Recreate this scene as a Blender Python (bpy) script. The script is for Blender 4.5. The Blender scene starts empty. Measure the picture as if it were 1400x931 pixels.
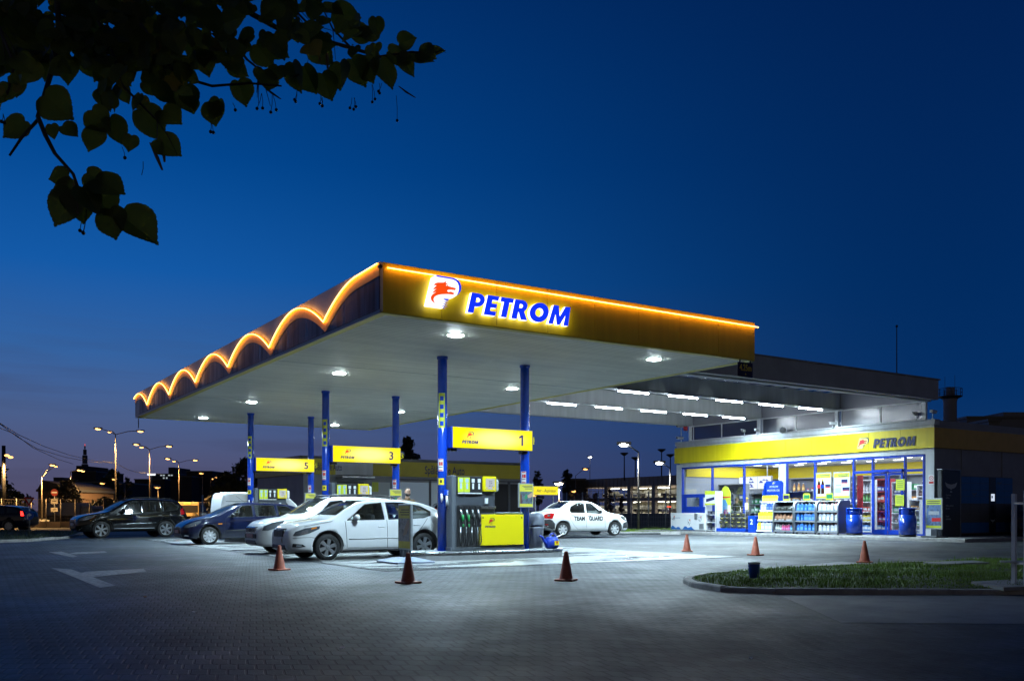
import bpy, bmesh, math, random
from mathutils import Vector, Matrix
R = math.radians
rnd = random.Random(7)
SC = bpy.context.scene
COL = SC.collection

# ---------------------------------------------------------------- camera
# world: X runs along the canopy's front fascia, Y along its long side, camera stands over the origin
F, CX, HY, H = 1238.0, 700.0, 697.5, 1.2
_n = math.hypot(1897, 1238); cc, ss = 1897 / _n, 1238 / _n
cam_d = bpy.data.cameras.new('camera'); cam = bpy.data.objects.new('camera', cam_d); COL.objects.link(cam)
cam.location = (0, 0, H); cam.rotation_euler = (R(90), 0, -math.atan2(ss, cc))
cam_d.sensor_width = 36; cam_d.lens = F / 1400 * 36; cam_d.shift_y = (HY - 465.5) / 1400
cam_d.clip_start = 0.05; cam_d.clip_end = 4000
SC.camera = cam

# ---------------------------------------------------------------- sky: dusk
w = bpy.data.worlds.new('World'); SC.world = w; w.use_nodes = True
nt = w.node_tree; nt.nodes.clear()
def N(nt, t, **k):
    n = nt.nodes.new(t)
    for a, b in k.items():
        if a == 'inp':
            for i, v in b.items(): n.inputs[i].default_value = v
        else: setattr(n, a, b)
    return n
out = N(nt, 'ShaderNodeOutputWorld'); bg = N(nt, 'ShaderNodeBackground')
sky = N(nt, 'ShaderNodeTexSky', sky_type='NISHITA', sun_disc=False)
SUN_EL, SUN_AZ = -4.0, 75.0           # below the horizon, far off to the left of the view
sky.sun_elevation = R(SUN_EL); sky.sun_rotation = R(-SUN_AZ)
geo = N(nt, 'ShaderNodeTexCoord'); sep = N(nt, 'ShaderNodeSeparateXYZ')
nt.links.new(geo.outputs['Generated'], sep.inputs[0])
# elevation ramps: one for the after-glow side (left), one for the night side (right)
def ramp(stops):
    r = N(nt, 'ShaderNodeValToRGB'); cr = r.color_ramp
    while len(cr.elements) > 1: cr.elements.remove(cr.elements[-1])
    cr.elements[0].position = stops[0][0]; cr.elements[0].color = (*stops[0][1], 1)
    for p, c in stops[1:]:
        e = cr.elements.new(p); e.color = (*c, 1)
    nt.links.new(sep.outputs['Z'], r.inputs[0]); return r
rl = ramp([(0.0, (.082, .068, .128)), (.05, (.082, .092, .190)), (.10, (.066, .116, .270)), (.16, (.032, .122, .355)),
           (.24, (.006, .100, .385)), (.35, (.0, .062, .280)), (.50, (.0, .034, .172)), (.8, (.004, .012, .035))])
rr = ramp([(0.0, (.008, .034, .125)), (.05, (.005, .036, .140)), (.12, (.001, .028, .128)), (.22, (.0, .024, .117)),
           (.35, (.0, .019, .100)), (.50, (.0, .013, .076)), (.8, (.003, .008, .025))])
azd = N(nt, 'ShaderNodeVectorMath', operation='DOT_PRODUCT')
lx, ly = -cc, ss                       # towards the picture's left
azd.inputs[1].default_value = (lx, ly, 0)
nt.links.new(geo.outputs['Generated'], azd.inputs[0])
mr = N(nt, 'ShaderNodeMapRange', interpolation_type='SMOOTHSTEP')
mr.inputs[1].default_value = -.46; mr.inputs[2].default_value = .44
nt.links.new(azd.outputs['Value'], mr.inputs[0])
mx = N(nt, 'ShaderNodeMix', data_type='RGBA')
nt.links.new(mr.outputs[0], mx.inputs[0]); nt.links.new(rr.outputs[0], mx.inputs[6]); nt.links.new(rl.outputs[0], mx.inputs[7])
# warm glow added to the unseen sky behind the camera, neutralising blue light
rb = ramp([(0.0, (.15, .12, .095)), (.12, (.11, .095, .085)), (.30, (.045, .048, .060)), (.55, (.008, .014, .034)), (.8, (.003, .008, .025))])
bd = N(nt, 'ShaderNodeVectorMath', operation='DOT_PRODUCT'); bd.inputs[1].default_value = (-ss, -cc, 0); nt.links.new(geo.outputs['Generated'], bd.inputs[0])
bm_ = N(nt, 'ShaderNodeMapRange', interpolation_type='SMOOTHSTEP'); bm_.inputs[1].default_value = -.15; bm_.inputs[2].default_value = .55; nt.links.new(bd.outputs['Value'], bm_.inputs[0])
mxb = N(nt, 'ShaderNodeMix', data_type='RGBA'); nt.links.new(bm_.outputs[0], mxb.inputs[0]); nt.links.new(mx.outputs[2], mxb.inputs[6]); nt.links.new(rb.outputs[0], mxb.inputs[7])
# thin cloud streaks low in the after-glow
mp = N(nt, 'ShaderNodeMapping'); mp.inputs['Scale'].default_value = (2.2, 2.2, 26)
nt.links.new(geo.outputs['Generated'], mp.inputs[0])
nz = N(nt, 'ShaderNodeTexNoise'); nz.inputs['Scale'].default_value = 2.6; nz.inputs['Detail'].default_value = 5
nt.links.new(mp.outputs[0], nz.inputs['Vector'])
cl = N(nt, 'ShaderNodeMapRange'); cl.inputs[1].default_value = .48; cl.inputs[2].default_value = .70; cl.inputs[3].default_value = 0; cl.inputs[4].default_value = .34
nt.links.new(nz.outputs['Fac'], cl.inputs[0])
fd = N(nt, 'ShaderNodeMapRange'); fd.inputs[1].default_value = .22; fd.inputs[2].default_value = .08; fd.inputs[3].default_value = 0; fd.inputs[4].default_value = 1
nt.links.new(sep.outputs['Z'], fd.inputs[0])
ml = N(nt, 'ShaderNodeMath', operation='MULTIPLY'); nt.links.new(cl.outputs[0], ml.inputs[0]); nt.links.new(fd.outputs[0], ml.inputs[1])
mc = N(nt, 'ShaderNodeMix', data_type='RGBA'); mc.inputs[7].default_value = (.045, .048, .095, 1)
m3 = N(nt, 'ShaderNodeMath', operation='MULTIPLY'); nt.links.new(ml.outputs[0], m3.inputs[0]); nt.links.new(mr.outputs[0], m3.inputs[1])
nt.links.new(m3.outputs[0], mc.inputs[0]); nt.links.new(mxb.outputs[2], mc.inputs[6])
add = N(nt, 'ShaderNodeMix', data_type='RGBA', blend_type='ADD'); add.inputs[0].default_value = .03
nt.links.new(mc.outputs[2], add.inputs[6]); nt.links.new(sky.outputs[0], add.inputs[7])
nt.links.new(add.outputs[2], bg.inputs[0]); bg.inputs[1].default_value = 1.0
nt.links.new(bg.outputs[0], out.inputs[0])

sun_d = bpy.data.lights.new('sun', 'SUN'); sun = bpy.data.objects.new('sun', sun_d); COL.objects.link(sun)
sun_d.energy = 0.01; sun_d.angle = R(10); sun_d.color = (1, .8, .7); sun.rotation_euler = (R(86), 0, R(200)); sun.location = (0, 0, 60)

SC.view_settings.view_transform = 'Standard'; SC.view_settings.look = 'None'
SC.view_settings.exposure = 0; SC.view_settings.gamma = 1; SC.view_settings.use_curve_mapping = False
SC.render.engine = 'CYCLES'; SC.cycles.max_bounces = 8; SC.cycles.diffuse_bounces = 3; SC.cycles.glossy_bounces = 3
SC.cycles.transmission_bounces = 4; SC.cycles.transparent_max_bounces = 16
SC.cycles.sample_clamp_indirect = 4; SC.cycles.use_denoising = True; SC.cycles.caustics_reflective = False; SC.cycles.caustics_refractive = False
try: SC.cycles.use_light_tree = True
except Exception: pass

# pixel of the 1400 px photograph -> point in the world (on a plane)
def D(px, py, d):
    a = (px - CX) / F * d
    return Vector((ss * d + cc * a, cc * d - ss * a, H + (HY - py) / F * d))
def PZ(px, py, z=0.0): return D(px, py, F * (z - H) / (HY - py))
def PX(px, py, x): return D(px, py, x / (ss + cc * (px - CX) / F))
def PY(px, py, y): return D(px, py, y / (cc - ss * (px - CX) / F))

# ---------------------------------------------------------------- materials
MATS = {}
def mat(name, col=(.5, .5, .5), rough=.5, metal=0., emit=None, es=0., spec=.5, noise=None, bump=None, coat=0., alpha=None, trans=0., streak=False):
    """principled material; noise=(scale, amount) mottles the colour and gloss, bump=(scale, strength) adds relief"""
    if name in MATS: return MATS[name]
    m = bpy.data.materials.new(name); m.use_nodes = True; t = m.node_tree
    p = t.nodes['Principled BSDF']
    p.inputs['Base Color'].default_value = (*col, 1); p.inputs['Roughness'].default_value = rough
    p.inputs['Metallic'].default_value = metal; p.inputs['Specular IOR Level'].default_value = spec
    p.inputs['Coat Weight'].default_value = coat; p.inputs['Coat Roughness'].default_value = .06
    p.inputs['Transmission Weight'].default_value = trans
    if emit: p.inputs['Emission Color'].default_value = (*emit, 1); p.inputs['Emission Strength'].default_value = es
    if alpha is not None: p.inputs['Alpha'].default_value = alpha
    if noise or bump:
        tc = N(t, 'ShaderNodeTexCoord')
    if noise:
        nz = N(t, 'ShaderNodeTexNoise'); nz.inputs['Scale'].default_value = noise[0]; nz.inputs['Detail'].default_value = 6; nz.inputs['Roughness'].default_value = .62
        if streak:      # run-off marks: the mottling is drawn out downwards
            mp_ = N(t, 'ShaderNodeMapping'); mp_.inputs['Scale'].default_value = (1, 1, .07); t.links.new(tc.outputs['Object'], mp_.inputs[0]); t.links.new(mp_.outputs[0], nz.inputs['Vector'])
        else: t.links.new(tc.outputs['Object'], nz.inputs['Vector'])
        a = noise[1]
        mp = N(t, 'ShaderNodeMapRange'); mp.inputs[1].default_value = .3; mp.inputs[2].default_value = .7
        mp.inputs[3].default_value = 1 - a; mp.inputs[4].default_value = 1 + a
        t.links.new(nz.outputs['Fac'], mp.inputs[0])
        mx = N(t, 'ShaderNodeVectorMath', operation='SCALE'); mx.inputs[0].default_value = col
        t.links.new(mp.outputs[0], mx.inputs['Scale']); t.links.new(mx.outputs[0], p.inputs['Base Color'])
        m2 = N(t, 'ShaderNodeMapRange'); m2.inputs[1].default_value = .3; m2.inputs[2].default_value = .7
        m2.inputs[3].default_value = min(1, rough * (1 + a)); m2.inputs[4].default_value = max(.02, rough * (1 - a))
        t.links.new(nz.outputs['Fac'], m2.inputs[0]); t.links.new(m2.outputs[0], p.inputs['Roughness'])
    if bump:
        nb = N(t, 'ShaderNodeTexNoise'); nb.inputs['Scale'].default_value = bump[0]; nb.inputs['Detail'].default_value = 4
        t.links.new(tc.outputs['Object'], nb.inputs['Vector'])
        b = N(t, 'ShaderNodeBump'); b.inputs['Strength'].default_value = bump[1]; b.inputs['Distance'].default_value = .02
        t.links.new(nb.outputs['Fac'], b.inputs['Height']); t.links.new(b.outputs[0], p.inputs['Normal'])
    MATS[name] = m; return m
def emat(name, col, s): return mat(name, (.02, .02, .02), .4, emit=col, es=s)

YEL = (.78, .62, .005); BLUE = (.006, .05, .40)
M_yel = mat('yellow_paint', YEL, .38, noise=(4, .07), streak=True)
M_yelf = mat('yellow_fascia', (.66, .50, .004), .42, noise=(4, .11), streak=True)
M_blue = mat('blue_paint', (.008, .06, .50), .20, coat=.5, noise=(9, .18), streak=True)
M_bluef = mat('blue_frame', (.006, .045, .42), .3)
M_navy = mat('navy_panel', (.008, .011, .055), .42, noise=(6, .5), spec=.2, streak=True)
M_grey = mat('light_grey_panel', (.50, .52, .54), .5, noise=(3, .14), streak=True)
M_mgrey = mat('mid_grey_panel', (.22, .23, .25), .5, noise=(1.5, .10))
M_dgrey = mat('dark_grey_metal', (.055, .062, .075), .38, noise=(6, .1))
M_white = mat('white_paint', (.72, .73, .74), .4, noise=(4, .05))
M_wplas = mat('white_plastic', (.75, .76, .78), .35)
M_black = mat('black_plastic', (.015, .015, .017), .45, noise=(8, .2))
M_rub = mat('rubber', (.012, .012, .013), .72, noise=(20, .2))
M_steel = mat('brushed_steel', (.55, .57, .6), .3, 1.0, noise=(9, .25))
M_chrome = mat('chrome', (.7, .72, .75), .12, 1.0)
M_gal = mat('galvanised_steel', (.42, .45, .48), .45, .8, noise=(6, .2))
M_conc = mat('concrete', (.24, .245, .25), .6, noise=(2.5, .22), bump=(18, .12))
M_kerb = mat('kerb_concrete', (.34, .33, .32), .8, noise=(5, .3), bump=(25, .25))
M_txt = mat('navy_lettering', (.006, .012, .09), .5)
M_dark = mat('dark_void', (.01, .01, .012), .7)
M_red = mat('red_paint', (.55, .02, .02), .4)
M_glasscar = None

def glass(name, tint, alpha_mix, rough=.03):
    """thin pane: tinted see-through with a mirror coat by fresnel"""
    if name in MATS: return MATS[name]
    m = bpy.data.materials.new(name); m.use_nodes = True; t = m.node_tree; t.nodes.clear()
    o = N(t, 'ShaderNodeOutputMaterial'); tr = N(t, 'ShaderNodeBsdfTransparent'); gl = N(t, 'ShaderNodeBsdfGlossy')
    tr.inputs[0].default_value = (*tint, 1); gl.inputs['Roughness'].default_value = rough
    fr = N(t, 'ShaderNodeFresnel'); fr.inputs[0].default_value = 1.5
    mp = N(t, 'ShaderNodeMapRange'); mp.inputs[3].default_value = alpha_mix; mp.inputs[4].default_value = 1.0
    ge = N(t, 'ShaderNodeNewGeometry'); ior = N(t, 'ShaderNodeMapRange'); ior.inputs[3].default_value = 1.5; ior.inputs[4].default_value = 1 / 1.5
    t.links.new(ge.outputs['Backfacing'], ior.inputs[0]); t.links.new(ior.outputs[0], fr.inputs[0])
    t.links.new(fr.outputs[0], mp.inputs[0])
    mx = N(t, 'ShaderNodeMixShader'); t.links.new(mp.outputs[0], mx.inputs[0]); t.links.new(tr.outputs[0], mx.inputs[1]); t.links.new(gl.outputs[0], mx.inputs[2])
    t.links.new(mx.outputs[0], o.inputs[0]); MATS[name] = m; return m
M_glass = glass('shop_glass', (.93, .95, .95), .02)
M_cgl = glass('car_glass', (.66, .71, .70), .10)
M_poly = glass('polycarbonate', (.30, .34, .42), .10, .18)

# ---------------------------------------------------------------- mesh builder
class MB:
    def __init__(s, origin=(0, 0, 0)): s.bm = bmesh.new(); s.o = Vector(origin)
    def box(s, x0, x1, y0, y1, z0, z1, bev=0., mi=0, seg=1):
        r = bmesh.ops.create_cube(s.bm, size=1.0)
        vs = r['verts']; sx, sy, sz = x1 - x0, y1 - y0, z1 - z0
        for v in vs: v.co = Vector((x0 + (v.co.x + .5) * sx, y0 + (v.co.y + .5) * sy, z0 + (v.co.z + .5) * sz))
        fs = list({f for v in vs for f in v.link_faces})
        for f in fs: f.material_index = mi
        if bev > 0:
            bev = min(bev, .45 * min(abs(sx), abs(sy), abs(sz)))
            es = list({e for v in vs for e in v.link_edges})
            r2 = bmesh.ops.bevel(s.bm, geom=es, offset=bev, segments=seg, affect='EDGES', profile=.5)
            for f in r2['faces']: f.material_index = mi
        return s
    def obox(s, c, ax, ay, az, hx, hy, hz, mi=0):
        """oriented box: centre, three axes, half sizes"""
        c = Vector(c); ax, ay, az = Vector(ax).normalized(), Vector(ay).normalized(), Vector(az).normalized()
        vs = [s.bm.verts.new(c + ax * hx * i + ay * hy * j + az * hz * k) for i in (-1, 1) for j in (-1, 1) for k in (-1, 1)]
        for q in ((0, 1, 3, 2), (4, 6, 7, 5), (0, 4, 5, 1), (2, 3, 7, 6), (0, 2, 6, 4), (1, 5, 7, 3)):
            f = s.bm.faces.new([vs[i] for i in q]); f.material_index = mi
        return s
    def bar(s, p0, p1, wd, ht, mi=0):
        p0, p1 = Vector(p0), Vector(p1); d = (p1 - p0); L = d.length; d.normalize()
        up = Vector((0, 0, 1)) if abs(d.z) < .95 else Vector((1, 0, 0))
        sd = d.cross(up).normalized(); u2 = sd.cross(d)
        return s.obox((p0 + p1) / 2, d, sd, u2, L / 2, wd / 2, ht / 2, mi)
    def ring(s, c, ax, r, n, ph=0.):
        ax = Vector(ax).normalized(); t = Vector((0, 0, 1)) if abs(ax.z) < .9 else Vector((1, 0, 0))
        a = ax.cross(t).normalized(); b = ax.cross(a)
        return [s.bm.verts.new(Vector(c) + a * r * math.cos(2 * math.pi * i / n + ph) + b * r * math.sin(2 * math.pi * i / n + ph)) for i in range(n)]
    def skin(s, rings, mi=0, cap0=True, cap1=True, smooth=True):
        n = len(rings[0])
        for A, B in zip(rings, rings[1:]):
            for i in range(n):
                f = s.bm.faces.new((A[i], A[(i + 1) % n], B[(i + 1) % n], B[i])); f.material_index = mi; f.smooth = smooth
        if cap0: f = s.bm.faces.new(list(reversed(rings[0]))); f.material_index = mi
        if cap1: f = s.bm.faces.new(rings[-1]); f.material_index = mi
        return s
    def cyl(s, p0, p1, r0, r1=None, n=14, mi=0, smooth=True):
        r1 = r0 if r1 is None else r1; d = Vector(p1) - Vector(p0)
        return s.skin([s.ring(p0, d, r0, n), s.ring(p1, d, r1, n)], mi, smooth=smooth)
    def tube(s, pts, r, n=8, mi=0, r1=None):
        pts = [Vector(p) for p in pts]; rings = []; m = len(pts)
        prev = None
        for i, p in enumerate(pts):
            d = (pts[min(i + 1, m - 1)] - pts[max(i - 1, 0)])
            if d.length < 1e-9: d = Vector((0, 0, 1))
            d.normalize()
            if prev is None:
                t = Vector((0, 0, 1)) if abs(d.z) < .9 else Vector((1, 0, 0)); a = d.cross(t).normalized()
            else:
                a = (prev - d * prev.dot(d))
                a = a.normalized() if a.length > 1e-6 else d.orthogonal().normalized()
            prev = a; b = d.cross(a)
            rr_ = r if r1 is None else r + (r1 - r) * i / max(1, m - 1)
            rings.append([s.bm.verts.new(p + a * rr_ * math.cos(2 * math.pi * k / n) + b * rr_ * math.sin(2 * math.pi * k / n)) for k in range(n)])
        return s.skin(rings, mi)
    def lathe(s, c, prof, n=20, ax=(0, 0, 1), mi=0, cap0=True, cap1=True):
        c = Vector(c); ax = Vector(ax).normalized()
        return s.skin([s.ring(c + ax * h, ax, max(r, 1e-4), n) for r, h in prof], mi, cap0, cap1)
    def poly(s, pts, mi=0):
        f = s.bm.faces.new([s.bm.verts.new(Vector(p)) for p in pts]); f.material_index = mi; return f
    def prism(s, pts, off, mi=0):
        """closed polygon (3-D points) swept by the vector off"""
        off = Vector(off); A = [s.bm.verts.new(Vector(p)) for p in pts]; B = [s.bm.verts.new(Vector(p) + off) for p in pts]
        n = len(A)
        f = s.bm.faces.new(A); f.material_index = mi; f = s.bm.faces.new(list(reversed(B))); f.material_index = mi
        for i in range(n):
            f = s.bm.faces.new((A[i], B[i], B[(i + 1) % n], A[(i + 1) % n])); f.material_index = mi
        return s
    def ball(s, c, rx, ry=None, rz=None, mi=0, u=12, v=8):
        ry = ry or rx; rz = rz or rx
        r = bmesh.ops.create_uvsphere(s.bm, u_segments=u, v_segments=v, radius=1)
        for q in r['verts']: q.co = Vector((c[0] + q.co.x * rx, c[1] + q.co.y * ry, c[2] + q.co.z * rz))
        for f in {f for q in r['verts'] for f in q.link_faces}: f.material_index = mi; f.smooth = True
        return s
    def mesh(s, name, mats, recalc=True):
        if recalc: bmesh.ops.recalc_face_normals(s.bm, faces=s.bm.faces)
        if s.o.length > 0: bmesh.ops.translate(s.bm, verts=s.bm.verts, vec=-s.o)
        me = bpy.data.meshes.new(name); s.bm.to_mesh(me); s.bm.free()
        for m in (mats if isinstance(mats, (list, tuple)) else [mats]): me.materials.append(m)
        return me
    def build(s, name, mats, parent=None, recalc=True):
        me = s.mesh(name, mats, recalc)
        return link(name, me, parent, s.o if parent is None else (0, 0, 0))
def link(name, data, parent=None, loc=(0, 0, 0)):
    o = bpy.data.objects.new(name, data); COL.objects.link(o); o.location = loc
    if parent: o.parent = parent
    return o
def tag(o, label, cat, group=None):
    o['label'] = label; o['category'] = cat
    if group: o['group'] = group
    return o
def thing(name, label, cat, loc=(0, 0, 0), rz=0., group=None):
    o = bpy.data.objects.new(name, None); COL.objects.link(o); o.empty_display_size = .2
    o.location = loc; o.rotation_euler = (0, 0, rz); return tag(o, label, cat, group)
def struct(name, mb, m, kind='structure'):
    o = mb.build(name, m); o['kind'] = kind; return o
def kids(o): return [c for c in ALLKIDS.get(o.name, [])]
def dup(root, loc, rz=None, label=None, group=None, scale=None):
    """copy of a thing with its parts and their sub-parts"""
    def cp(o, par):
        c = o.copy(); COL.objects.link(c)
        if par: c.parent = par
        for ch in o.children: cp(ch, c)
        return c
    c = cp(root, None); c.location = loc
    if rz is not None: c.rotation_euler = (0, 0, rz)
    if scale: c.scale = scale
    if label: c['label'] = label
    if group: c['group'] = group
    return c

def text_mesh(name, body, size, m, extrude=.002, shear=0., bold=0., align='CENTER', width=None):
    cu = bpy.data.curves.new(name, 'FONT'); cu.body = body; cu.size = size; cu.extrude = extrude; cu.shear = shear; cu.offset = bold
    cu.align_x = align; cu.align_y = 'CENTER'; cu.resolution_u = 3
    ob = bpy.data.objects.new(name, cu)
    me = bpy.data.meshes.new_from_object(ob); bpy.data.objects.remove(ob)
    if width and len(me.vertices):
        xs = [v.co.x for v in me.vertices]; k = width / (max(xs) - min(xs))
        for v in me.vertices: v.co.x *= k
    me.name = name; me.materials.clear(); me.materials.append(m); return me
FACE = {'-y': (R(90), 0, 0), '-x': (R(90), 0, R(-90)), '+y': (R(90), 0, R(180)), '+x': (R(90), 0, R(90))}
def text(name, body, size, m, parent, loc, face='-y', **k):
    o = link(name, text_mesh(name, body, size, m, **k), parent, loc); o.rotation_euler = FACE[face]
    return o
def shape_mesh(name, outlines, extrude, mats, side_mi=None):
    """filled 2-D outlines (even-odd holes) given thickness; front gets material 0, sides/back side_mi"""
    cu = bpy.data.curves.new(name, 'CURVE'); cu.dimensions = '2D'; cu.fill_mode = 'BOTH'; cu.extrude = extrude
    for ol in outlines:
        sp = cu.splines.new('POLY'); sp.points.add(len(ol) - 1); sp.use_cyclic_u = True
        for p, q in zip(sp.points, ol): p.co = (q[0], q[1], 0, 1)
    ob = bpy.data.objects.new(name, cu); me = bpy.data.meshes.new_from_object(ob); bpy.data.objects.remove(ob)
    me.name = name; me.materials.clear()
    for m in mats: me.materials.append(m)
    if side_mi is not None:
        for p in me.polygons: p.material_index = 0 if p.normal.z > .5 else side_mi
    return me
# ---------------------------------------------------------------- ground
def ground_mat(name, kind):
    m = bpy.data.materials.new(name); m.use_nodes = True; t = m.node_tree; p = t.nodes['Principled BSDF']
    tc = N(t, 'ShaderNodeTexCoord')
    L = t.links.new
    def noise(sc, det=6, ro=.6, vec=None):
        n = N(t, 'ShaderNodeTexNoise'); n.inputs['Scale'].default_value = sc; n.inputs['Detail'].default_value = det; n.inputs['Roughness'].default_value = ro
        L(vec or tc.outputs['Object'], n.inputs['Vector']); return n.outputs['Fac']
    def rng(v, a, b, c, d, smooth=False):
        n = N(t, 'ShaderNodeMapRange'); n.inputs[1].default_value = a; n.inputs[2].default_value = b; n.inputs[3].default_value = c; n.inputs[4].default_value = d
        if smooth: n.interpolation_type = 'SMOOTHSTEP'
        L(v, n.inputs[0]); return n.outputs[0]
    def mth(op, a, b):
        n = N(t, 'ShaderNodeMath', operation=op)
        for i, v in enumerate((a, b)):
            if isinstance(v, (int, float)): n.inputs[i].default_value = v
            else: L(v, n.inputs[i])
        return n.outputs[0]
    big = noise(.22, 5); mid = noise(1.7, 6); fine = noise(26, 5, .7)
    if kind == 'paver':
        mp = N(t, 'ShaderNodeMapping'); mp.inputs['Rotation'].default_value = (0, 0, math.atan2(ss, cc) + R(1.5))
        L(tc.outputs['Object'], mp.inputs[0])
        sp = N(t, 'ShaderNodeSeparateXYZ'); L(mp.outputs[0], sp.inputs[0])
        zig = mth('MULTIPLY', mth('PINGPONG', sp.outputs[0], .07), .40)       # zigzag edges of interlocking blocks
        zag = mth('MULTIPLY', mth('FLOORED_MODULO', sp.outputs[1], .225), .34)
        cb = N(t, 'ShaderNodeCombineXYZ'); L(mth('ADD', sp.outputs[0], zag), cb.inputs[0]); L(mth('ADD', sp.outputs[1], zig), cb.inputs[1])
        br = N(t, 'ShaderNodeTexBrick'); L(cb.outputs[0], br.inputs['Vector'])
        br.offset = 0; br.inputs['Scale'].default_value = 1; br.inputs['Brick Width'].default_value = .14; br.inputs['Row Height'].default_value = .225
        br.inputs['Mortar Size'].default_value = .0115; br.inputs['Mortar Smooth'].default_value = .3; br.inputs['Bias'].default_value = 0
        br.inputs['Color1'].default_value = (.049, .057, .064, 1); br.inputs['Color2'].default_value = (.084, .095, .105, 1); br.inputs['Mortar'].default_value = (.008, .008, .008, 1)
        c1 = N(t, 'ShaderNodeMix', data_type='RGBA', blend_type='MULTIPLY'); c1.inputs[0].default_value = 1
        L(br.outputs['Color'], c1.inputs[6])
        k = mth('MULTIPLY', rng(big, .3, .7, .62, 1.28), mth('MULTIPLY', rng(mid, .3, .7, .80, 1.16), rng(fine, .3, .7, .88, 1.12)))
        stn = noise(1.05, 3, .5); spt = noise(5.5, 2, .5)
        k = mth('MULTIPLY', k, mth('MULTIPLY', rng(stn, .60, .68, 1, .62, True), rng(spt, .70, .74, 1, .55, True)))   # oil drips and dark patches
        tm = N(t, 'ShaderNodeMapping'); tm.inputs['Scale'].default_value = (.10, .95, 1); tm.inputs['Rotation'].default_value = (0, 0, R(-12)); L(tc.outputs['Object'], tm.inputs[0])
        k = mth('MULTIPLY', k, rng(noise(1.5, 3, .55, tm.outputs[0]), .53, .60, 1, .72, True))          # tracks of many tyres
        cm = N(t, 'ShaderNodeCombineColor'); [L(k, cm.inputs[i]) for i in range(3)]
        L(cm.outputs[0], c1.inputs[7]); L(c1.outputs[2], p.inputs['Base Color'])
        L(mth('ADD', rng(mid, .3, .7, .66, .50), rng(big, .35, .65, .08, -.12)), p.inputs['Roughness'])
        b = N(t, 'ShaderNodeBump'); b.inputs['Strength'].default_value = .8; b.inputs['Distance'].default_value = .009
        hh = mth('ADD', mth('MULTIPLY', br.outputs['Fac'], -1.0), mth('ADD', mth('MULTIPLY', fine, .35), mth('MULTIPLY', mid, .5)))
        L(hh, b.inputs['Height']); L(b.outputs[0], p.inputs['Normal'])
    elif kind == 'pad':       # trowelled concrete with wet, oil-dark stretches
        st = N(t, 'ShaderNodeMapping'); st.inputs['Scale'].default_value = (.35, 1.3, 1); L(tc.outputs['Object'], st.inputs[0])
        wet = noise(.9, 5, .6, st.outputs[0]); wf = rng(wet, .50, .60, 0, 1, True)
        k = mth('MULTIPLY', rng(mid, .3, .7, .84, 1.14), rng(fine, .3, .7, .93, 1.07))
        mix = N(t, 'ShaderNodeMix', data_type='RGBA'); L(wf, mix.inputs[0]); mix.inputs[6].default_value = (.25, .255, .25, 1); mix.inputs[7].default_value = (.13, .135, .135, 1)
        vs = N(t, 'ShaderNodeVectorMath', operation='SCALE'); L(mix.outputs[2], vs.inputs[0]); L(k, vs.inputs['Scale']); L(vs.outputs[0], p.inputs['Base Color'])
        L(mth('ADD', rng(wf, 0, 1, .40, .10), rng(fine, .3, .7, -.04, .06)), p.inputs['Roughness'])
        b = N(t, 'ShaderNodeBump'); b.inputs['Strength'].default_value = .14; b.inputs['Distance'].default_value = .01
        L(mth('ADD', mid, mth('MULTIPLY', fine, .4)), b.inputs['Height']); L(b.outputs[0], p.inputs['Normal'])
    else:                     # asphalt, slab, soil: (colour, rough, grain)
        col, ro, gr = kind
        k = mth('MULTIPLY', rng(big, .3, .7, .8, 1.2), mth('MULTIPLY', rng(mid, .3, .7, .85, 1.15), rng(fine, .3, .7, 1 - gr, 1 + gr)))
        vs = N(t, 'ShaderNodeVectorMath', operation='SCALE'); vs.inputs[0].default_value = col; L(k, vs.inputs['Scale']); L(vs.outputs[0], p.inputs['Base Color'])
        L(rng(mid, .3, .7, ro * 1.15, ro * .8), p.inputs['Roughness'])
        b = N(t, 'ShaderNodeBump'); b.inputs['Strength'].default_value = .3; b.inputs['Distance'].default_value = .01
        L(fine, b.inputs['Height']); L(b.outputs[0], p.inputs['Normal'])
    return m
G_pave = ground_mat('interlocking_pavers', 'paver'); G_pad = ground_mat('forecourt_concrete', 'pad')
G_asph = ground_mat('asphalt', ((.05, .05, .052), .6, .2)); G_slab = ground_mat('cast_slab', ((.20, .205, .21), .55, .1)); G_soil = ground_mat('turf_soil', ((.03, .05, .012), .9, .3))
G_field = ground_mat('distant_ground', ((.04, .042, .035), .9, .2))

def sheet(name, pts, z, m):
    b = MB(); b.poly([(x, y, z) for x, y in pts]); return struct(name, b, m)
sheet('ground', [(-900, -300), (1500, -300), (1500, 1800), (-900, 1800)], 0, G_field)
sheet('road', [(-120, 47.5), (300, 47.5), (300, 58.5), (-120, 58.5)], .004, G_asph)
sheet('paving', [(-25, -12), (60, -12), (60, 46), (-25, 46)], .008, G_pave)
PADX0, PADX1, PADY0, PADY1 = 7.75, 17.6, 16.35, 39.2
sheet('forecourt', [(PADX0, PADY0), (PADX1, PADY0), (PADX1, PADY1), (PADX0, PADY1)], .012, G_pad)
# drain channel round the forecourt
b = MB()
for (x0, x1, y0, y1) in ((PADX0 - .18, PADX1, PADY0 - .18, PADY0 - .02), (PADX0 - .18, PADX0 - .02, PADY0 - .02, PADY1)):
    b.box(x0, x1, y0, y1, .0, .016)
o = b.build('drain_channel', mat('drain_grate', (.03, .03, .032), .35, .3, noise=(30, .4))); o['kind'] = 'structure'
# bright joints in the pad
b = MB()
for y in (20.6, 25.6, 28.3, 33.2): b.box(PADX0 + .02, PADX1, y - .012, y + .012, .002, .0145)
for x in (9.2, 12.0, 14.9): b.box(x - .012, x + .012, PADY0, PADY1, .002, .0142)
o = b.build('pavement_joint', mat('joint_sealant', (.05, .05, .05), .5)); o['kind'] = 'structure'

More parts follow.
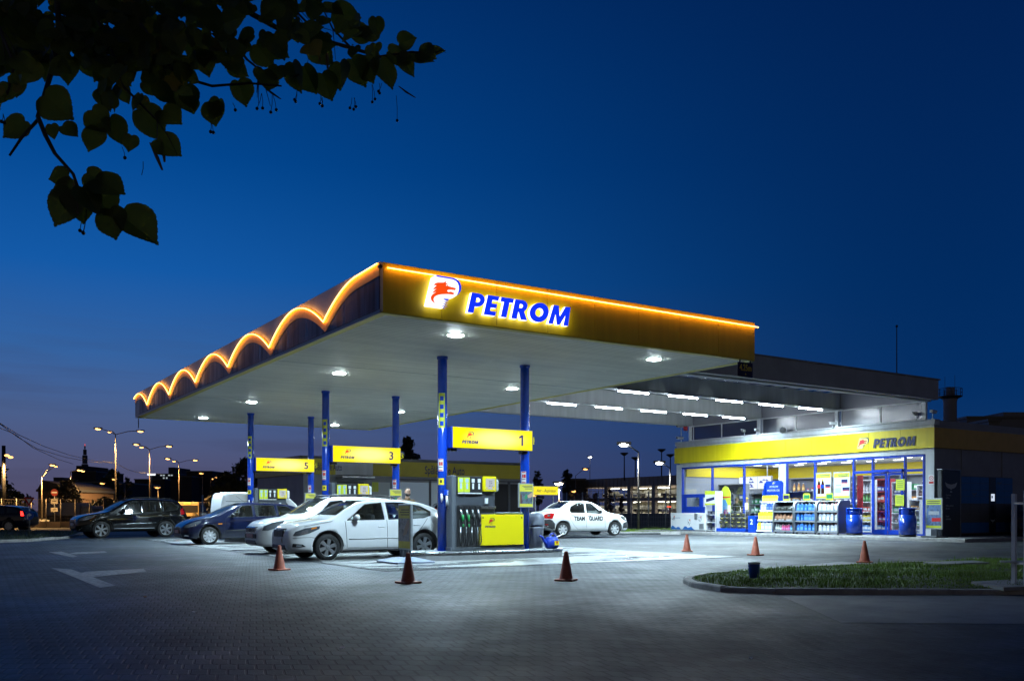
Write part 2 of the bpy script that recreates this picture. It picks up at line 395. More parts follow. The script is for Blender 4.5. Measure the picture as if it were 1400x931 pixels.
# worn white arrows painted on the paving
def paint_mat():
    m = bpy.data.materials.new('worn_road_paint'); m.use_nodes = True; t = m.node_tree; p = t.nodes['Principled BSDF']
    tc = N(t, 'ShaderNodeTexCoord'); n = N(t, 'ShaderNodeTexNoise'); n.inputs['Scale'].default_value = 9; n.inputs['Detail'].default_value = 8; n.inputs['Roughness'].default_value = .75
    t.links.new(tc.outputs['Object'], n.inputs['Vector'])
    r = N(t, 'ShaderNodeMapRange'); r.inputs[1].default_value = .38; r.inputs[2].default_value = .6; t.links.new(n.outputs['Fac'], r.inputs[0])
    mx = N(t, 'ShaderNodeMix', data_type='RGBA'); mx.inputs[6].default_value = (.085, .09, .095, 1); mx.inputs[7].default_value = (.42, .425, .43, 1)
    t.links.new(r.outputs[0], mx.inputs[0]); t.links.new(mx.outputs[2], p.inputs['Base Color']); p.inputs['Roughness'].default_value = .5
    return m
M_paint = paint_mat()
def painted(pxs):
    b = MB(); pts = [PZ(*q, 0.013) for q in pxs]; b.poly(pts); return b
for i, arms in enumerate(([[(70, 776), (98, 778), (158, 800), (136, 803)], [(100, 785), (118, 781), (196, 777), (200, 781), (122, 789)]],
                          [[(66, 754.5), (84, 753.5), (106, 760), (100, 761.5)], [(92, 757), (104, 754.6), (143, 753.2), (147, 755), (108, 757)]])):
    b = MB()
    for j_, a in enumerate(arms): b.poly([PZ(*q, .0125 + .003 * j_) for q in a])
    struct('road_marking', b, M_paint)

# ---------------------------------------------------------------- shop pavement with its kerb
SX, SY0, SY1 = 34.17, 21.25, 36.1
b = MB(); b.box(SX - 1.55, 56, SY0 - 2.3, SY1 + 1.4, -.02, .15, .02); struct('pavement', b, M_conc)
b = MB(); b.box(SX - 1.72, SX - 1.55, SY0 - 2.3, SY1 + 1.4, -.02, .14, .02); struct('kerb', b, M_kerb)
# raised parking strip where the patrol car stands
b = MB(); b.box(23.0, 32.0, 33.6, 46, -.02, .085, .01); struct('parking_strip', b, ground_mat('strip_pavers', 'paver'))

# ---------------------------------------------------------------- grass island at the right and verge at the left
def blades(name, region, n, hmin, hmax, z0, m):
    """one mesh of many grass blades inside a polygon"""
    xs = [p[0] for p in region]; ys = [p[1] for p in region]
    def inside(x, y):
        c = False; j = len(region) - 1
        for i in range(len(region)):
            xi, yi = region[i]; xj, yj = region[j]
            if (yi > y) != (yj > y) and x < (xj - xi) * (y - yi) / (yj - yi) + xi: c = not c
            j = i
        return c
    vs, fs = [], []
    k = 0
    while k < n:
        x, y = rnd.uniform(min(xs), max(xs)), rnd.uniform(min(ys), max(ys))
        if not inside(x, y): continue
        if math.sin(x * 2.1 + 1.3 * math.sin(y * 1.7)) * math.sin(y * 2.6) > .42 and rnd.random() < .5: k += .3; continue
        k += 1
        a = rnd.uniform(0, 6.283); h = rnd.uniform(hmin, hmax) * (1 + .45 * math.sin(x * 1.9 + 2 * math.sin(y * 1.3))) * (2.0 if rnd.random() < .012 else 1); wd = rnd.uniform(.004, .008); ln = rnd.uniform(.2, .8) * h
        dx, dy = math.cos(a), math.sin(a); b0 = len(vs)
        vs += [(x - dy * wd, y + dx * wd, z0), (x + dy * wd, y - dx * wd, z0), (x + dx * ln * .4 - dy * wd * .7, y + dy * ln * .4 + dx * wd * .7, z0 + h * .65),
               (x + dx * ln * .4 + dy * wd * .7, y + dy * ln * .4 - dx * wd * .7, z0 + h * .65), (x + dx * ln, y + dy * ln, z0 + h)]
        fs += [(b0, b0 + 1, b0 + 3, b0 + 2), (b0 + 2, b0 + 3, b0 + 4)]
    me = bpy.data.meshes.new(name); me.from_pydata(vs, [], fs); me.materials.append(m)
    o = link(name, me); o['kind'] = 'stuff'; return o
M_grass = mat('grass_blade', (.15, .28, .016), .55, noise=(1.2, .45))
M_grass2 = mat('verge_grass', (.05, .075, .02), .6, noise=(1.0, .4))
outer_px = [(937, 794), (934, 797.5), (945, 803), (985, 809.5), (1060, 812.5), (1200, 813.5), (1400, 813.5), (1600, 813.5)]
front = [PZ(*q)[:2] for q in outer_px]
back_px = [(1600, 764), (1400, 767), (1340, 768), (1300, 770), (1200, 775), (1100, 779), (1010, 785), (960, 789)]
back = [PZ(*q)[:2] for q in back_px]
isl = [Vector(q) for q in front + back]
def inset(poly, d):
    n = len(poly); ar = sum(poly[i].x * poly[(i + 1) % n].y - poly[(i + 1) % n].x * poly[i].y for i in range(n)); sg = 1 if ar > 0 else -1
    res = []
    for i in range(n):
        a, q, c = poly[i - 1], poly[i], poly[(i + 1) % n]
        n1 = Vector((-(q - a).y, (q - a).x)).normalized() * sg; n2 = Vector((-(c - q).y, (c - q).x)).normalized() * sg
        m_ = (n1 + n2); m_ = m_.normalized() / max(.4, m_.normalized().dot(n1)) if m_.length > 1e-5 else n1
        res.append(q + m_ * d)
    return res
ins = inset(isl, .13)
b = MB()
def strip_kerb(b, A, B, z0, z1, ch=.02, closed=True):
    n = len(A)
    for i in range(n if closed else n - 1):
        j = (i + 1) % n
        seg = (A[j] - A[i]).length; k = max(1, int(seg / .9))
        for q in range(k):
            t0, t1 = q / k + .004 / max(seg, .05), (q + 1) / k - .004 / max(seg, .05)
            a0, a1 = A[i].lerp(A[j], t0), A[i].lerp(A[j], t1); c0, c1 = B[i].lerp(B[j], t0), B[i].lerp(B[j], t1)
            dz = rnd.uniform(-.011, .011)
            o0, o1 = a0.lerp(c0, .12), a1.lerp(c1, .12)
            vb = [b.bm.verts.new((*v, z0)) for v in (a0, a1, c1, c0)]; vm = [b.bm.verts.new((*v, z1 - ch + dz)) for v in (a0, a1, c1, c0)]
            vt = [b.bm.verts.new((*v, z1 + dz)) for v in (o0, o1, c1, c0)]
            for q0, q1 in ((vb, vm), (vm, vt)):
                for e in range(4): b.bm.faces.new((q0[e], q0[(e + 1) % 4], q1[(e + 1) % 4], q1[e]))
            b.bm.faces.new(vt)
strip_kerb(b, isl, ins, -.01, .09)
o = struct('kerb', b, M_kerb)
b = MB(); b.poly([(*q, .082) for q in ins]); struct('turf', b, G_soil)
blades('grass', [tuple(q) for q in inset(isl, .17) if q.x < 40], 34000, .022, .062, .080, M_grass)
# concrete slab in front of the island
slab = [(1066, 814.5), (1150, 852), (1500, 855), (1500, 815)]
sheet('slab', [PZ(*q)[:2] for q in slab], .0125, G_slab)
sheet('manhole_slab', [PZ(*q)[:2] for q in ((1090, 774), (1150, 768), (1190, 770.5), (1135, 777))], .0122, G_slab)
# flat stones set in the turf by the sign frame
b = MB()
for q in (((1262, 768), (1330, 766), (1352, 768.5), (1290, 771)), ((1328, 795), (1400, 791), (1450, 800), (1372, 803))):
    pts = [PZ(*p, .12) for p in q]; b.prism([(p.x, p.y, .125) for p in pts], (0, 0, -.05))
struct('path', b, M_conc)
# left verge with kerb; the road lies behind it
vf = [Vector(PZ(*q)[:2]) for q in ((-260, 747), (-60, 744), (40, 740.5), (92, 736.5), (108, 733))]
vb_ = [Vector(PZ(*q)[:2]) for q in ((118, 728.5), (60, 727), (-60, 726.5), (-260, 727))]
vpoly = vf + vb_; vin = inset(vpoly, .15)
b = MB(); strip_kerb(b, vpoly, vin, -.01, .11); struct('kerb', b, M_kerb)
b = MB(); b.poly([(*q, .09) for q in vin]); struct('verge', b, G_soil)
blades('grass', [tuple(q) for q in inset(vpoly, .25)], 9000, .04, .11, .088, M_grass2)

# ---------------------------------------------------------------- canopy
CX0, CX1, CY0, CY1, CZ0, CZ1 = 7.25, 17.48, 15.66, 38.91, 4.93, 5.89
canopy = thing('canopy', 'large flat fuel station canopy with yellow front and orange lit scalloped side', 'canopy', (12.0, 27.0, 0))
CO = canopy.location
b = MB(CO)                                            # yellow front made of cassette panels
k = 8; wd = (CX1 - CX0 - .05) / k
for i in range(k): b.box(CX0 + .05 + i * wd + .003, CX0 + .05 + (i + 1) * wd - .003, CY0, CY0 + .05, CZ0 + .012, CZ1, .004)
b.box(CX0 + .05, CX1, CY0 + .052, CY0 + .12, CZ0 + .02, CZ1 - .01, mi=1)
b.build('front_fascia', [M_yelf, M_dark], canopy)
b = MB(CO)
k = 18; wd = (CY1 - CY0) / k
for i in range(k):
    b.box(CX1 - .05, CX1, CY0 + .06 + i * wd, CY0 + .06 + (i + 1) * wd - .08, CZ0 + .012, CZ1, .004)
    if i < 8: pass
b.box(CX0 + .1, CX1 - .06, CY1 - .05, CY1, CZ0 + .012, CZ1, .004)
b.build('rear_fascia', M_yelf, canopy)
# scalloped left side: navy below, amber band, pale grey above
def neon_z(v):
    """height of the scallop line at distance v along the side"""
    u = (v - 2.72) / 3.6; u -= math.floor(u)                   # 0..1 between cusps
    if v < .92: return CZ1 - .085 + .03 * (.92 - v)
    t_ = abs(u - .5) * 2
    return CZ1 - .085 - .60 * t_ ** 1.85
SL = CY1 - CY0; NS = 260
vv = sorted(set([SL * i / NS for i in range(NS + 1)] + [2.72 + 3.6 * i for i in range(6)]))
xo = CX0
b = MB(CO); k = 12; wd = SL / k
for i in range(k): b.box(xo, xo + .06, CY0 + (0.0 if i == 0 else i * wd + .003), CY0 + (i + 1) * wd - .003, CZ0 + .03, CZ1 - .002, .003)
b.build('side_fascia', mat('fascia_pale_grey', (.60, .60, .62), .45, noise=(1.8, .15)), canopy)
def band(lo, hi, x0, x1, name, m):
    b = MB(CO)
    pl = [b.bm.verts.new((x0, CY0 + v, lo(v))) for v in vv]; ph = [b.bm.verts.new((x0, CY0 + v, hi(v))) for v in vv]
    ql = [b.bm.verts.new((x1, CY0 + v, lo(v))) for v in vv]; qh = [b.bm.verts.new((x1, CY0 + v, hi(v))) for v in vv]
    for i in range(len(vv) - 1):
        for A, B in ((pl, ph), (ph, qh), (qh, ql), (ql, pl)): b.bm.faces.new((A[i], A[i + 1], B[i + 1], B[i]))
    for i in (0, -1): b.bm.faces.new((pl[i], ph[i], qh[i], ql[i]))
    return b.build(name, m, canopy)
band(lambda v: CZ0 + .06, lambda v: max(CZ0 + .09, neon_z(v) - .215), xo - .012, xo - .001, 'navy_panel', M_navy)
band(lambda v: max(CZ0 + .092, neon_z(v) - .213), lambda v: neon_z(v) + .03, xo - .020, xo - .001, 'amber_band', mat('amber_panel', (.80, .46, .03), .45, noise=(3, .08)))
M_neon = emat('orange_neon', (1.0, .34, .025), 12.); M_core = emat('neon_core', (1.0, .72, .36), 3.0)
b = MB(CO); pts = [(xo - .06, CY0 + v, neon_z(v) + .004) for v in vv]
b.tube(pts, .013, 8); nt_ = b.build('neon_tube', M_neon, canopy)
b = MB(CO); b.tube([Vector(q) + Vector((-.018, -.006, .002)) for q in pts], .0075, 6); b.build('neon_core', M_core, nt_)
b = MB(CO); b.tube([(CX0 + .12, CY0 - .06, CZ1 - .115), (CX1 + .06, CY0 - .06, CZ1 - .115)], .013, 8); nt_ = b.build('neon_tube', M_neon, canopy)
b = MB(CO); b.tube([(CX0 + .14, CY0 - .078, CZ1 - .115), (CX1 + .05, CY0 - .078, CZ1 - .115)], .0075, 6); b.build('neon_core', M_core, nt_)
b = MB(CO)                                           # little brackets carrying the tubes
for i in range(9):
    b = MB(CO); x = CX0 + .6 + i * 1.12; b.box(x, x + .012, CY0 - .044, CY0 - .001, CZ1 - .12, CZ1 - .11); b.build('neon_bracket', M_black, canopy)
b = MB(CO)
b.box(CX0 - .05, CX0 + .03, CY0 - .06, CY0 + .02, CZ1 - .13, CZ1 - .07, .01); b.build('corner_clip', M_black, canopy)
b = MB(CO)                                           # yellow edge trim under the fascias
for (x0, x1, y0, y1) in ((CX0 + .02, CX1 - .01, CY0 + .01, CY0 + .17), (CX0 + .02, CX1 - .01, CY1 - .17, CY1 - .01), (CX0 + .02, CX0 + .18, CY0 + .17, CY1 - .17), (CX1 - .17, CX1 - .01, CY0 + .17, CY1 - .17)):
    b.box(x0, x1, y0, y1, CZ0 - .004, CZ0 + .01)
b.build('edge_trim', mat('trim_yellow', (.55, .47, .05), .4), canopy)
b = MB(CO); b.box(xo - .004, xo + .018, CY0, CY1, CZ0 - .005, CZ0 + .055, .003); b.build('side_trim', mat('trim_grey', (.25, .25, .3), .4), canopy)
# soffit: long narrow metal slats
def soffit_mat():
    m = bpy.data.materials.new('soffit_slats'); m.use_nodes = True; t = m.node_tree; p = t.nodes['Principled BSDF']
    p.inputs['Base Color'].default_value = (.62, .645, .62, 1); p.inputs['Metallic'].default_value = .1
    p.inputs['Roughness'].default_value = .5; p.inputs['Anisotropic'].default_value = .4
    tc = N(t, 'ShaderNodeTexCoord'); sp = N(t, 'ShaderNodeSeparateXYZ'); t.links.new(tc.outputs['Object'], sp.inputs[0])
    md = N(t, 'ShaderNodeMath', operation='PINGPONG'); md.inputs[1].default_value = .075; t.links.new(sp.outputs[1], md.inputs[0])
    sm = N(t, 'ShaderNodeMapRange'); sm.inputs[1].default_value = 0; sm.inputs[2].default_value = .016; t.links.new(md.outputs[0], sm.inputs[0])
    b = N(t, 'ShaderNodeBump'); b.inputs['Strength'].default_value = .5; b.inputs['Distance'].default_value = .006
    t.links.new(sm.outputs[0], b.inputs['Height']); t.links.new(b.outputs[0], p.inputs['Normal'])
    nz = N(t, 'ShaderNodeTexNoise'); nz.inputs['Scale'].default_value = .7; nz.inputs['Detail'].default_value = 5; t.links.new(tc.outputs['Object'], nz.inputs['Vector'])
    r = N(t, 'ShaderNodeMapRange'); r.inputs[1].default_value = .3; r.inputs[2].default_value = .7; r.inputs[3].default_value = .88; r.inputs[4].default_value = 1.05
    t.links.new(nz.outputs['Fac'], r.inputs[0])
    v = N(t, 'ShaderNodeVectorMath', operation='SCALE'); v.inputs[0].default_value = (.90, .89, .80)  # yellow bounce light put into the slat colour as a cream tint
    jn = N(t, 'ShaderNodeMath', operation='MULTIPLY'); t.links.new(r.outputs[0], jn.inputs[0])
    s2 = N(t, 'ShaderNodeMapRange'); s2.inputs[3].default_value = .30; s2.inputs[4].default_value = 1; t.links.new(sm.outputs[0], s2.inputs[0]); t.links.new(s2.outputs[0], jn.inputs[1])
    fl = N(t, 'ShaderNodeMath', operation='SNAP'); fl.inputs[1].default_value = .15; t.links.new(sp.outputs[1], fl.inputs[0])
    fx = N(t, 'ShaderNodeMath', operation='SNAP'); fx.inputs[1].default_value = 3.4; t.links.new(sp.outputs[0], fx.inputs[0])
    cx_ = N(t, 'ShaderNodeCombineXYZ'); t.links.new(fx.outputs[0], cx_.inputs[0]); t.links.new(fl.outputs[0], cx_.inputs[1])
    wn = N(t, 'ShaderNodeTexWhiteNoise', noise_dimensions='2D'); t.links.new(cx_.outputs[0], wn.inputs['Vector'])
    wr_ = N(t, 'ShaderNodeMapRange'); wr_.inputs[3].default_value = .90; wr_.inputs[4].default_value = 1.04; t.links.new(wn.outputs['Value'], wr_.inputs[0])
    j2 = N(t, 'ShaderNodeMath', operation='MULTIPLY'); t.links.new(jn.outputs[0], j2.inputs[0]); t.links.new(wr_.outputs[0], j2.inputs[1])
    t.links.new(j2.outputs[0], v.inputs['Scale']); t.links.new(v.outputs[0], p.inputs['Base Color'])
    return m
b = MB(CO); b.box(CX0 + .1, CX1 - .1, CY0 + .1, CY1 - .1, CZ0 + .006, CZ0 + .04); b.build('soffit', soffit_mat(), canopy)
b = MB(CO); b.box(CX0 + .07, CX1 - .07, CY0 + .13, CY1 - .07, CZ0 + .3, CZ1 - .06); b.build('roof_deck', M_dgrey, canopy)
b = MB(CO)
b.box(CX0 + .2, CX1 - .2, 22.09, 22.11, CZ0 + .001, CZ0 + .02); b.build('soffit_joint', M_mgrey, canopy)
b = MB(CO); b.box(CX0 + .2, CX1 - .2, 30.59, 30.61, CZ0 + .001, CZ0 + .02); b.build('soffit_joint', M_mgrey, canopy)
# columns
COLX, COLY = (10.63, 13.05), (19.39, 26.98, 34.70)
for y in COLY:
    for x in COLX:
        b = MB(CO); b.cyl((x, y, .2), (x, y, CZ0 + .01), .118, n=24); b.lathe((x, y, .2), [(.17, 0), (.17, .02), (.12, .022)], 20); b.lathe((x, y, CZ0 - .06), [(.12, 0), (.135, .01), (.135, .07)], 20)
        b.build('column', M_blue, canopy)
# downlights
M_lens = emat('lamp_lens', (.80, .95, 1.0), 150.)
LX, LY = (9.53, 15.15), (16.8, 23.2, 31.0, 37.4)
for y in LY:
    for x in LX:
        b = MB(CO); b.lathe((x, y, CZ0 - .010), [(.172, 0), (.20, .004), (.20, .015)], 24, cap0=False); h = b.build('downlight', M_wplas, canopy)
        b = MB(CO); b.lathe((x, y, CZ0 - .034), [(.05, .0), (.11, .004), (.155, .012), (.17, .030)], 24); b.build('lens', M_lens, h)
        l = bpy.data.lights.new('canopy_lamp', 'AREA'); l.shape = 'DISK'; l.size = .34; l.energy = 470; l.color = (.60, .84, 1.0); l.spread = R(142)
        lo = bpy.data.objects.new('canopy_lamp', l); COL.objects.link(lo); lo.location = Vector((x, y, CZ0 - .045)) - CO; lo.parent = canopy

# ---------------------------------------------------------------- pump islands
IX0, IX1 = 9.65, 14.1
def rounded(x0, x1, yc, r, n=10):
    p = []
    for i in range(n + 1):
        a = -math.pi / 2 + math.pi * i / n; p.append((x1 - r + r * math.cos(a), yc + r * math.sin(a)))
    for i in range(n + 1):
        a = math.pi / 2 + math.pi * i / n; p.append((x0 + r + r * math.cos(a), yc + r * math.sin(a)))
    return p
def island_mesh(y):
    t = thing('pump_island', 'raised concrete pump island with steel edge under canopy', 'island', (11.9, y, 0), group='pump islands under the canopy')
    b = MB(t.location); b.prism([(q[0], q[1], .19) for q in rounded(IX0, IX1, y, .64)], (0, 0, -.2)); b.build('base', M_conc, t)
    b = MB(t.location); ro, ri = rounded(IX0 - .015, IX1 + .015, y, .655), rounded(IX0 + .1, IX1 - .1, y, .54)
    n = len(ro)
    A = [b.bm.verts.new((*q, .165)) for q in ro]; B = [b.bm.verts.new((*q, .21)) for q in ro]; C = [b.bm.verts.new((*q, .222)) for q in rounded(IX0 + .005, IX1 - .005, y, .635)]; E = [b.bm.verts.new((*q, .222)) for q in ri]
    for P, Q in ((A, B), (B, C), (C, E)):
        for i in range(n):
            f = b.bm.faces.new((P[i], P[(i + 1) % n], Q[(i + 1) % n], Q[i])); f.smooth = True
    b.build('steel_edge', M_steel, t)
    b = MB(t.location); b.prism([(q[0], q[1], .219) for q in rounded(IX0 + .09, IX1 - .09, y, .55)], (0, 0, -.02)); b.build('top_slab', M_conc, t)
    return t
isl1 = island_mesh(COLY[0]); isl1['label'] = 'nearest raised concrete pump island with bright steel edge, under sign 1'
dup(isl1, (11.9, COLY[1], 0), label='middle raised pump island, below the yellow sign 3'); dup(isl1, (11.9, COLY[2], 0), label='farthest raised pump island, below the yellow sign 5')
# ---------------------------------------------------------------- lettering and emblem
def arc(cx, cy, rx, ry, a0, a1, n=14):
    return [(cx + rx * math.cos(R(a0 + (a1 - a0) * i / n)), cy + ry * math.sin(R(a0 + (a1 - a0) * i / n))) for i in range(n + 1)]
def heavy(ch):
    if ch == 'P': return [[(0, 0), (.27, 0), (.27, .33)] + arc(.33, .665, .335, .335, -90, 90) + [(0, 1)], [(.27, .555)] + arc(.33, .665, .11, .11, -90, 90) + [(.27, .775)]], .67
    if ch == 'E': return [[(0, 0), (.54, 0), (.54, .22), (.26, .22), (.26, .39), (.51, .39), (.51, .61), (.26, .61), (.26, .78), (.54, .78), (.54, 1), (0, 1)]], .56
    if ch == 'T': return [[(.17, 0), (.44, 0), (.44, .77), (.61, .77), (.61, 1), (0, 1), (0, .77), (.17, .77)]], .60
    if ch == 'R': return [[(0, 0), (.27, 0), (.27, .37), (.29, .37), (.46, 0), (.78, 0), (.55, .42)] + arc(.34, .69, .31, .31, -40, 90) + [(0, 1)], [(.27, .585)] + arc(.33, .685, .10, .10, -90, 90) + [(.27, .785)]], .74
    if ch == 'O': return [arc(.47, .5, .47, .51, 0, 345, 30), arc(.47, .5, .19, .22, 0, 345, 24)], .95
    if ch == 'M': return [[(0, 0), (.24, 0), (.27, .53), (.43, 0), (.58, 0), (.78, .53), (.77, 0), (1.02, 0), (.95, 1), (.69, 1), (.505, .45), (.34, 1), (.08, 1)]], 1.04
def word(wd, height, width, shear=.20):
    """letter outlines of the whole word, scaled to height and width, lower left at 0"""
    x = 0; res = []
    for ch in wd:
        ol, adv = heavy(ch); res.append((ch, [[(px_ + x + shear * py_, py_) for px_, py_ in o] for o in ol])); x += adv + .07
    k = width / (x - .07 + shear * .6)
    return [(ch, [[(p[0] * k, p[1] * height) for p in o] for o in ol]) for ch, ol in res]
# emblem outlines in metres on the front fascia (x along it, z up), origin at the board's lower left
def lgp(pts):
    o = PY(570 + 130 / 11.636, 365 + 622 / 11.636, CY0 - .1); r = []
    for zx, zy in pts:
        q = PY(570 + zx / 11.636, 365 + zy / 11.636, CY0 - .1); r.append((q.x - o.x, q.z - o.z))
    return r
EM_BOARD = lgp([(240, 163), (285, 158), (290, 138), (560, 183), (620, 207), (662, 255), (683, 315), (678, 385), (650, 432), (608, 466), (560, 497), (490, 517), (455, 530), (432, 575), (400, 660), (130, 622)])
EM_ARC = lgp([(288, 138), (560, 183), (620, 207), (662, 255), (683, 315), (678, 385), (650, 432), (608, 466), (635, 420), (648, 370), (646, 310), (628, 262), (595, 228), (545, 206), (285, 162)])
EM_HEAD = lgp([(245, 300), (270, 270), (310, 258), (400, 258), (428, 244), (443, 240), (438, 266), (470, 285), (480, 318), (600, 348), (580, 386), (566, 366), (552, 384), (536, 364), (520, 382), (505, 362), (488, 384), (478, 364),
               (458, 394), (480, 410), (520, 404), (570, 424), (560, 450), (480, 441), (380, 444), (310, 456), (262, 480), (241, 520), (250, 560), (280, 592), (235, 567), (205, 532), (199, 490), (220, 455), (258, 422), (290, 402), (222, 428), (243, 396), (290, 353), (233, 377), (250, 345), (292, 303)])
EM_EYE = lgp([(443, 292), (460, 288), (468, 300), (456, 312), (442, 306)])
EM_ZIG = [lgp(p) for p in ([(396, 512), (490, 518), (470, 545), (425, 538)], [(384, 548), (480, 566), (436, 572)], [(372, 582), (476, 604), (424, 606)], [(360, 616), (470, 640), (412, 640)], [(372, 640), (430, 672), (398, 668)])]
EM_H = max(p[1] for p in EM_BOARD)
def emblem(parent, loc, face, height, mw, mb_, mr, depth=.012, board_mats=None, side=None, board=True):
    k = height / EM_H
    sc = lambda ol: [(x * k, y * k) for x, y in ol]
    lift = Vector({'-y': (0, -1, 0), '-x': (-1, 0, 0)}[face])
    def put(nm, outl, d, off, ms, s_=None):
        me = shape_mesh(nm, outl, d, ms, s_); o = link(nm, me, parent, Vector(loc) + lift * off); o.rotation_euler = FACE[face]; return o
    if board: put('emblem_board', [sc(EM_BOARD)], depth, 0, board_mats or [mw], side)
    put('emblem_arc', [sc(EM_ARC)], .002, depth + .004, [mb_])
    put('emblem_head', [sc(EM_HEAD), sc(EM_EYE)], .002, depth + .005, [mr])
    put('emblem_fringe', [sc(z) for z in EM_ZIG], .002, depth + .004, [mb_])

E_blue = emat('lit_blue_letter', (.004, .035, 1.0), 1.0); E_white = emat('lit_white_edge', (1.0, .92, .70), 2.2); E_board = emat('lit_white_board', (1, 1, 1), 1.25)
E_red = emat('lit_red_emblem', (1.0, .075, .004), 1.0); E_back = emat('halo_light', (1.0, .93, .72), 4.0)
def lit_letters(root, wd, loc, height, width, face, depth=.045, gap=.07):
    lift = Vector({'-y': (0, -1, 0), '-x': (-1, 0, 0)}[face])
    for ch, ol in word(wd, height, width):
        me = shape_mesh('letter', ol, depth, [E_blue, E_white, E_back], 1)
        for p in me.polygons:
            if p.normal.z < -.5: p.material_index = 2
        o = link('letter', me, root, Vector(loc) + lift * gap); o.rotation_euler = FACE[face]
a = PY(637.5, 427.5, CY0 - .1); bq = PY(778.5, 447, CY0 - .1)
sg = thing('illuminated_sign', 'glowing blue letters and wolf emblem on the yellow canopy front', 'sign', (10.0, CY0, 5.3))
SO = sg.location
lit_letters(sg, 'PETROM', Vector((a.x, CY0, a.z)) - SO, .405, bq.x - a.x, '-y', gap=.1)
eo = PY(570 + 130 / 11.636, 365 + 622 / 11.636, CY0 - .1)
emblem(sg, Vector((eo.x, CY0 - .10, eo.z)) - SO, '-y', EM_H, E_board, E_blue, E_red, .05, [E_board, E_white], 1)
k_ = MB(); o2 = shape_mesh('halo_panel', [[(x * .86 + .03, y * .86 + .04) for x, y in EM_BOARD]], .003, [E_back]); o = link('halo_panel', o2, sg, Vector((eo.x, CY0 - .040, eo.z)) - SO); o.rotation_euler = FACE['-y']

# clearance plates hanging from the canopy
def clear_plate(loc, label, face_txt):
    t = thing('clearance_sign', label, 'sign', loc, group='height plates hanging from the canopy corners')
    b = MB(); b.box(-.26, .26, -.015, .015, -.36, 0.0, .004); b.box(-.2, -.17, -.01, .01, 0, .06); b.box(.17, .2, -.01, .01, 0, .06); b.build('plate', M_navy, t)
    m = mat('dull_yellow_letter', (.62, .50, .03), .5)
    text('lettering', '4.25m', .22, m, t, (0, -.019, -.14), width=.42, bold=.004)
    b = MB(); b.prism([(-.025, -.017, -.31), (.025, -.017, -.31), (0, -.017, -.26)], (0, -.003, 0)); b.build('arrow', m, t)
    return t
clear_plate((17.15, CY0 + .02, CZ0 - .06), 'dark blue 4.25m plate hanging under the canopy right front corner', '-y')
t = clear_plate((7.30, 38.6, CZ0 - .06), 'small dark plate hanging edge-on from the far left canopy corner', '-y'); t.rotation_euler = (0, 0, R(79))

# ---------------------------------------------------------------- shop
shop = thing('shop_building', 'flat-roofed station shop with yellow band and blue framed glass front', 'shop', (40, 28.7, .15))
SHO = shop.location
SXB = 46.0                                            # rear
b = MB(SHO)                                           # walls: piers, sill strip, lintel, sides, rear
b.box(SX, SX + .25, 35.75, SY1, .15, 3.66); b.box(SX, SX + .25, SY0, 21.62, .15, 3.72)
b.box(SX, SX + .25, 21.62, 35.75, 3.50, 3.72)
b.box(SX, SX + .25, SY0, SY1, 3.722, 4.64)
b.box(SX + .25, SXB, SY1 - .25, SY1 - .002, .15, 4.64); b.box(SXB - .25, SXB, SY0 + .2, SY1 - .25, .15, 4.64)
b.build('wall', M_grey, shop)
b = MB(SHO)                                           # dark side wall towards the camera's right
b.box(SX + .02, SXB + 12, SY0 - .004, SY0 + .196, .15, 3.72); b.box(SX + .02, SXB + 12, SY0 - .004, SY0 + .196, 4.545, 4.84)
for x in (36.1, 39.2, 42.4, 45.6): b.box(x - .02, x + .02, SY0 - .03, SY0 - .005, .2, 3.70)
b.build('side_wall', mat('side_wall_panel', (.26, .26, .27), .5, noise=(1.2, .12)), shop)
b = MB(SHO)
L = (SY1 + .12) - SY0; k = 10
for i in range(k): b.box(SX - .09, SX - .004, SY0 - .05 + i * L / k + .003, SY0 - .05 + (i + 1) * L / k - .003, 3.725, 4.545, .004)
b.build('yellow_band', M_yel, shop)
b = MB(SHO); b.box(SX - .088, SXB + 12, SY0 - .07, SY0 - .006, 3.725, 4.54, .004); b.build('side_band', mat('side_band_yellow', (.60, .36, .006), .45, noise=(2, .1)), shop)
b = MB(SHO)
b.box(SX - .05, SX + .3, SY0 - .05, SY1 + .05, 4.645, 4.84, .01); b.box(SX - .08, SX + .32, SY0 - .08, SY1 + .08, 4.842, 4.87, .006)
b.build('parapet', M_grey, shop)
b = MB(SHO); b.box(SX + .3, SXB + 12, SY0 + .2, SY1 - .1, 4.50, 4.62); b.build('roof', M_dgrey, shop)
b = MB(SHO); b.box(SX + .26, SXB - .26, SY0 + .2, SY1 - .26, 3.68, 3.76); b.build('shop_ceiling', mat('ceiling_tile', (.74, .75, .76), .6), shop)
b = MB(SHO); b.box(SX + .02, SXB - .26, SY0 + .2, SY1 - .26, .13, .166); b.build('shop_floor', mat('floor_tile', (.45, .45, .46), .25, noise=(3, .1)), shop)
M_wall_in = mat('inner_wall', (.66, .68, .72), .6)
BX = 41.2                                             # sales room's rear wall
b = MB(SHO); b.box(BX, BX + .1, SY0 + .2, SY1 - .26, .17, 3.68); b.build('inner_wall', M_wall_in, shop)
b = MB(SHO); b.box(SX + .3, BX, SY1 - .36, SY1 - .262, .17, 3.68); b.build('inner_side_wall', mat('inner_grey_panel', (.30, .32, .36), .5), shop)
b = MB(SHO); b.box(BX - .05, BX - .002, SY0 + .25, SY1 - .36, 3.02, 3.6); b.box(SX + .35, BX - .05, SY1 - .42, SY1 - .362, 3.02, 3.6); b.build('inner_band', mat('inner_yellow', (.74, .56, .004), .5), shop)
fr = MB(SHO)                                          # blue frames of the glass front
YM = [35.7, 33.53, 31.37, 29.13, 28.72, 27.1, 25.05, 24.1, 22.58, 21.73]
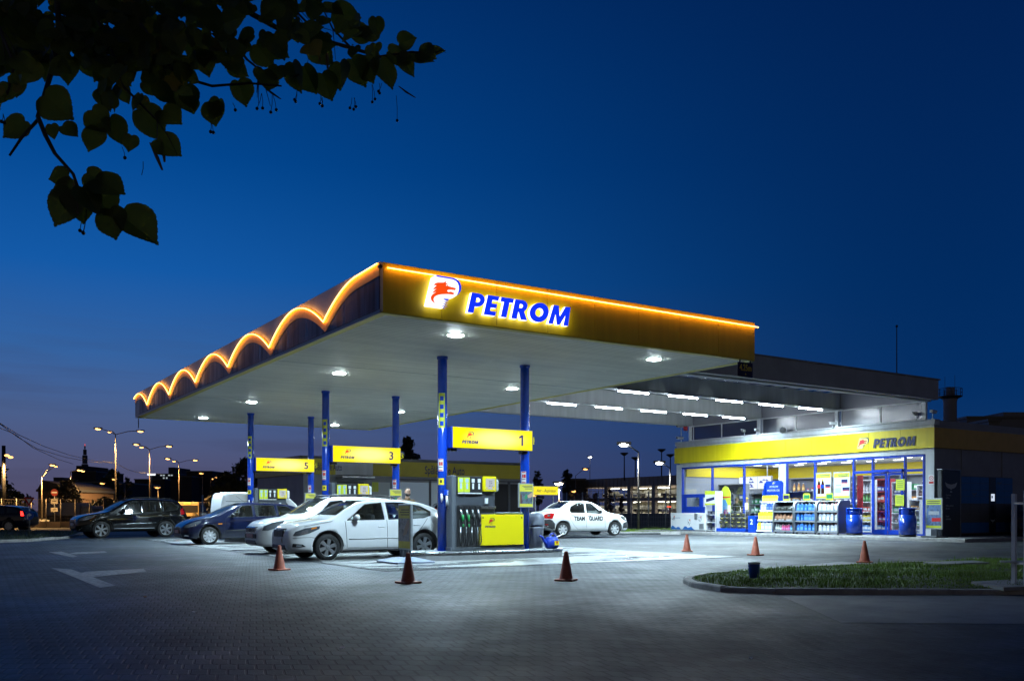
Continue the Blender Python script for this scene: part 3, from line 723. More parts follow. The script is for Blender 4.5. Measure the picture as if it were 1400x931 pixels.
def vpost(y, z0=.17, z1=3.49, w_=.07, x0=None): fr.box(SX + .02 if x0 is None else x0, SX + .16, y - w_ / 2, y + w_ / 2, z0, z1, .006)
for y in YM: vpost(y)
fr.box(SX + .022, SX + .158, 21.70, 35.72, 3.40, 3.492, .006); fr.box(SX + .022, SX + .158, 29.15, 35.68, .172, .40, .006); fr.box(SX + .022, SX + .158, 25.07, 28.7, .172, .30, .006)
fr.box(SX + .024, SX + .156, 21.75, 25.03, 2.80, 2.90, .006); fr.box(SX + .024, SX + .156, 21.75, 25.03, .171, .235, .005)
fr.build('window_frame', M_bluef, shop)
b = MB(SHO); b.box(SX - .012, SX + .02, 28.72, 29.13, .17, 3.40); b.build('pier', M_grey, shop)
b = MB(SHO); b.box(SX + .03, SX + .12, 33.58, 35.65, 1.88, 2.06, .01); b.box(SX + .03, SX + .12, 33.58, 35.65, 1.06, 1.40, .01); b.box(SX + .031, SX + .119, 35.42, 35.64, 1.39, 1.89); b.box(SX + .031, SX + .119, 34.22, 34.42, 1.39, 1.89); bp = b.build('night_hatch', M_bluef, shop)
b = MB(SHO); b.box(SX + .05, SX + .06, 34.42, 35.42, 1.40, 1.88); b.build('hatch_pane', M_glass, bp)
for y0, y1 in zip(YM[1:], YM[:-1]):
    if y1 - y0 < .6: continue
    b = MB(SHO); b.box(SX + .085, SX + .095, y0 + .03, y1 - .03, .2, 3.42); b.build('pane', M_glass, shop)
# sliding door
for y0, y1 in ((22.62, 23.32), (23.36, 24.06)):
    b = MB(SHO); x0, x1 = SX - .03, SX + .015
    b.box(x0, x1, y0, y0 + .09, .18, 2.79, .004); b.box(x0, x1, y1 - .09, y1, .18, 2.79, .004); b.box(x0 + .002, x1 - .002, y0 + .09, y1 - .09, 2.68, 2.788, .004); b.box(x0 + .002, x1 - .002, y0 + .09, y1 - .09, .182, .38, .004)
    d = b.build('sliding_door', M_bluef, shop)
    b = MB(SHO); b.box(SX - .012, SX - .004, y0 + .09, y1 - .09, .38, 2.68); b.build('door_pane', M_glass, d)
b = MB(SHO); b.box(SX - .10, SX + .02, 22.62, 24.06, 2.80, 2.93, .01); b.box(SX - .14, SX - .1, 23.25, 23.45, 2.83, 2.90, .01); b.build('door_operator', M_bluef, shop)
# ceiling lights inside
M_panel = emat('ceiling_panel', (.93, .97, 1.0), 7.)
b = MB(SHO)
for y in [22.3 + 1.5 * i for i in range(9)]:
    for x in (35.3, 36.9, 38.5, 40.1): b.box(x - .10, x + .10, y - .22, y + .22, 3.655, 3.678)
b.build('ceiling_light', M_panel, shop)
for y in (23.6, 28.5, 33.2):
    l = bpy.data.lights.new('shop_lamp', 'AREA'); l.shape = 'RECTANGLE'; l.size = 4.6; l.size_y = 4.4; l.energy = 340; l.color = (.76, .87, 1.0)
    lo = bpy.data.objects.new('shop_lamp', l); COL.objects.link(lo); lo.location = Vector((37.6, y, 3.64)) - SHO; lo.parent = shop
# band lettering
sg = thing('shop_sign', 'flat blue letters with wolf emblem on the shop yellow band', 'sign', (SX - .09, 24, 4.1))
SO = sg.location
p0, p1 = PX(1194, 610, SX - .09), PX(1252.5, 610, SX - .09)
hz = PX(1222, 598, SX - .09).z - PX(1222, 610.5, SX - .09).z
for ch, ol in word('PETROM', hz, p0.y - p1.y):
    o = link('letter', shape_mesh('letter', ol, .012, [M_txt]), sg, Vector((SX - .105, p0.y, PX(1222, 610.8, SX).z)) - SO); o.rotation_euler = FACE['-x']
emblem(sg, Vector((SX - .1, PX(1173.5, 606, SX).y, PX(1180, 613.5, SX).z)) - SO, '-x', .48, mat('pale_yellow', (.78, .70, .25), .5), M_txt, M_red, .006)
sg = thing('inner_sign', 'PETROM lettering with emblem on the yellow band inside the shop', 'sign', (BX, 33, 3.1))
sg['label'] = 'small dark lettering on yellow band inside, behind the leftmost window'
SO = sg.location
p0, p1 = PX(955, 655, BX - .06), PX(975, 655, BX - .06)
for ch, ol in word('PETROM', .34, p0.y - p1.y): 
    o = link('letter', shape_mesh('letter', ol, .004, [M_txt]), sg, Vector((BX - .06, p0.y, 3.14)) - SO); o.rotation_euler = FACE['-x']
q = PX(944, 655, BX - .06); emblem(sg, Vector((BX - .06, q.y, 3.08)) - SO, '-x', .48, M_white, M_txt, M_red, .004, board=False)
# warning plate on the right pier
def plate(name, label, cat, loc, wd, ht, face, m_back, lines=(), icon=None, group=None, frame=None):
    """flat printed plate: lines = [(text, size, dz, material)]"""
    t = thing(name, label, cat, loc, group=group)
    rot = {'-x': -90, '-y': 0}[face]; t.rotation_euler = (0, 0, R(rot))
    b = MB(); b.box(-wd / 2, wd / 2, -.006, .0, -ht / 2, ht / 2, .001); b.build('plate', m_back, t)
    if frame:
        b = MB(); f_ = .03 * max(wd, ht)
        b.box(-wd / 2 - f_, wd / 2 + f_, -.012, .006, ht / 2, ht / 2 + f_); b.box(-wd / 2 - f_, wd / 2 + f_, -.012, .006, -ht / 2 - f_, -ht / 2); b.box(-wd / 2 - f_, -wd / 2, -.0118, .0058, -ht / 2, ht / 2); b.box(wd / 2, wd / 2 + f_, -.0118, .0058, -ht / 2, ht / 2)
        b.build('frame', frame, t)
    for i, (s_, sz, dz, m_) in enumerate(lines):
        text('lettering', s_, sz, m_, t, (0, -.009, dz), extrude=.001, width=None)
    return t
t = plate('warning_plate', 'small white plate with red crossed circle on the pier right of door', 'sign', (SX - .008, PX(1274.5, 655, SX).y + .03, PX(1274, 655.5, SX).z), .24, .38, '-x', M_white)
b = MB(); 
for i in range(20):
    a0, a1 = 2 * math.pi * i / 20, 2 * math.pi * (i + 1) / 20
    b.poly([(r_ * math.cos(a_), -.009, .06 + r_ * math.sin(a_)) for r_, a_ in ((.075, a0), (.095, a0), (.095, a1), (.075, a1))])
b.bar((-.055, -.009, .005), (.055, -.009, .115), .002, .015); b.bar((.055, -.009, .005), (-.055, -.009, .115), .002, .015); b.box(-.1, .1, -.009, -.0075, -.16, -.07)
b.build('symbol', M_red, t)

# ---------------------------------------------------------------- link roof between shop and canopy
link_roof = thing('link_roof', 'grey beamed translucent roof joining the shop to the canopy', 'roof', (26, 28, 5.6))
LO = link_roof.location
BZ0, BZ1 = 5.70, 6.36
BXL = 17.75
for y in (35.15, 30.45, 25.95):
    b = MB(LO); b.box(BXL, SX + .12, y - .17, y + .17, BZ0, BZ1, .02); b.box(BXL, SX + .12, y - .20, y + .20, BZ0 - .03, BZ0 - .002); b.build('beam', M_grey, link_roof)
y = 21.38
b = MB(LO); b.box(BXL + .3, SX + .2, y - .2, y + .05, 5.66, 6.44, .01); b.build('edge_beam', mat('edge_beam_grey', (.34, .345, .36), .5, noise=(1.5, .1)), link_roof)
b = MB(LO); b.box(BXL + .3, SX + .1, y + .06, y + .34, 5.60, 5.67, .01); b.build('flange', M_grey, link_roof)
b = MB(LO)                                           # rafters and purlins
x = BXL + .4
while x < SX:
    b.box(x - .03, x + .03, 21.5, 35.3, 6.37, 6.45); x += .93
for yy in (23.5, 28.2, 32.8): b.box(BXL + .2, SX, yy - .03, yy + .03, 6.452, 6.50)
b.build('rafter', M_grey, link_roof)
b = MB(LO); nn = 10
A = []
for i in range(nn + 1):
    yy = 21.2 + (35.5 - 21.2) * i / nn; zz = 6.51 + .34 * math.sin(math.pi * i / nn) ** .6
    A.append([b.bm.verts.new((BXL + .2, yy, zz)), b.bm.verts.new((SX + .1, yy, zz))])
for P, Q in zip(A, A[1:]):
    f = b.bm.faces.new((P[0], P[1], Q[1], Q[0])); f.smooth = True
b.build('roof_sheet', M_poly, link_roof)
b = MB(LO); b.box(BXL + .2, SX + .3, 21.15, 21.35, 6.445, 6.50, .01); b.build('gutter', M_mgrey, link_roof)
# clerestory glazing standing on the parapet
b = MB(LO); xp = SX + .06
for y in (35.15, 30.45, 25.95, 21.75):
    b.box(xp, xp + .14, y - .09, y + .09, 4.875, 5.69, .008)
    if y > 22: b.box(xp + .01, xp + .1, y - .26, y - .22, 4.875, 5.69, .004)
for y in (32.9, 28.2, 23.75): b.box(xp + .03, xp + .10, y - .03, y + .03, 4.9, 5.62)
b.box(xp + .02, xp + .11, 21.8, 35.1, 5.61, 5.67, .004); b.box(xp + .02, xp + .11, 21.8, 35.1, 4.872, 4.93, .004)
b.build('glazing_frame', M_wplas, link_roof)
for y0, y1 in ((32.93, 35.05), (30.55, 32.87), (28.23, 30.2), (26.05, 28.17), (23.78, 25.7), (21.85, 23.72)):
    b = MB(LO); b.box(xp + .05, xp + .06, y0, y1, 4.93, 5.61); b.build('glazing_pane', glass('smoked_pane', (.34, .33, .40), .14, .30), link_roof)
b = MB(LO); b.box(xp + .12, xp + .15, 21.8, 35.1, 5.68, 6.42); b.build('gable_sheet', mat('twin_wall_sheet', (.34, .33, .38), .28), link_roof)
# fluorescent tubes under the beams
M_tube = emat('fluorescent_tube', (.82, .94, 1.0), 85.)
def tubes(spans, y, z, nm):
    for a0, a1, ya in spans:
        xa, xb = PY(a0, ya, y).x, PY(a1, ya, y).x
        t = thing('tube_light', nm, 'lamp', ((xa + xb) / 2, y, z), group='white tube lights in rows under the link roof')
        h = (xb - xa) / 2
        b = MB(); b.box(-h, h, -.05, .05, .03, .09, .01); b.box(-h * .7, -h * .66, -.01, .01, .09, BZ0 - z - .032 if abs(y - 20) > 0 else .1); b.box(h * .66, h * .7, -.01, .01, .09, BZ0 - z - .032); b.build('housing', M_wplas, t)
        b = MB(); b.cyl((-h + .02, 0, .0), (h - .02, 0, .0), .026, n=10); b.build('tube', M_tube, t)
        l = bpy.data.lights.new('tube_lamp', 'AREA'); l.shape = 'RECTANGLE'; l.size = 2 * h; l.size_y = .08; l.energy = 360; l.color = (.66, .88, 1.0)
        lo = bpy.data.objects.new('tube_lamp', l); COL.objects.link(lo); lo.location = (0, 0, -.035); lo.parent = t; l.spread = R(160)
names_a = ['leftmost', 'second from left', 'middle', 'second from right', 'rightmost']
def row(sp, y, z, which):
    for i, s_ in enumerate(sp): tubes([s_], y, z, f'bright white tube light, {names_a[i]} of the five under the {which} grey roof beam')
row([(748, 788, 552), (814, 851, 558), (876, 911, 563), (934, 967, 566), (988, 1018, 570)], 30.2, 5.58, 'farther')
row([(845, 887, 535), (914, 954, 542), (979, 1015, 547), (1038, 1071, 552), (1092, 1124, 556)], 25.7, 5.58, 'nearer')

# cameras, siren, horn on the parapet
def cctv(px, py, yaw, label, x=SX - .02, s=1., dark=False):
    p = PX(px, py, x)
    t = thing('security_camera', label, 'camera', p, R(yaw), group='security cameras on the shop parapet')
    m = M_black if dark else M_white
    b = MB(); b.box(-.28 * s, .24 * s, -.06 * s, .06 * s, -.05 * s, .05 * s, .015); b.box(-.34 * s, .26 * s, -.075 * s, .075 * s, .052 * s, .068 * s, .005); b.build('housing', M_white, t)
    b = MB(); b.cyl((-.285 * s, 0, 0), (-.30 * s, 0, 0), .04 * s, n=10); b.build('lens', M_black, t)
    zb = min(-.12, 4.87 - p.z)
    b = MB(); b.tube([(.05, 0, -.05 * s), (.08, 0, -.10), (.1, 0, zb)], .02, 6); b.cyl((.1, 0, zb), (.1, 0, zb + .02), .05, n=10); b.build('bracket', M_white, t)
cctv(1017, 589, 25, 'white camera beside the glazing post above the third shop window'); cctv(1035, 588, 200, 'hooded camera turned right, next to the white one above shop glass', dark=True)
cctv(1141, 579, 160, 'hooded camera above the yellow band near the middle glazing post'); cctv(1252, 566, 20, 'camera on a hoop bracket above the yellow band near the right corner')
cctv(1276, 563, 195, 'white camera pointing right off the shop roof corner')
cctv(930, 583, 10, 'upper white camera at the far left roof corner', x=SX + .1); cctv(930, 599, 10, 'lower white camera at the far left roof corner', x=SX + .1)
p = PX(1073, 588, SX - .02); t = thing('loudspeaker', 'round grey loudspeaker on the shop parapet', 'speaker', p)
b = MB(); b.lathe((0, 0, 0), [(.16, -.16), (.15, -.12), (.07, 0), (.05, .08)], 16, ax=(1, 0, 0), cap0=False); b.build('horn', M_grey, t)
b = MB(); b.cyl((.02, 0, -.05), (.02, 0, 4.87 - p.z), .02, n=8); b.build('bracket', M_grey, t)
p = PX(938, 585, SX + .02); t = thing('alarm_siren', 'red siren box at the left end of the shop roof', 'siren', p)
b = MB(); b.box(-.1, .02, -.13, .13, -.14, .14, .03); b.build('housing', M_red, t)
b = MB(); b.box(.022, .08, -.02, .02, -.2, .16); b.build('bracket', M_gal, t)
# ---------------------------------------------------------------- vehicles
def interp(ctrl, x):
    """monotone-ish cubic through control points"""
    n = len(ctrl)
    if x <= ctrl[0][0]: return ctrl[0][1]
    if x >= ctrl[-1][0]: return ctrl[-1][1]
    for i in range(n - 1):
        if ctrl[i][0] <= x <= ctrl[i + 1][0]: break
    def slope(j):
        if j <= 0 or j >= n - 1:
            a, b = (0, 1) if j <= 0 else (n - 2, n - 1); return (ctrl[b][1] - ctrl[a][1]) / (ctrl[b][0] - ctrl[a][0])
        d0 = (ctrl[j][1] - ctrl[j - 1][1]) / (ctrl[j][0] - ctrl[j - 1][0]); d1 = (ctrl[j + 1][1] - ctrl[j][1]) / (ctrl[j + 1][0] - ctrl[j][0])
        return 0 if d0 * d1 <= 0 else 2 * d0 * d1 / (d0 + d1)
    x0, y0 = ctrl[i]; x1, y1 = ctrl[i + 1]; h = x1 - x0; t = (x - x0) / h
    return (2 * t ** 3 - 3 * t * t + 1) * y0 + (t ** 3 - 2 * t * t + t) * h * slope(i) + (-2 * t ** 3 + 3 * t * t) * y1 + (t ** 3 - t * t) * h * slope(i + 1)

M_int = mat('car_interior', (.17, .17, .17), .8)
M_seat = mat('seat_cloth', (.07, .07, .078), .85)
M_head = mat('headlamp_glass', (.16, .17, .19), .06, coat=1.0, spec=.8, metal=.5)
M_lampw = mat('lamp_reflector', (.75, .77, .8), .12, .9)
M_tail = mat('tail_lamp', (.45, .008, .008), .12, coat=1.0)
M_tailon = emat('tail_lamp_lit', (1, .02, .015), 6.)
M_alloy = mat('alloy_rim', (.50, .52, .55), .28, .85)
M_cap = mat('wheel_cover', (.55, .56, .58), .38, .3)
M_plate = mat('number_plate', (.62, .62, .62), .5)

class Car:
    def __init__(s, label, cat, paint, top, belt, width, bot, L, wheels, wr, name='parked_car', group=None, tum=.40, lower=None):
        s.top, s.belt, s.width, s.bot, s.L, s.wheels, s.wr, s.tum = top, belt, width, bot, L, wheels, wr, tum
        s.paint = paint; s.t = thing(name, label, cat, group=group); s.lower = lower or paint
        s.cut_wins = []; s.body()
    def sec(s, x):
        t, b, o, W = interp(s.top, x), interp(s.belt, x), interp(s.bot, x), interp(s.width, x)
        b = min(b, t - .02); g = t - b; h = b - o
        ys = W * .945; gy = max(0., g - .07)
        yr = max(.25 * W, ys - gy * s.tum); rr = min(.075, g * .45)
        p = [(0, o), (W * .55, o), (W * .88, o + .012), (W * .955, o + .06), (W * .985, o + .15 * h + .03), (W, o + .42 * h), (W * .998, o + .62 * h), (W * .987, o + .80 * h), (W * .968, o + .93 * h), (ys, b)]
        zr = t - rr
        for k in (.2, .4, .6, .8): p.append((ys + (yr - ys) * k, b + (zr - b) * k))
        p += [(yr, zr), (yr - .022, zr + rr * .45), (yr - .07, zr + rr * .78), (yr * .72, t - .004), (yr * .36, t + .006), (0, t + .010)]
        return p
    def hw(s, x, z):
        p = s.sec(x)
        for (y0, z0), (y1, z1) in zip(p[2:], p[3:]):
            if z0 <= z <= z1 and z1 > z0: return y0 + (y1 - y0) * (z - z0) / (z1 - z0)
        return p[-5][0] if z > p[-1][1] - .1 else p[2][0]
    def body(s):
        xs = [s.L * (i / 46) for i in range(47)]
        for c in s.top + s.width + s.bot: xs.append(c[0])
        xs = sorted(set(round(x, 3) for x in xs if 0 <= x <= s.L)); xs = [x for i, x in enumerate(xs) if i == 0 or x - xs[i - 1] > .012]
        bm = bmesh.new(); rings = []
        for x in xs:
            p = s.sec(x); r = [bm.verts.new((x, y, z)) for y, z in p] + [bm.verts.new((x, -y, z)) for y, z in reversed(p[1:-1])]
            rings.append(r)
        n = len(rings[0])
        for A, B in zip(rings, rings[1:]):
            for i in range(n):
                f = bm.faces.new((A[i], A[(i + 1) % n], B[(i + 1) % n], B[i])); f.smooth = True
        bm.faces.new(rings[0]); bm.faces.new(list(reversed(rings[-1])))
        bmesh.ops.recalc_face_normals(bm, faces=bm.faces)
        me = bpy.data.meshes.new('body'); bm.to_mesh(me); bm.free(); me.materials.append(s.paint); me.materials.append(M_int)
        s.bo = link('body', me, s.t)
    def cut(s, wins, shields, arches=True):
        """open the windows, windscreens and wheel arches in the body"""
        cs = []
        def cutter(mb):
            me = mb.mesh('cut', [M_int]); o = link('cut', me); cs.append(o)
        for w_ in wins:
            b = MB(); b.prism([(x, -1.3, z) for x, z in w_], (0, 2.6, 0)); cutter(b)
        for (xa, za, wa, xb, zb, wb, dx) in shields:
            b = MB(); q = .03
            A = [(xa, -wa, za), (xa, wa, za), (xb, wb, zb), (xb, -wb, zb)]
            lift = Vector((-(zb - za), 0, (xb - xa))).normalized() * (.16 if dx > 0 else .16)
            if lift.z < 0: lift = -lift
            A0 = [Vector(a) + lift for a in A]; B0 = [Vector((A[0][0] + dx, A[0][1], A[0][2] - .02)), Vector((A[1][0] + dx, A[1][1], A[1][2] - .02)), Vector((A[2][0] + dx * .8, A[2][1], A[2][2] - .03)), Vector((A[3][0] + dx * .8, A[3][1], A[3][2] - .03))]
            va = [b.bm.verts.new(v) for v in A0]; vb = [b.bm.verts.new(v) for v in B0]
            b.bm.faces.new(va); b.bm.faces.new(list(reversed(vb)))
            for i in range(4): b.bm.faces.new((va[i], vb[i], vb[(i + 1) % 4], va[(i + 1) % 4]))
            cutter(b)
        if arches:
            for x in s.wheels:
                for sg_ in (1, -1):
                    W = interp(s.width, x)
                    b = MB(); b.cyl((x, sg_ * (W - .30), s.wr + .02), (x, sg_ * (W + .2), s.wr + .02), s.wr + .062, n=40); cutter(b)
        for c in cs:
            m = s.bo.modifiers.new('c', 'BOOLEAN'); m.operation = 'DIFFERENCE'; m.object = c; m.solver = 'EXACT'
            try: m.material_mode = 'TRANSFER'
            except Exception: pass
        bpy.context.view_layer.update()
        dg = bpy.context.evaluated_depsgraph_get()
        me = bpy.data.meshes.new_from_object(s.bo.evaluated_get(dg)); s.bo.modifiers.clear(); old = s.bo.data; s.bo.data = me; me.name = 'body'; bpy.data.meshes.remove(old)
        for c in cs:
            d = c.data; bpy.data.objects.remove(c); bpy.data.meshes.remove(d)
    def outline(s, pts, n=6):
        r = []
        for i, p in enumerate(pts):
            q = pts[(i + 1) % len(pts)]
            for k in range(n): r.append((p[0] + (q[0] - p[0]) * k / n, p[1] + (q[1] - p[1]) * k / n))
        return r
    def patch(s, name, pts, m, off=.004, sides=(1, -1), parent=None, thick=0., grid=.05):
        """flat region drawn in the side view, laid on the body's side surface"""
        for sg_ in sides:
            b = MB(); ol = s.outline(pts, 8)
            f = b.bm.faces.new([b.bm.verts.new((x, 0, z)) for x, z in ol])
            bmesh.ops.triangulate(b.bm, faces=[f])
            bmesh.ops.subdivide_edges(b.bm, edges=[e for e in b.bm.edges if e.calc_length() > grid], cuts=2, use_grid_fill=True)
            bmesh.ops.triangulate(b.bm, faces=b.bm.faces)
            for v in b.bm.verts: v.co.y = sg_ * (s.hw(v.co.x, v.co.z) + off)
            for f in b.bm.faces: f.smooth = True
            b.build(name, m, parent or s.t)
    def line(s, name, pts, m, r=.006, sides=(1, -1), off=0., closed=False, parent=None, n=6):
        for sg_ in sides:
            b = MB(); ol = s.outline(pts, n) if closed else [(pts[i][0] + (pts[i + 1][0] - pts[i][0]) * k / n, pts[i][1] + (pts[i + 1][1] - pts[i][1]) * k / n) for i in range(len(pts) - 1) for k in range(n)] + [pts[-1]]
            if closed: ol = ol + ol[:1]
            b.tube([(x, sg_ * (s.hw(x, z) + off), z) for x, z in ol], r, 6); b.build(name, m, parent or s.t)
    def windows(s, wins, m=None):
        for w_ in wins:
            s.patch('side_window', w_, m or M_cgl, -.008); s.line('window_seal', w_, M_black, .010, closed=True, off=.0)
    def shield(s, name, xa, za, wa, xb, zb, wb, crown=.05, lift=.0):
        b = MB(); nx, ny = 8, 10; V = []
        for i in range(nx + 1):
            t = i / nx; row_ = []
            for j in range(ny + 1):
                u = j / ny * 2 - 1; w_ = wa + (wb - wa) * t
                x = xa + (xb - xa) * t; z = za + (zb - za) * t + lift + .03 * math.sin(math.pi * t)
                d = crown * u * u
                row_.append(b.bm.verts.new((x + d * (1 if xb > xa else -1), u * w_, z - d * .25)))
            V.append(row_)
        for i in range(nx):
            for j in range(ny):
                f = b.bm.faces.new((V[i][j], V[i + 1][j], V[i + 1][j + 1], V[i][j + 1])); f.smooth = True
        g = b.build(name, M_cgl, s.t)
        b = MB(); e = [V_ for V_ in ()]
        ring = [(xa + (xb - xa) * t + crown * u * u * (1 if xb > xa else -1), u * (wa + (wb - wa) * t), za + (zb - za) * t + lift + .03 * math.sin(math.pi * t) - crown * u * u * .25) for t, u in [(0, -1 + .2 * k) for k in range(11)] + [(t_ / 8, 1) for t_ in range(1, 9)] + [(1, 1 - .2 * k) for k in range(1, 11)] + [(1 - t_ / 8, -1) for t_ in range(1, 9)]]
        b.tube(ring, .012, 5); b.build('screen_seal', M_black, s.t)
        return g
    def wheel_set(s, spokes=6, m=None, tw=.20, rim=.70, style='spoke'):
        m = m or M_alloy; wr = s.wr
        # one wheel mesh pair, copied four times
        b = MB(); b.lathe((0, -tw / 2, 0), [(rim * wr, 0), (.93 * wr, .0), (.985 * wr, .025), (wr, .05), (wr, tw - .05), (.985 * wr, tw - .025), (.93 * wr, tw), (rim * wr, tw)], 36, ax=(0, 1, 0), cap0=False, cap1=False)
        tyre = b.mesh('tyre', M_rub)
        b = MB(); r = rim * wr
        b.lathe((0, -tw / 2 + .012, 0), [(r, 0), (r * 1.02, .005), (r * .95, .012), (r * .90, .06), (r * .30, .075)], 36, ax=(0, 1, 0), mi=1, cap0=False)
        b.lathe((0, -tw / 2 + .004, 0), [(r * .90, .03), (r * .95, .004), (r * 1.02, .0), (r * 1.03, .012)], 36, ax=(0, 1, 0), cap0=False, cap1=False)
        for k in range(spokes):
            a = 2 * math.pi * k / spokes + .3
            u = Vector((math.cos(a), 0, math.sin(a))); v = Vector((-math.sin(a), 0, math.cos(a))); y0 = -tw / 2 + .012
            w0, w1 = (.030, .048) if style == 'spoke' else (.03, .05)
            if spokes > 6: w0, w1 = .028, .046
            P = [u * (r * .16) + v * w0, u * (r * .93) + v * w1, u * (r * .93) - v * w1, u * (r * .16) - v * w0]
            b.prism([p + Vector((0, y0, 0)) for p in P], (0, .03, 0))
        b.lathe((0, -tw / 2 + .004, 0), [(r * .12, 0), (r * .22, .006), (r * .24, .04)], 20, ax=(0, 1, 0))
        rimm = b.mesh('rim', [m, M_black])
        for x in s.wheels:
            for sg_ in (-1, 1):
                W = interp(s.width, x)
                wt = bpy.data.objects.new('wheel', None); COL.objects.link(wt); wt.parent = s.t; wt.location = (x, sg_ * (W - tw / 2 - .025), wr); wt.rotation_euler = (0, 0, 0 if sg_ < 0 else math.pi)
                link('tyre', tyre, wt); link('rim', rimm, wt)
    def mirror(s, x, z, m):
        for sg_ in (-1, 1):
            y = s.hw(x, z)
            b = MB(); b.ball((x + .02, sg_ * (y + .13), z + .055), .075, .105, .072); b.obox((x + .0, sg_ * (y + .03), z), (1, 0, 0), (0, 1, .25 * sg_), (0, 0, 1), .035, .06, .015); b.build('mirror', [m], s.t)
    def handle(s, x, z, m):
        for sg_ in (-1, 1):
            y = s.hw(x, z); b = MB(); b.box(x - .085, x + .085, sg_ * y - .018, sg_ * y + .018, z - .014, z + .014, .01, seg=2); b.build('door_handle', m, s.t)
    def seats(s, xs, z0, z1):
        b = MB()
        for x in xs:
            for y in (-.36, .36):
                b.box(x, x + .14, y - .22, y + .22, z0, z1, .06, seg=2); b.box(x + .05, x + .13, y - .12, y + .12, z1 + .03, z1 + .19, .04, seg=2)
        b.build('seat', M_seat, s.t)
    def nose_box(s, name, x0, x1, hy, z0, z1, m, bev=.015, parent=None):
        b = MB(); b.box(x0, x1, -hy, hy, z0, z1, bev, seg=2); return b.build(name, m, parent or s.t)
    def place(s, px, py, rz):
        s.t.location = (px, py, 0) if not isinstance(px, Vector) else px; s.t.rotation_euler = (0, 0, rz)

CARW = mat('car_white', (.74, .75, .76), .30, coat=1.0, spec=.15, noise=(1.6, .06))
CARW2 = mat('car_white_dusty', (.72, .73, .73), .34, coat=.9, spec=.15, noise=(1.1, .05))
CARBL = mat('car_dark_blue', (.002, .0055, .028), .28, coat=1.0, spec=.1)
CARBK = mat('car_black', (.004, .004, .0045), .22, coat=1.0, spec=.05)

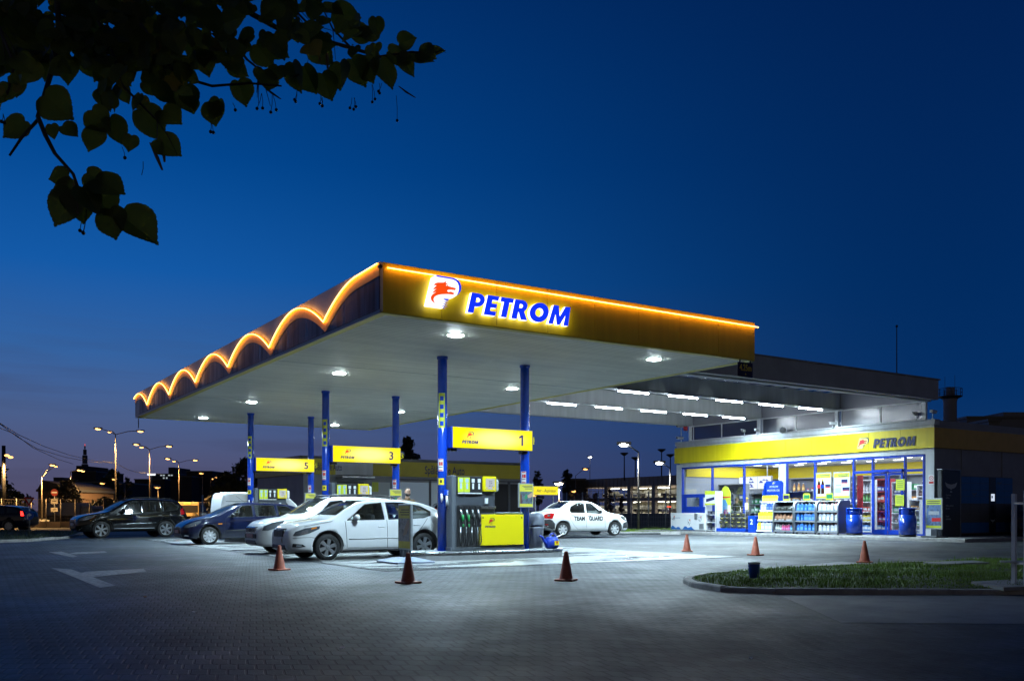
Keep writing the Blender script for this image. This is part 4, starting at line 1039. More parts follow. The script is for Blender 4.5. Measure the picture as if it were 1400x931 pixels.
def liftback(label, paint, fog=True, suv=False):
    L = 4.57
    top = [(0, .62), (.03, .70), (.10, .775), (.30, .875), (.7, .955), (.96, .995), (1.12, 1.06), (1.48, 1.275), (1.82, 1.42), (2.2, 1.465), (2.8, 1.475), (3.3, 1.44), (3.8, 1.31), (4.15, 1.13), (4.36, 1.05), (4.50, 1.0), (4.55, .80), (4.57, .70)]
    belt = [(0, .56), (.3, .77), (.8, .88), (1.2, .925), (2.0, .945), (3.0, .985), (3.6, 1.01), (4.2, .97), (4.57, .66)]
    width = [(0, .50), (.03, .60), (.09, .70), (.2, .79), (.4, .848), (.8, .875), (1.6, .885), (3.0, .885), (3.9, .86), (4.3, .80), (4.5, .70), (4.57, .60)]
    bot = [(0, .32), (.05, .25), (.2, .20), (.6, .19), (1.0, .185), (3.4, .19), (4.0, .22), (4.4, .30), (4.57, .42)]
    c = Car(label, 'car', paint, top, belt, width, bot, L, (.92, 3.50), .318)
    wins = [[(1.42, .965), (1.52, 1.03), (1.94, 1.345), (2.38, 1.392), (2.40, .975)], [(2.52, .978), (2.50, 1.396), (3.0, 1.392), (3.46, 1.30), (3.72, 1.17), (3.70, 1.07), (3.48, 1.01)]]
    sh = (1.04, 1.015, .67, 1.76, 1.385, .55)
    rs = (4.18, 1.12, .57, 3.36, 1.415, .51)
    c.cut(wins, [(*sh, .42), (*rs, -.4)]); c.windows(wins); c.shield('windscreen', *sh); c.shield('rear_screen', *rs)
    c.seats((2.15, 3.0), .72, 1.10)
    c.patch('headlight', [(.10, .60), (.16, .70), (.36, .775), (.72, .83), (.70, .76), (.45, .655), (.22, .60)], M_head, .005)
    c.patch('head_reflector', [(.24, .64), (.30, .715), (.42, .745), (.44, .68), (.34, .635)], M_lampw, .009)
    c.nose_box('grille', -.014, .10, .34, .56, .74, M_black, .03)
    b = MB(); b.tube([(-.01 + .10 * abs(u) ** 2, u * .36, .755) for u in (-1, -.6, -.2, .2, .6, 1)], .016, 6); b.tube([(-.005 + .10 * abs(u) ** 2, u * .36, .545) for u in (-1, -.6, -.2, .2, .6, 1)], .010, 6); b.build('grille_trim', M_chrome, c.t)
    c.nose_box('number_plate', -.03, -.012, .26, .43, .535, M_plate, .004)
    c.nose_box('lower_intake', -.012, .10, .46, .27, .385, M_black, .03)
    c.patch('fog_light', [(.085, .335), (.10, .42), (.30, .40), (.37, .345), (.22, .325)], M_black, .005)
    c.patch('fog_reflector', [(.16, .345), (.17, .395), (.27, .385), (.30, .35)], M_lampw, .009)
    c.line('bumper_gap', [(.10, .545), (.30, .56), (.50, .565), (.62, .54)], M_dark, .005)
    c.line('door_gap', [(1.40, .30), (1.38, .60), (1.36, .94)], M_dark, .006); c.line('door_gap', [(2.47, .28), (2.46, .6), (2.46, .97)], M_dark, .006)
    c.line('door_gap', [(2.9, .28), (3.12, .45), (3.42, .78), (3.60, 1.0)], M_dark, .005); c.line('sill_gap', [(1.42, .30), (2.9, .28)], M_dark, .0035)
    c.line('hood_gap', [(.36, .815), (.7, .88), (1.04, .94)], M_dark, .005)
    c.line('side_moulding', [(1.44, .515), (3.05, .53)], paint, .014); c.line('moulding_shadow', [(1.44, .498), (3.05, .513)], M_dark, .004, off=.002)
    c.mirror(1.60, .975, paint); c.handle(2.30, .80, paint); c.handle(3.28, .83, paint)
    c.patch('tail_light', [(4.18, .80), (4.16, .92), (4.40, .90), (4.47, .80)], M_tail, .006)
    for k in (0, 1): c.line('arch_lip', [(c.wheels[k] + (c.wr + .066) * math.cos(a), c.wr + .02 + (c.wr + .066) * math.sin(a)) for a in [math.pi * i / 16 for i in range(17)]], M_black, .010, off=-.004, n=1)
    for y0, y1 in ((-.55, .05), (-.02, .52)):
        b = MB(); b.tube([(1.02, y0, 1.0), (1.08, (y0 + y1) / 2, 1.03), (1.16, y1, 1.065)], .008, 5); b.build('wiper', M_black, c.t)
    c.line('sill_trim', [(1.30, .225), (3.12, .23)], M_black, .022); b = MB(); b.tube([(3.35, 0, 1.42), (3.50, 0, 1.60)], .005, 5); b.build('aerial', M_black, c.t)
    c.line('fuel_flap', [(3.78, .86), (3.78, 1.0), (3.92, 1.0), (3.92, .86)], M_dark, .004, sides=(1,), closed=True)
    c.patch('indicator', [(.50, .745), (.52, .785), (.64, .81), (.63, .775)], MATS.get('amber_lens') or mat('amber_lens', (.8, .25, .02), .2), .010)
    c.wheel_set(6, M_alloy, .21, .68)
    return c
white1 = liftback('white five-door car at pump 1, nearest the camera', CARW)
white1.place(7.22, 21.36, 0)

def crossover(label):
    L = 4.55
    top = [(0, .62), (.04, .70), (.12, .80), (.35, .92), (.8, 1.0), (1.05, 1.04), (1.22, 1.10), (1.62, 1.36), (1.92, 1.53), (2.2, 1.575), (2.8, 1.59), (3.6, 1.56), (4.15, 1.50), (4.36, 1.34), (4.48, 1.05), (4.55, .85)]
    belt = [(0, .56), (.3, .80), (.8, .92), (1.2, .965), (2.0, .99), (3.4, 1.02), (4.2, 1.02), (4.55, .8)]
    width = [(0, .52), (.03, .62), (.09, .71), (.2, .80), (.4, .85), (.8, .875), (1.6, .885), (3.4, .885), (4.1, .86), (4.45, .78), (4.55, .68)]
    bot = [(0, .34), (.05, .27), (.2, .22), (.6, .21), (3.6, .21), (4.2, .26), (4.55, .42)]
    c = Car(label, 'car', CARW2, top, belt, width, bot, L, (.88, 3.60), .32, tum=.30)
    wins = [[(1.52, 1.02), (1.62, 1.08), (2.02, 1.44), (2.38, 1.47), (2.40, 1.03)], [(2.50, 1.035), (2.48, 1.475), (3.36, 1.46), (3.40, 1.05)], [(3.50, 1.055), (3.47, 1.455), (3.95, 1.43), (4.12, 1.10)]]
    sh = (1.12, 1.05, .66, 1.86, 1.49, .56)
    c.cut(wins, [(*sh, .42)]); c.windows(wins); c.shield('windscreen', *sh); c.seats((2.1, 3.0), .78, 1.16)
    c.patch('headlight', [(.10, .66), (.14, .78), (.34, .87), (.66, .92), (.62, .84), (.40, .72), (.22, .66)], M_head, .005)
    c.nose_box('grille', -.012, .1, .40, .58, .76, M_chrome, .03)
    b = MB()
    for z in (.62, .66, .70): b.box(-.022, -.008, -.36, .36, z - .011, z + .011)
    b.box(-.03, -.012, -.06, .06, .62, .72, .01); b.build('grille_slot', M_black, c.t)
    c.nose_box('bumper_insert', -.02, .12, .50, .44, .57, M_black, .03); c.nose_box('number_plate', -.04, -.02, .26, .46, .56, mat('plate_pinkish', (.5, .3, .28), .5), .004)
    c.nose_box('lower_intake', -.012, .1, .44, .28, .40, M_black, .03)
    c.line('door_gap', [(1.38, .34), (1.44, .98)], M_dark, .0035); c.line('door_gap', [(2.45, .30), (2.45, 1.02)], M_dark, .0035)
    for sg_ in (-1, 1):
        b = MB(); b.tube([(2.05, sg_ * .60, 1.56), (2.15, sg_ * .60, 1.63), (3.0, sg_ * .60, 1.645), (3.95, sg_ * .59, 1.60), (4.05, sg_ * .59, 1.54)], .022, 8)
        for x in (2.95,): b.box(x - .07, x + .07, sg_ * .60 - .025, sg_ * .60 + .025, 1.58, 1.645, .01)
        b.build('roof_rail', M_black, c.t)
    c.mirror(1.64, 1.04, CARW2); c.handle(2.3, .88, M_black); c.wheel_set(6, M_cap, .2, .66); c.patch('tail_light', [(4.30, .85), (4.28, 1.2), (4.40, 1.15), (4.46, .85)], M_tail, .006)
    return c
white2 = crossover('white estate car with black roof rails, behind the nearest white car'); white2.place(7.55, 24.65, 0)

def mpv(label):
    L = 4.45
    top = [(0, .58), (.04, .64), (.12, .72), (.35, .84), (.75, .95), (1.0, 1.0), (1.2, 1.07), (1.6, 1.27), (1.95, 1.42), (2.3, 1.475), (2.8, 1.485), (3.4, 1.46), (3.9, 1.39), (4.2, 1.25), (4.38, 1.02), (4.45, .82)]
    belt = [(0, .53), (.3, .73), (.8, .865), (1.2, .92), (2.0, .95), (3.4, 1.0), (4.2, 1.0), (4.45, .78)]
    width = [(0, .50), (.03, .60), (.09, .70), (.2, .79), (.4, .845), (.8, .87), (1.6, .88), (3.3, .88), (4.0, .855), (4.35, .78), (4.45, .68)]
    bot = [(0, .30), (.05, .24), (.2, .20), (.6, .19), (3.5, .19), (4.1, .24), (4.45, .40)]
    c = Car(label, 'car', CARBL, top, belt, width, bot, L, (.90, 3.52), .315, tum=.36)
    wins = [[(1.52, .965), (1.62, 1.02), (2.06, 1.355), (2.40, 1.39), (2.42, .975)], [(2.52, .98), (2.50, 1.395), (3.20, 1.38), (3.28, 1.01)], [(3.38, 1.015), (3.32, 1.372), (3.72, 1.33), (3.98, 1.13), (3.94, 1.05)]]
    sh = (1.10, 1.01, .66, 1.92, 1.395, .54); rs = (4.33, 1.06, .58, 4.05, 1.33, .52)
    c.cut(wins, [(*sh, .42), (*rs, -.3)]); c.windows(wins); c.shield('windscreen', *sh); c.shield('rear_screen', *rs); c.seats((2.1, 3.05), .74, 1.12)
    c.patch('headlight', [(.07, .60), (.12, .69), (.36, .795), (.62, .86), (.60, .78), (.42, .66), (.2, .60)], M_head, .005); c.patch('head_reflector', [(.20, .635), (.26, .70), (.42, .755), (.44, .69), (.32, .635)], M_lampw, .009)
    c.nose_box('grille', -.012, .1, .30, .56, .63, M_black, .02); c.nose_box('number_plate', -.03, -.012, .26, .41, .52, mat('plate_pinkish', (.5, .3, .28), .5), .004); c.nose_box('lower_intake', -.012, .1, .44, .26, .38, M_black, .03)
    c.patch('fog_light', [(.07, .30), (.09, .36), (.19, .35), (.21, .30)], M_lampw, .006)
    c.line('door_gap', [(1.40, .30), (1.40, .60), (1.46, .94)], M_dark, .0035); c.line('door_gap', [(2.47, .28), (2.47, .97)], M_dark, .0035); c.line('door_gap', [(2.9, .28), (3.1, .42), (3.3, .98)], M_dark, .0035)
    c.line('side_moulding', [(1.44, .50), (3.1, .53)], M_black, .015); c.patch('side_repeater', [(1.18, .715), (1.18, .745), (1.32, .75), (1.32, .72)], mat('amber_lens', (.8, .25, .02), .2), .006, (-1, 1))
    c.mirror(1.66, .97, M_black); c.handle(2.26, .83, CARBL); c.handle(3.16, .86, CARBL); c.wheel_set(9, M_cap, .2, .70, 'thin'); c.patch('tail_light', [(4.18, .9), (4.14, 1.16), (4.24, 1.14), (4.34, .9)], M_tail, .006)
    b = MB(); b.tube([(2.4, 0, 1.48), (2.05, 0, 1.72)], .004, 5); b.build('aerial', M_black, c.t)
    return c
blue = mpv('dark blue family car with silver wheel covers, behind the two white cars')
pb = D(287, 745, 31.5); blue.place(pb.x - .90, pb.y + .85, 0)

def suv(label):
    L = 4.68
    top = [(0, .72), (.04, .80), (.12, .89), (.35, .99), (.8, 1.075), (1.10, 1.12), (1.30, 1.18), (1.75, 1.47), (2.06, 1.64), (2.4, 1.70), (3.0, 1.71), (3.7, 1.68), (4.2, 1.61), (4.42, 1.42), (4.58, 1.15), (4.65, .95), (4.68, .85)]
    belt = [(0, .66), (.3, .90), (.8, 1.0), (1.3, 1.05), (2.0, 1.08), (3.5, 1.12), (4.3, 1.14), (4.68, .8)]
    width = [(0, .54), (.03, .64), (.09, .74), (.2, .84), (.4, .90), (.8, .935), (1.6, .945), (3.6, .945), (4.2, .92), (4.55, .84), (4.68, .74)]
    bot = [(0, .44), (.05, .34), (.2, .28), (.6, .27), (3.7, .27), (4.3, .34), (4.68, .52)]
    c = Car(label, 'car', CARBK, top, belt, width, bot, L, (.95, 3.65), .37, tum=.34)
    wins = [[(1.66, 1.10), (1.76, 1.17), (2.22, 1.56), (2.54, 1.60), (2.56, 1.11)], [(2.66, 1.115), (2.64, 1.605), (3.42, 1.585), (3.50, 1.14)], [(3.60, 1.145), (3.54, 1.58), (3.95, 1.55), (4.20, 1.36), (4.16, 1.22)]]
    sh = (1.20, 1.135, .70, 2.02, 1.615, .58)
    c.cut(wins, [(*sh, .42)]); c.windows(wins); c.shield('windscreen', *sh); c.seats((2.25, 3.2), .85, 1.25)
    c.patch('headlight', [(.09, .76), (.14, .86), (.36, .95), (.70, 1.0), (.66, .92), (.42, .81), (.2, .76)], M_head, .005); c.patch('head_reflector', [(.20, .79), (.26, .86), (.42, .91), (.44, .85), (.32, .79)], M_lampw, .009)
    c.nose_box('grille', -.012, .1, .38, .70, .84, M_chrome, .03); c.nose_box('number_plate', -.03, -.012, .26, .55, .65, M_plate, .004)
    c.line('door_gap', [(1.50, .40), (1.58, 1.07)], M_dark, .0035); c.line('door_gap', [(2.61, .36), (2.61, 1.1)], M_dark, .0035)
    c.line('side_moulding', [(1.50, .62), (3.2, .66)], M_steel, .012); c.line('sill_trim', [(1.45, .42), (3.15, .42)], mat('silver_trim', (.3, .3, .32), .35), .02)
    c.patch('tail_light', [(4.30, 1.0), (4.28, 1.2), (4.42, 1.34), (4.52, 1.05)], M_tail, .008)
    for sg_ in (-1, 1):
        b = MB(); b.tube([(2.2, sg_ * .66, 1.69), (2.3, sg_ * .66, 1.755), (3.2, sg_ * .66, 1.77), (4.0, sg_ * .65, 1.71), (4.1, sg_ * .65, 1.64)], .02, 6); b.build('roof_rail', M_black, c.t)
    c.mirror(1.80, 1.12, CARBK); c.handle(2.44, .95, M_chrome); c.handle(3.38, .98, M_chrome); c.wheel_set(6, M_alloy, .23, .70)
    return c
suvc = suv('black off-road car with shiny six-spoke rims, at the left end of the row')
f0, r0 = D(139, 736, 38.7), D(224, 734.3, 40.3)
dv = Vector((r0.x - f0.x, r0.y - f0.y, 0)).normalized(); yaw = math.atan2(dv.y, dv.x)
o0 = Vector((f0.x, f0.y, 0)) - dv * .95 + Vector((-dv.y, dv.x, 0)) * .92
suvc.t.location = o0; suvc.t.rotation_euler = (0, 0, yaw)

def sedan(label):
    L = 4.36
    top = [(0, .60), (.04, .68), (.12, .78), (.35, .90), (.8, .985), (1.02, 1.015), (1.2, 1.08), (1.6, 1.33), (1.88, 1.47), (2.2, 1.525), (2.6, 1.53), (3.05, 1.46), (3.4, 1.28), (3.62, 1.12), (3.8, 1.07), (4.15, 1.06), (4.28, 1.0), (4.34, .85), (4.36, .75)]
    belt = [(0, .54), (.3, .78), (.8, .90), (1.2, .945), (2.0, .965), (3.2, 1.0), (4.0, 1.0), (4.36, .72)]
    width = [(0, .50), (.03, .60), (.09, .70), (.2, .79), (.4, .84), (.8, .86), (1.6, .868), (3.2, .868), (3.8, .85), (4.2, .78), (4.36, .66)]
    bot = [(0, .33), (.05, .26), (.2, .21), (.6, .20), (3.4, .20), (3.95, .26), (4.36, .40)]
    c = Car(label, 'patrol car', CARW2, top, belt, width, bot, L, (.83, 3.46), .305, tum=.34)
    wins = [[(1.48, .99), (1.56, 1.05), (1.96, 1.40), (2.24, 1.43), (2.26, 1.0)], [(2.36, 1.005), (2.34, 1.435), (2.72, 1.42), (3.02, 1.28), (3.10, 1.10), (3.04, 1.02)]]
    sh = (1.10, 1.03, .64, 1.84, 1.43, .54); rs = (3.60, 1.12, .60, 3.02, 1.43, .52)
    c.cut(wins, [(*sh, .42), (*rs, -.35)]); c.windows(wins); c.shield('windscreen', *sh); c.shield('rear_screen', *rs); c.seats((2.05, 2.9), .76, 1.14)
    c.patch('front_bumper', [(.0, .34), (.02, .60), (.2, .62), (.40, .56), (.44, .24), (.2, .22)], mat('bumper_plastic', (.035, .037, .04), .5), .008)
    c.nose_box('bumper_front', -.02, .06, .60, .30, .56, MATS['bumper_plastic'], .03)
    c.patch('rear_bumper', [(3.86, .28), (3.86, .56), (3.98, .70), (4.10, .74), (4.345, .72), (4.355, .46)], MATS['bumper_plastic'], .008); c.nose_box('bumper_rear', 4.30, 4.385, .64, .40, .70, MATS['bumper_plastic'], .03)
    c.patch('headlight', [(.08, .64), (.12, .76), (.34, .86), (.60, .90), (.56, .82), (.38, .70), (.2, .64)], M_head, .005)
    c.patch('tail_light', [(3.98, .76), (3.86, .98), (4.02, 1.0), (4.26, .95), (4.33, .78)], M_tail, .010); c.patch('reversing_lamp', [(4.08, .86), (4.06, .95), (4.16, .94), (4.18, .86)], M_lampw, .014)
    c.patch('rear_reflector', [(4.16, .50), (4.16, .54), (4.28, .54), (4.28, .50)], M_tail, .013)
    c.line('door_gap', [(1.34, .34), (1.36, .60), (1.40, .96)], M_dark, .004); c.line('door_gap', [(2.31, .30), (2.31, .98)], M_dark, .004); c.line('door_gap', [(2.72, .30), (2.9, .45), (3.1, .72), (3.14, 1.0)], M_dark, .004); c.line('sill_gap', [(1.34, .33), (2.72, .30)], M_dark, .004)
    c.mirror(1.62, 1.01, M_black); c.handle(2.16, .88, M_black); c.handle(2.98, .90, M_black); c.wheel_set(7, M_cap, .19, .70, 'thin')
    b = MB(); b.box(4.362, 4.372, -.26, .26, .76, .86); b.build('number_plate', M_plate, c.t)
    b = MB(); b.box(4.345, 4.36, -.45, -.2, .92, .945); b.box(4.345, 4.36, .2, .5, .92, .945); b.ball((4.352, 0, .93), .02, .05, .05); b.build('badge', M_chrome, c.t)
    # lettering on the flanks
    for s_, x0, x1 in (('TEAM', 2.92, 2.38), ('GUARD', 2.18, 1.46)):
        me = text_mesh('door_lettering', s_, .25, M_black, .002, bold=.012, width=x0 - x1)
        for sg_ in (1, -1):
            m2 = me if sg_ > 0 else me.copy()
            xc = (x0 + x1) / 2
            o = link('door_lettering', m2, c.t)
            for v in m2.vertices:
                x = xc - sg_ * v.co.x; z = .70 + v.co.y + .06; y = sg_ * (c.hw(min(max(x, 0), L), z) + .004)
                v.co = (x, y, z)
    return c
sed = sedan('white saloon with black bumpers and black security lettering on its doors')
sr = D(770, 735, 38.4)
yaw = R(174)
# local +x is the tail: the car looks along world +X, its right flank towards the camera
sed.t.rotation_euler = (0, 0, yaw)
fw = Vector((math.cos(yaw), math.sin(yaw), 0)); lf = Vector((-fw.y, fw.x, 0))
rear_wheel = Vector((sr.x, sr.y, .085))
sed.t.location = rear_wheel - fw * 3.46 - lf * .85 ; 

def van(label):
    L = 4.40
    top = [(0, .68), (.04, .76), (.12, .88), (.35, 1.02), (.75, 1.12), (.95, 1.18), (1.15, 1.32), (1.55, 1.70), (1.8, 1.86), (2.1, 1.92), (3.0, 1.94), (4.1, 1.93), (4.30, 1.86), (4.36, 1.6), (4.40, 1.0)]
    belt = [(0, .6), (.3, .88), (.8, 1.0), (1.2, 1.06), (2.0, 1.08), (4.1, 1.10), (4.40, .95)]
    width = [(0, .56), (.03, .66), (.09, .76), (.2, .85), (.4, .90), (.8, .92), (4.1, .92), (4.3, .89), (4.40, .84)]
    bot = [(0, .36), (.05, .28), (.2, .23), (.6, .22), (4.0, .23), (4.40, .34)]
    c = Car(label, 'van', mat('van_white', (.74, .75, .76), .35, coat=.7), top, belt, width, bot, L, (.86, 3.52), .32, tum=.14, name='delivery_van')
    wins = [[(1.38, 1.12), (1.50, 1.22), (1.86, 1.66), (2.2, 1.72), (2.22, 1.13)]]
    sh = (1.02, 1.20, .70, 1.70, 1.78, .64)
    c.cut(wins, [(*sh, .42)]); c.windows(wins); c.shield('windscreen', *sh)
    c.patch('headlight', [(.10, .74), (.14, .88), (.34, .98), (.50, 1.0), (.46, .9), (.22, .74)], M_head, .005); c.nose_box('bumper', -.015, .1, .6, .36, .6, M_black, .03); c.mirror(1.5, 1.12, M_black)
    c.patch('tail_light', [(4.28, .9), (4.28, 1.3), (4.36, 1.3), (4.38, .9)], M_tail, .008); c.wheel_set(6, M_cap, .2, .62)
    c.line('side_groove', [(3.2, 1.56), (4.2, 1.56)], M_dark, .010); c.line('door_gap', [(2.35, .35), (2.35, 1.75)], M_dark, .004)
    b = MB(); b.box(4.22, 4.26, .70, .73, 1.80, 1.84); b.box(4.22, 4.26, -.73, -.70, 1.80, 1.84); b.build('marker_lamp', M_tail, c.t)
    return c
vanc = van('white delivery van standing behind the dark blue car'); pv = PY(303, 700, 36.3)
vanc.t.rotation_euler = (0, 0, math.pi); vanc.t.location = (pv.x + 4.40, 36.3 + .92, 0)
# more cars further off
def far_car(c, loc, rz, label, cat='car'):
    d = dup(c.t, loc, rz, label); d['category'] = cat; return d
p = D(752, 726, 50); far_car(suvc, (p.x - 2.0, p.y + .6, 0), R(160), 'black car half hidden behind the white patrol car, near yellow lit sign')
p = D(45, 727, 52)
dk = far_car(blue, (p.x, p.y, 0), 0, 'dark car driving off at the left picture edge with red tail lights lit')
yw = R(33.1); fwd = Vector((-math.cos(-R(33)), 0, 0))
# broadside to the camera: tail at the picture's right
dk.rotation_euler = (0, 0, -math.atan2(ss, cc)); rv = Vector((cc, -ss, 0)); dk.location = Vector((p.x, p.y, 0)) - rv * 4.45
for ch in list(dk.children):
    if ch.name.startswith('tail_light'):
        me = ch.data.copy(); me.materials.clear(); me.materials.append(M_tailon); ch.data = me
p = D(1402, 720, 40); far_car(blue, (p.x + .35, p.y, .05), R(-150), 'dark car just showing at the right edge beyond the white posts')
# ---------------------------------------------------------------- fuel dispensers
M_green = mat('nozzle_green', (.01, .22, .05), .4)
M_lime = mat('lime_sticker', (.55, .62, .04), .4)
M_screen = emat('pump_screen', (.86, .92, 1.0), .55)
M_lt = mat('printed_pale_blue', (.35, .5, .7), .4)
M_ybright = mat('pump_yellow', (.80, .66, .005), .35)
E_sign = None
def pump(y, label):
    t = thing('fuel_dispenser', label, 'fuel pump', (11.75, y, .222), group='fuel dispensers on the pump islands'); o = t.location
    yf = y - .40; yb = y + .40
    b = MB(o); b.box(10.72, 11.92, yf + .06, yb - .06, .23, 2.03, .015); b.build('cabinet', M_dgrey, t)
    b = MB(o); b.box(10.68, 10.80, yf + .02, yb - .02, .232, 2.05, .03, seg=2); b.box(10.66, 12.80, yf + .03, yb - .03, .222, .31, .01); b.build('side_panel', mat('cabinet_grey', (.10, .112, .13), .35), t)
    b = MB(o); b.box(11.92, 12.72, yf + .10, yb - .10, .31, 1.12, .015); b.box(11.94, 12.74, yf + .04, yb - .04, 1.122, 1.15, .008); b.build('lower_cabinet', M_gal, t)
    b = MB(o); b.box(11.47, 12.74, yf - .01, yf + .055, .34, 1.10, .008); b.build('front_panel', M_ybright, t)
    b = MB(o); [b.box(x, x + .03, yf - .018, yf - .011, 1.0, 1.04, .004) for x in (11.52, 12.66)]; b.build('panel_lock', M_black, t)
    emblem(t, Vector((11.68, yf - .012, .86)) - o, '-y', .15, M_white, M_txt, M_red, .001, board=False)
    for ch, ol in word('PETROM', .042, .30):
        q = link('lettering', shape_mesh('lettering', ol, .001, [M_txt]), t, Vector((11.60, yf - .013, .78)) - o); q.rotation_euler = FACE['-y']
    b = MB(o); b.box(10.83, 11.53, yf + .02, yf + .058, 1.60, 2.02, .006); b.build('price_panel', M_black, t)
    for i, m in enumerate((M_lime, M_lime, M_black, M_black)):
        x = 10.845 + i * .171
        b = MB(o); b.box(x, x + .16, yf + .008, yf + .019, 1.64, 2.00, .003); s_ = b.build('grade_sticker', m, t)
        b = MB(o); b.box(x + .04, x + .12, yf + .003, yf + .007, 1.88, 1.97, .0); b.box(x + .055, x + .105, yf + .0035, yf + .007, 1.72, 1.86); b.build('grade_print', M_lt if i < 2 else M_white, s_)
        b = MB(o); b.box(x, x + .16, yf + .004, yf + .018, 1.605, 1.63); b.build('grade_strip', M_white, s_)
    b = MB(o); b.box(11.55, 11.92, yf - .02, yf + .057, 1.66, 2.035, .012); d = b.build('display_frame', M_ybright, t)
    b = MB(o); b.box(11.61, 11.87, yf - .026, yf - .0205, 1.71, 1.98, .003); b.build('screen', M_screen, d)
    b = MB(o); b.box(11.615, 11.66, yf - .029, yf - .027, 1.73, 1.77); b.box(11.80, 11.85, yf - .029, yf - .027, 1.73, 1.79); b.build('keypad', M_yel, d)
    for z in (1.80, 1.86, 1.91): text('readout', ('48,15', '5,99', '8,04')[int((z - 1.79) / .055) % 3], .05, M_txt, d, Vector((11.75, yf - .0275, z)) - o, extrude=.0005)
    b = MB(o); b.box(11.925, 12.08, yf + .1, yb - .1, 1.66, 1.98, .06, seg=3); b.build('side_light_box', M_wplas, t)
    b = MB(o); b.box(10.84, 11.5, yf + .03, yf + .058, .32, 1.33, .005); b.build('nozzle_bay', M_black, t)
    for i in range(4):
        x = 10.92 + i * .16; g = M_green if i < 2 else M_black
        b = MB(o); b.box(x - .05, x + .05, yf + .0, yf + .028, 1.02, 1.30, .008); bo = b.build('nozzle_boot', M_black, t)
        b = MB(o); b.tube([(x - .015, yf - .03, 1.22), (x, yf - .04, 1.12), (x + .02, yf - .045, 1.05)], .020, 8, r1=.026); b.build('nozzle_spout', M_steel, bo)
        b = MB(o); b.tube([(x + .02, yf - .045, 1.10), (x + .032, yf - .05, 1.00), (x + .03, yf - .05, .93)], .036, 8, r1=.026); b.box(x + .01, x + .06, yf - .075, yf - .045, .80, .87, .01); b.build('nozzle_grip', g, bo)
        b = MB(o); pts = [(x + .03, yf - .05, .93), (x + .045, yf - .06, .7), (x + .05, yf - .07, .45), (x + .02, yf - .05, .335), (x - .02, yf - .02, .35), (x - .03, yf + .01, .6), (x - .03, yf + .015, 1.0)]
        b.tube(pts, .014, 7); b.build('hose', M_rub, bo)
        b = MB(o); b.tube([(x - .012, yf - .012, .34), (x - .012, yf - .012, .80)], .012, 6); b.build('hose_guard', M_steel, bo)
    b = MB(o); b.box(11.50, 11.92, yf + .0, yf + .05, 1.24, 1.30, .004); b.build('shelf', M_steel, t)
    b = MB(o); b.box(11.62, 11.70, yf + .01, yf + .05, 1.36, 1.50, .004); b.build('paper_slip', M_wplas, t)
    return t
pump1 = pump(COLY[0], 'grey fuel dispenser with green and black nozzles and big yellow lower panel, under sign 1')
dup(pump1, (11.75, COLY[1], .222), label='fuel dispenser showing above the white cars, under sign 3')
dup(pump1, (11.75, COLY[2], .222), label='fuel dispenser showing above the dark blue car, under sign 5')

# ---------------------------------------------------------------- yellow number signs
def sign_face():
    m = bpy.data.materials.new('lit_yellow_face'); m.use_nodes = True; t = m.node_tree; p = t.nodes['Principled BSDF']
    p.inputs['Base Color'].default_value = (.1, .09, .0, 1); p.inputs['Roughness'].default_value = .3
    # hot spot of tubes that are not built, put into the face's emission colour
    tc = N(t, 'ShaderNodeTexCoord'); mp = N(t, 'ShaderNodeMapping'); mp.inputs['Scale'].default_value = (1.05, 0, 3.6); mp.inputs['Location'].default_value = (-.10, 0, 0)
    t.links.new(tc.outputs['Object'], mp.inputs[0])
    ln = N(t, 'ShaderNodeVectorMath', operation='LENGTH'); t.links.new(mp.outputs[0], ln.inputs[0])
    r = N(t, 'ShaderNodeMapRange', interpolation_type='SMOOTHSTEP'); r.inputs[1].default_value = .25; r.inputs[2].default_value = 1.15; r.inputs[3].default_value = 1; r.inputs[4].default_value = 0
    t.links.new(ln.outputs['Value'], r.inputs[0])
    mx = N(t, 'ShaderNodeMix', data_type='RGBA'); mx.inputs[6].default_value = (1.0, .86, .0, 1); mx.inputs[7].default_value = (1.15, .98, .36, 1)
    t.links.new(r.outputs[0], mx.inputs[0]); t.links.new(mx.outputs[2], p.inputs['Emission Color']); p.inputs['Emission Strength'].default_value = 1.02
    return m
M_sf = sign_face(); E_num = mat('sign_navy', (.01, .01, .16), .4)
def number_sign(y, n, label):
    t = thing('number_sign', label, 'sign', (11.90, y - .20, 2.97), group='lit yellow pump number signs between the blue posts')
    b = MB(); b.box(-1.17, 1.18, -.10, .20, -.26, .26, .01); b.build('box', M_bluef, t)
    b = MB(); b.box(-1.15, 1.17, -.112, -.101, -.25, .25, .002); b.build('lit_face', M_sf, t)
    b = MB(); b.box(-1.15, 1.17, .201, .212, -.25, .25, .002); b.build('lit_face', M_sf, t)
    b = MB(); b.box(-1.14, -.98, .0, .18, -.33, -.26); b.box(.94, 1.10, .0, .18, -.33, -.26); b.build('bracket', M_black, t)
    if n == 1:
        me = shape_mesh('numeral', [[(.03, -.135), (.03, .13), (-.012, .13), (-.085, .085), (-.085, .045), (-.015, .075), (-.015, -.135)]], .002, [E_num]); q = link('numeral', me, t, (.85, -.118, 0)); q.rotation_euler = FACE['-y']
    else: text('numeral', str(n), .36, E_num, t, (.84, -.118, -.02), bold=.006)
    emblem(t, (-.78, -.114, -.02), '-y', .17, M_white, E_num, E_red, .001, board=False)
    for ch, ol in word('PETROM', .075, .46):
        q = link('lettering', shape_mesh('lettering', ol, .001, [E_num]), t, (-.90, -.115, -.14)); q.rotation_euler = FACE['-y']
    # numeral plate round the post's far side
    text('numeral', str(n), .26, M_yel, t, (1.275, -.02, 0), extrude=.003, bold=.004)
    return t
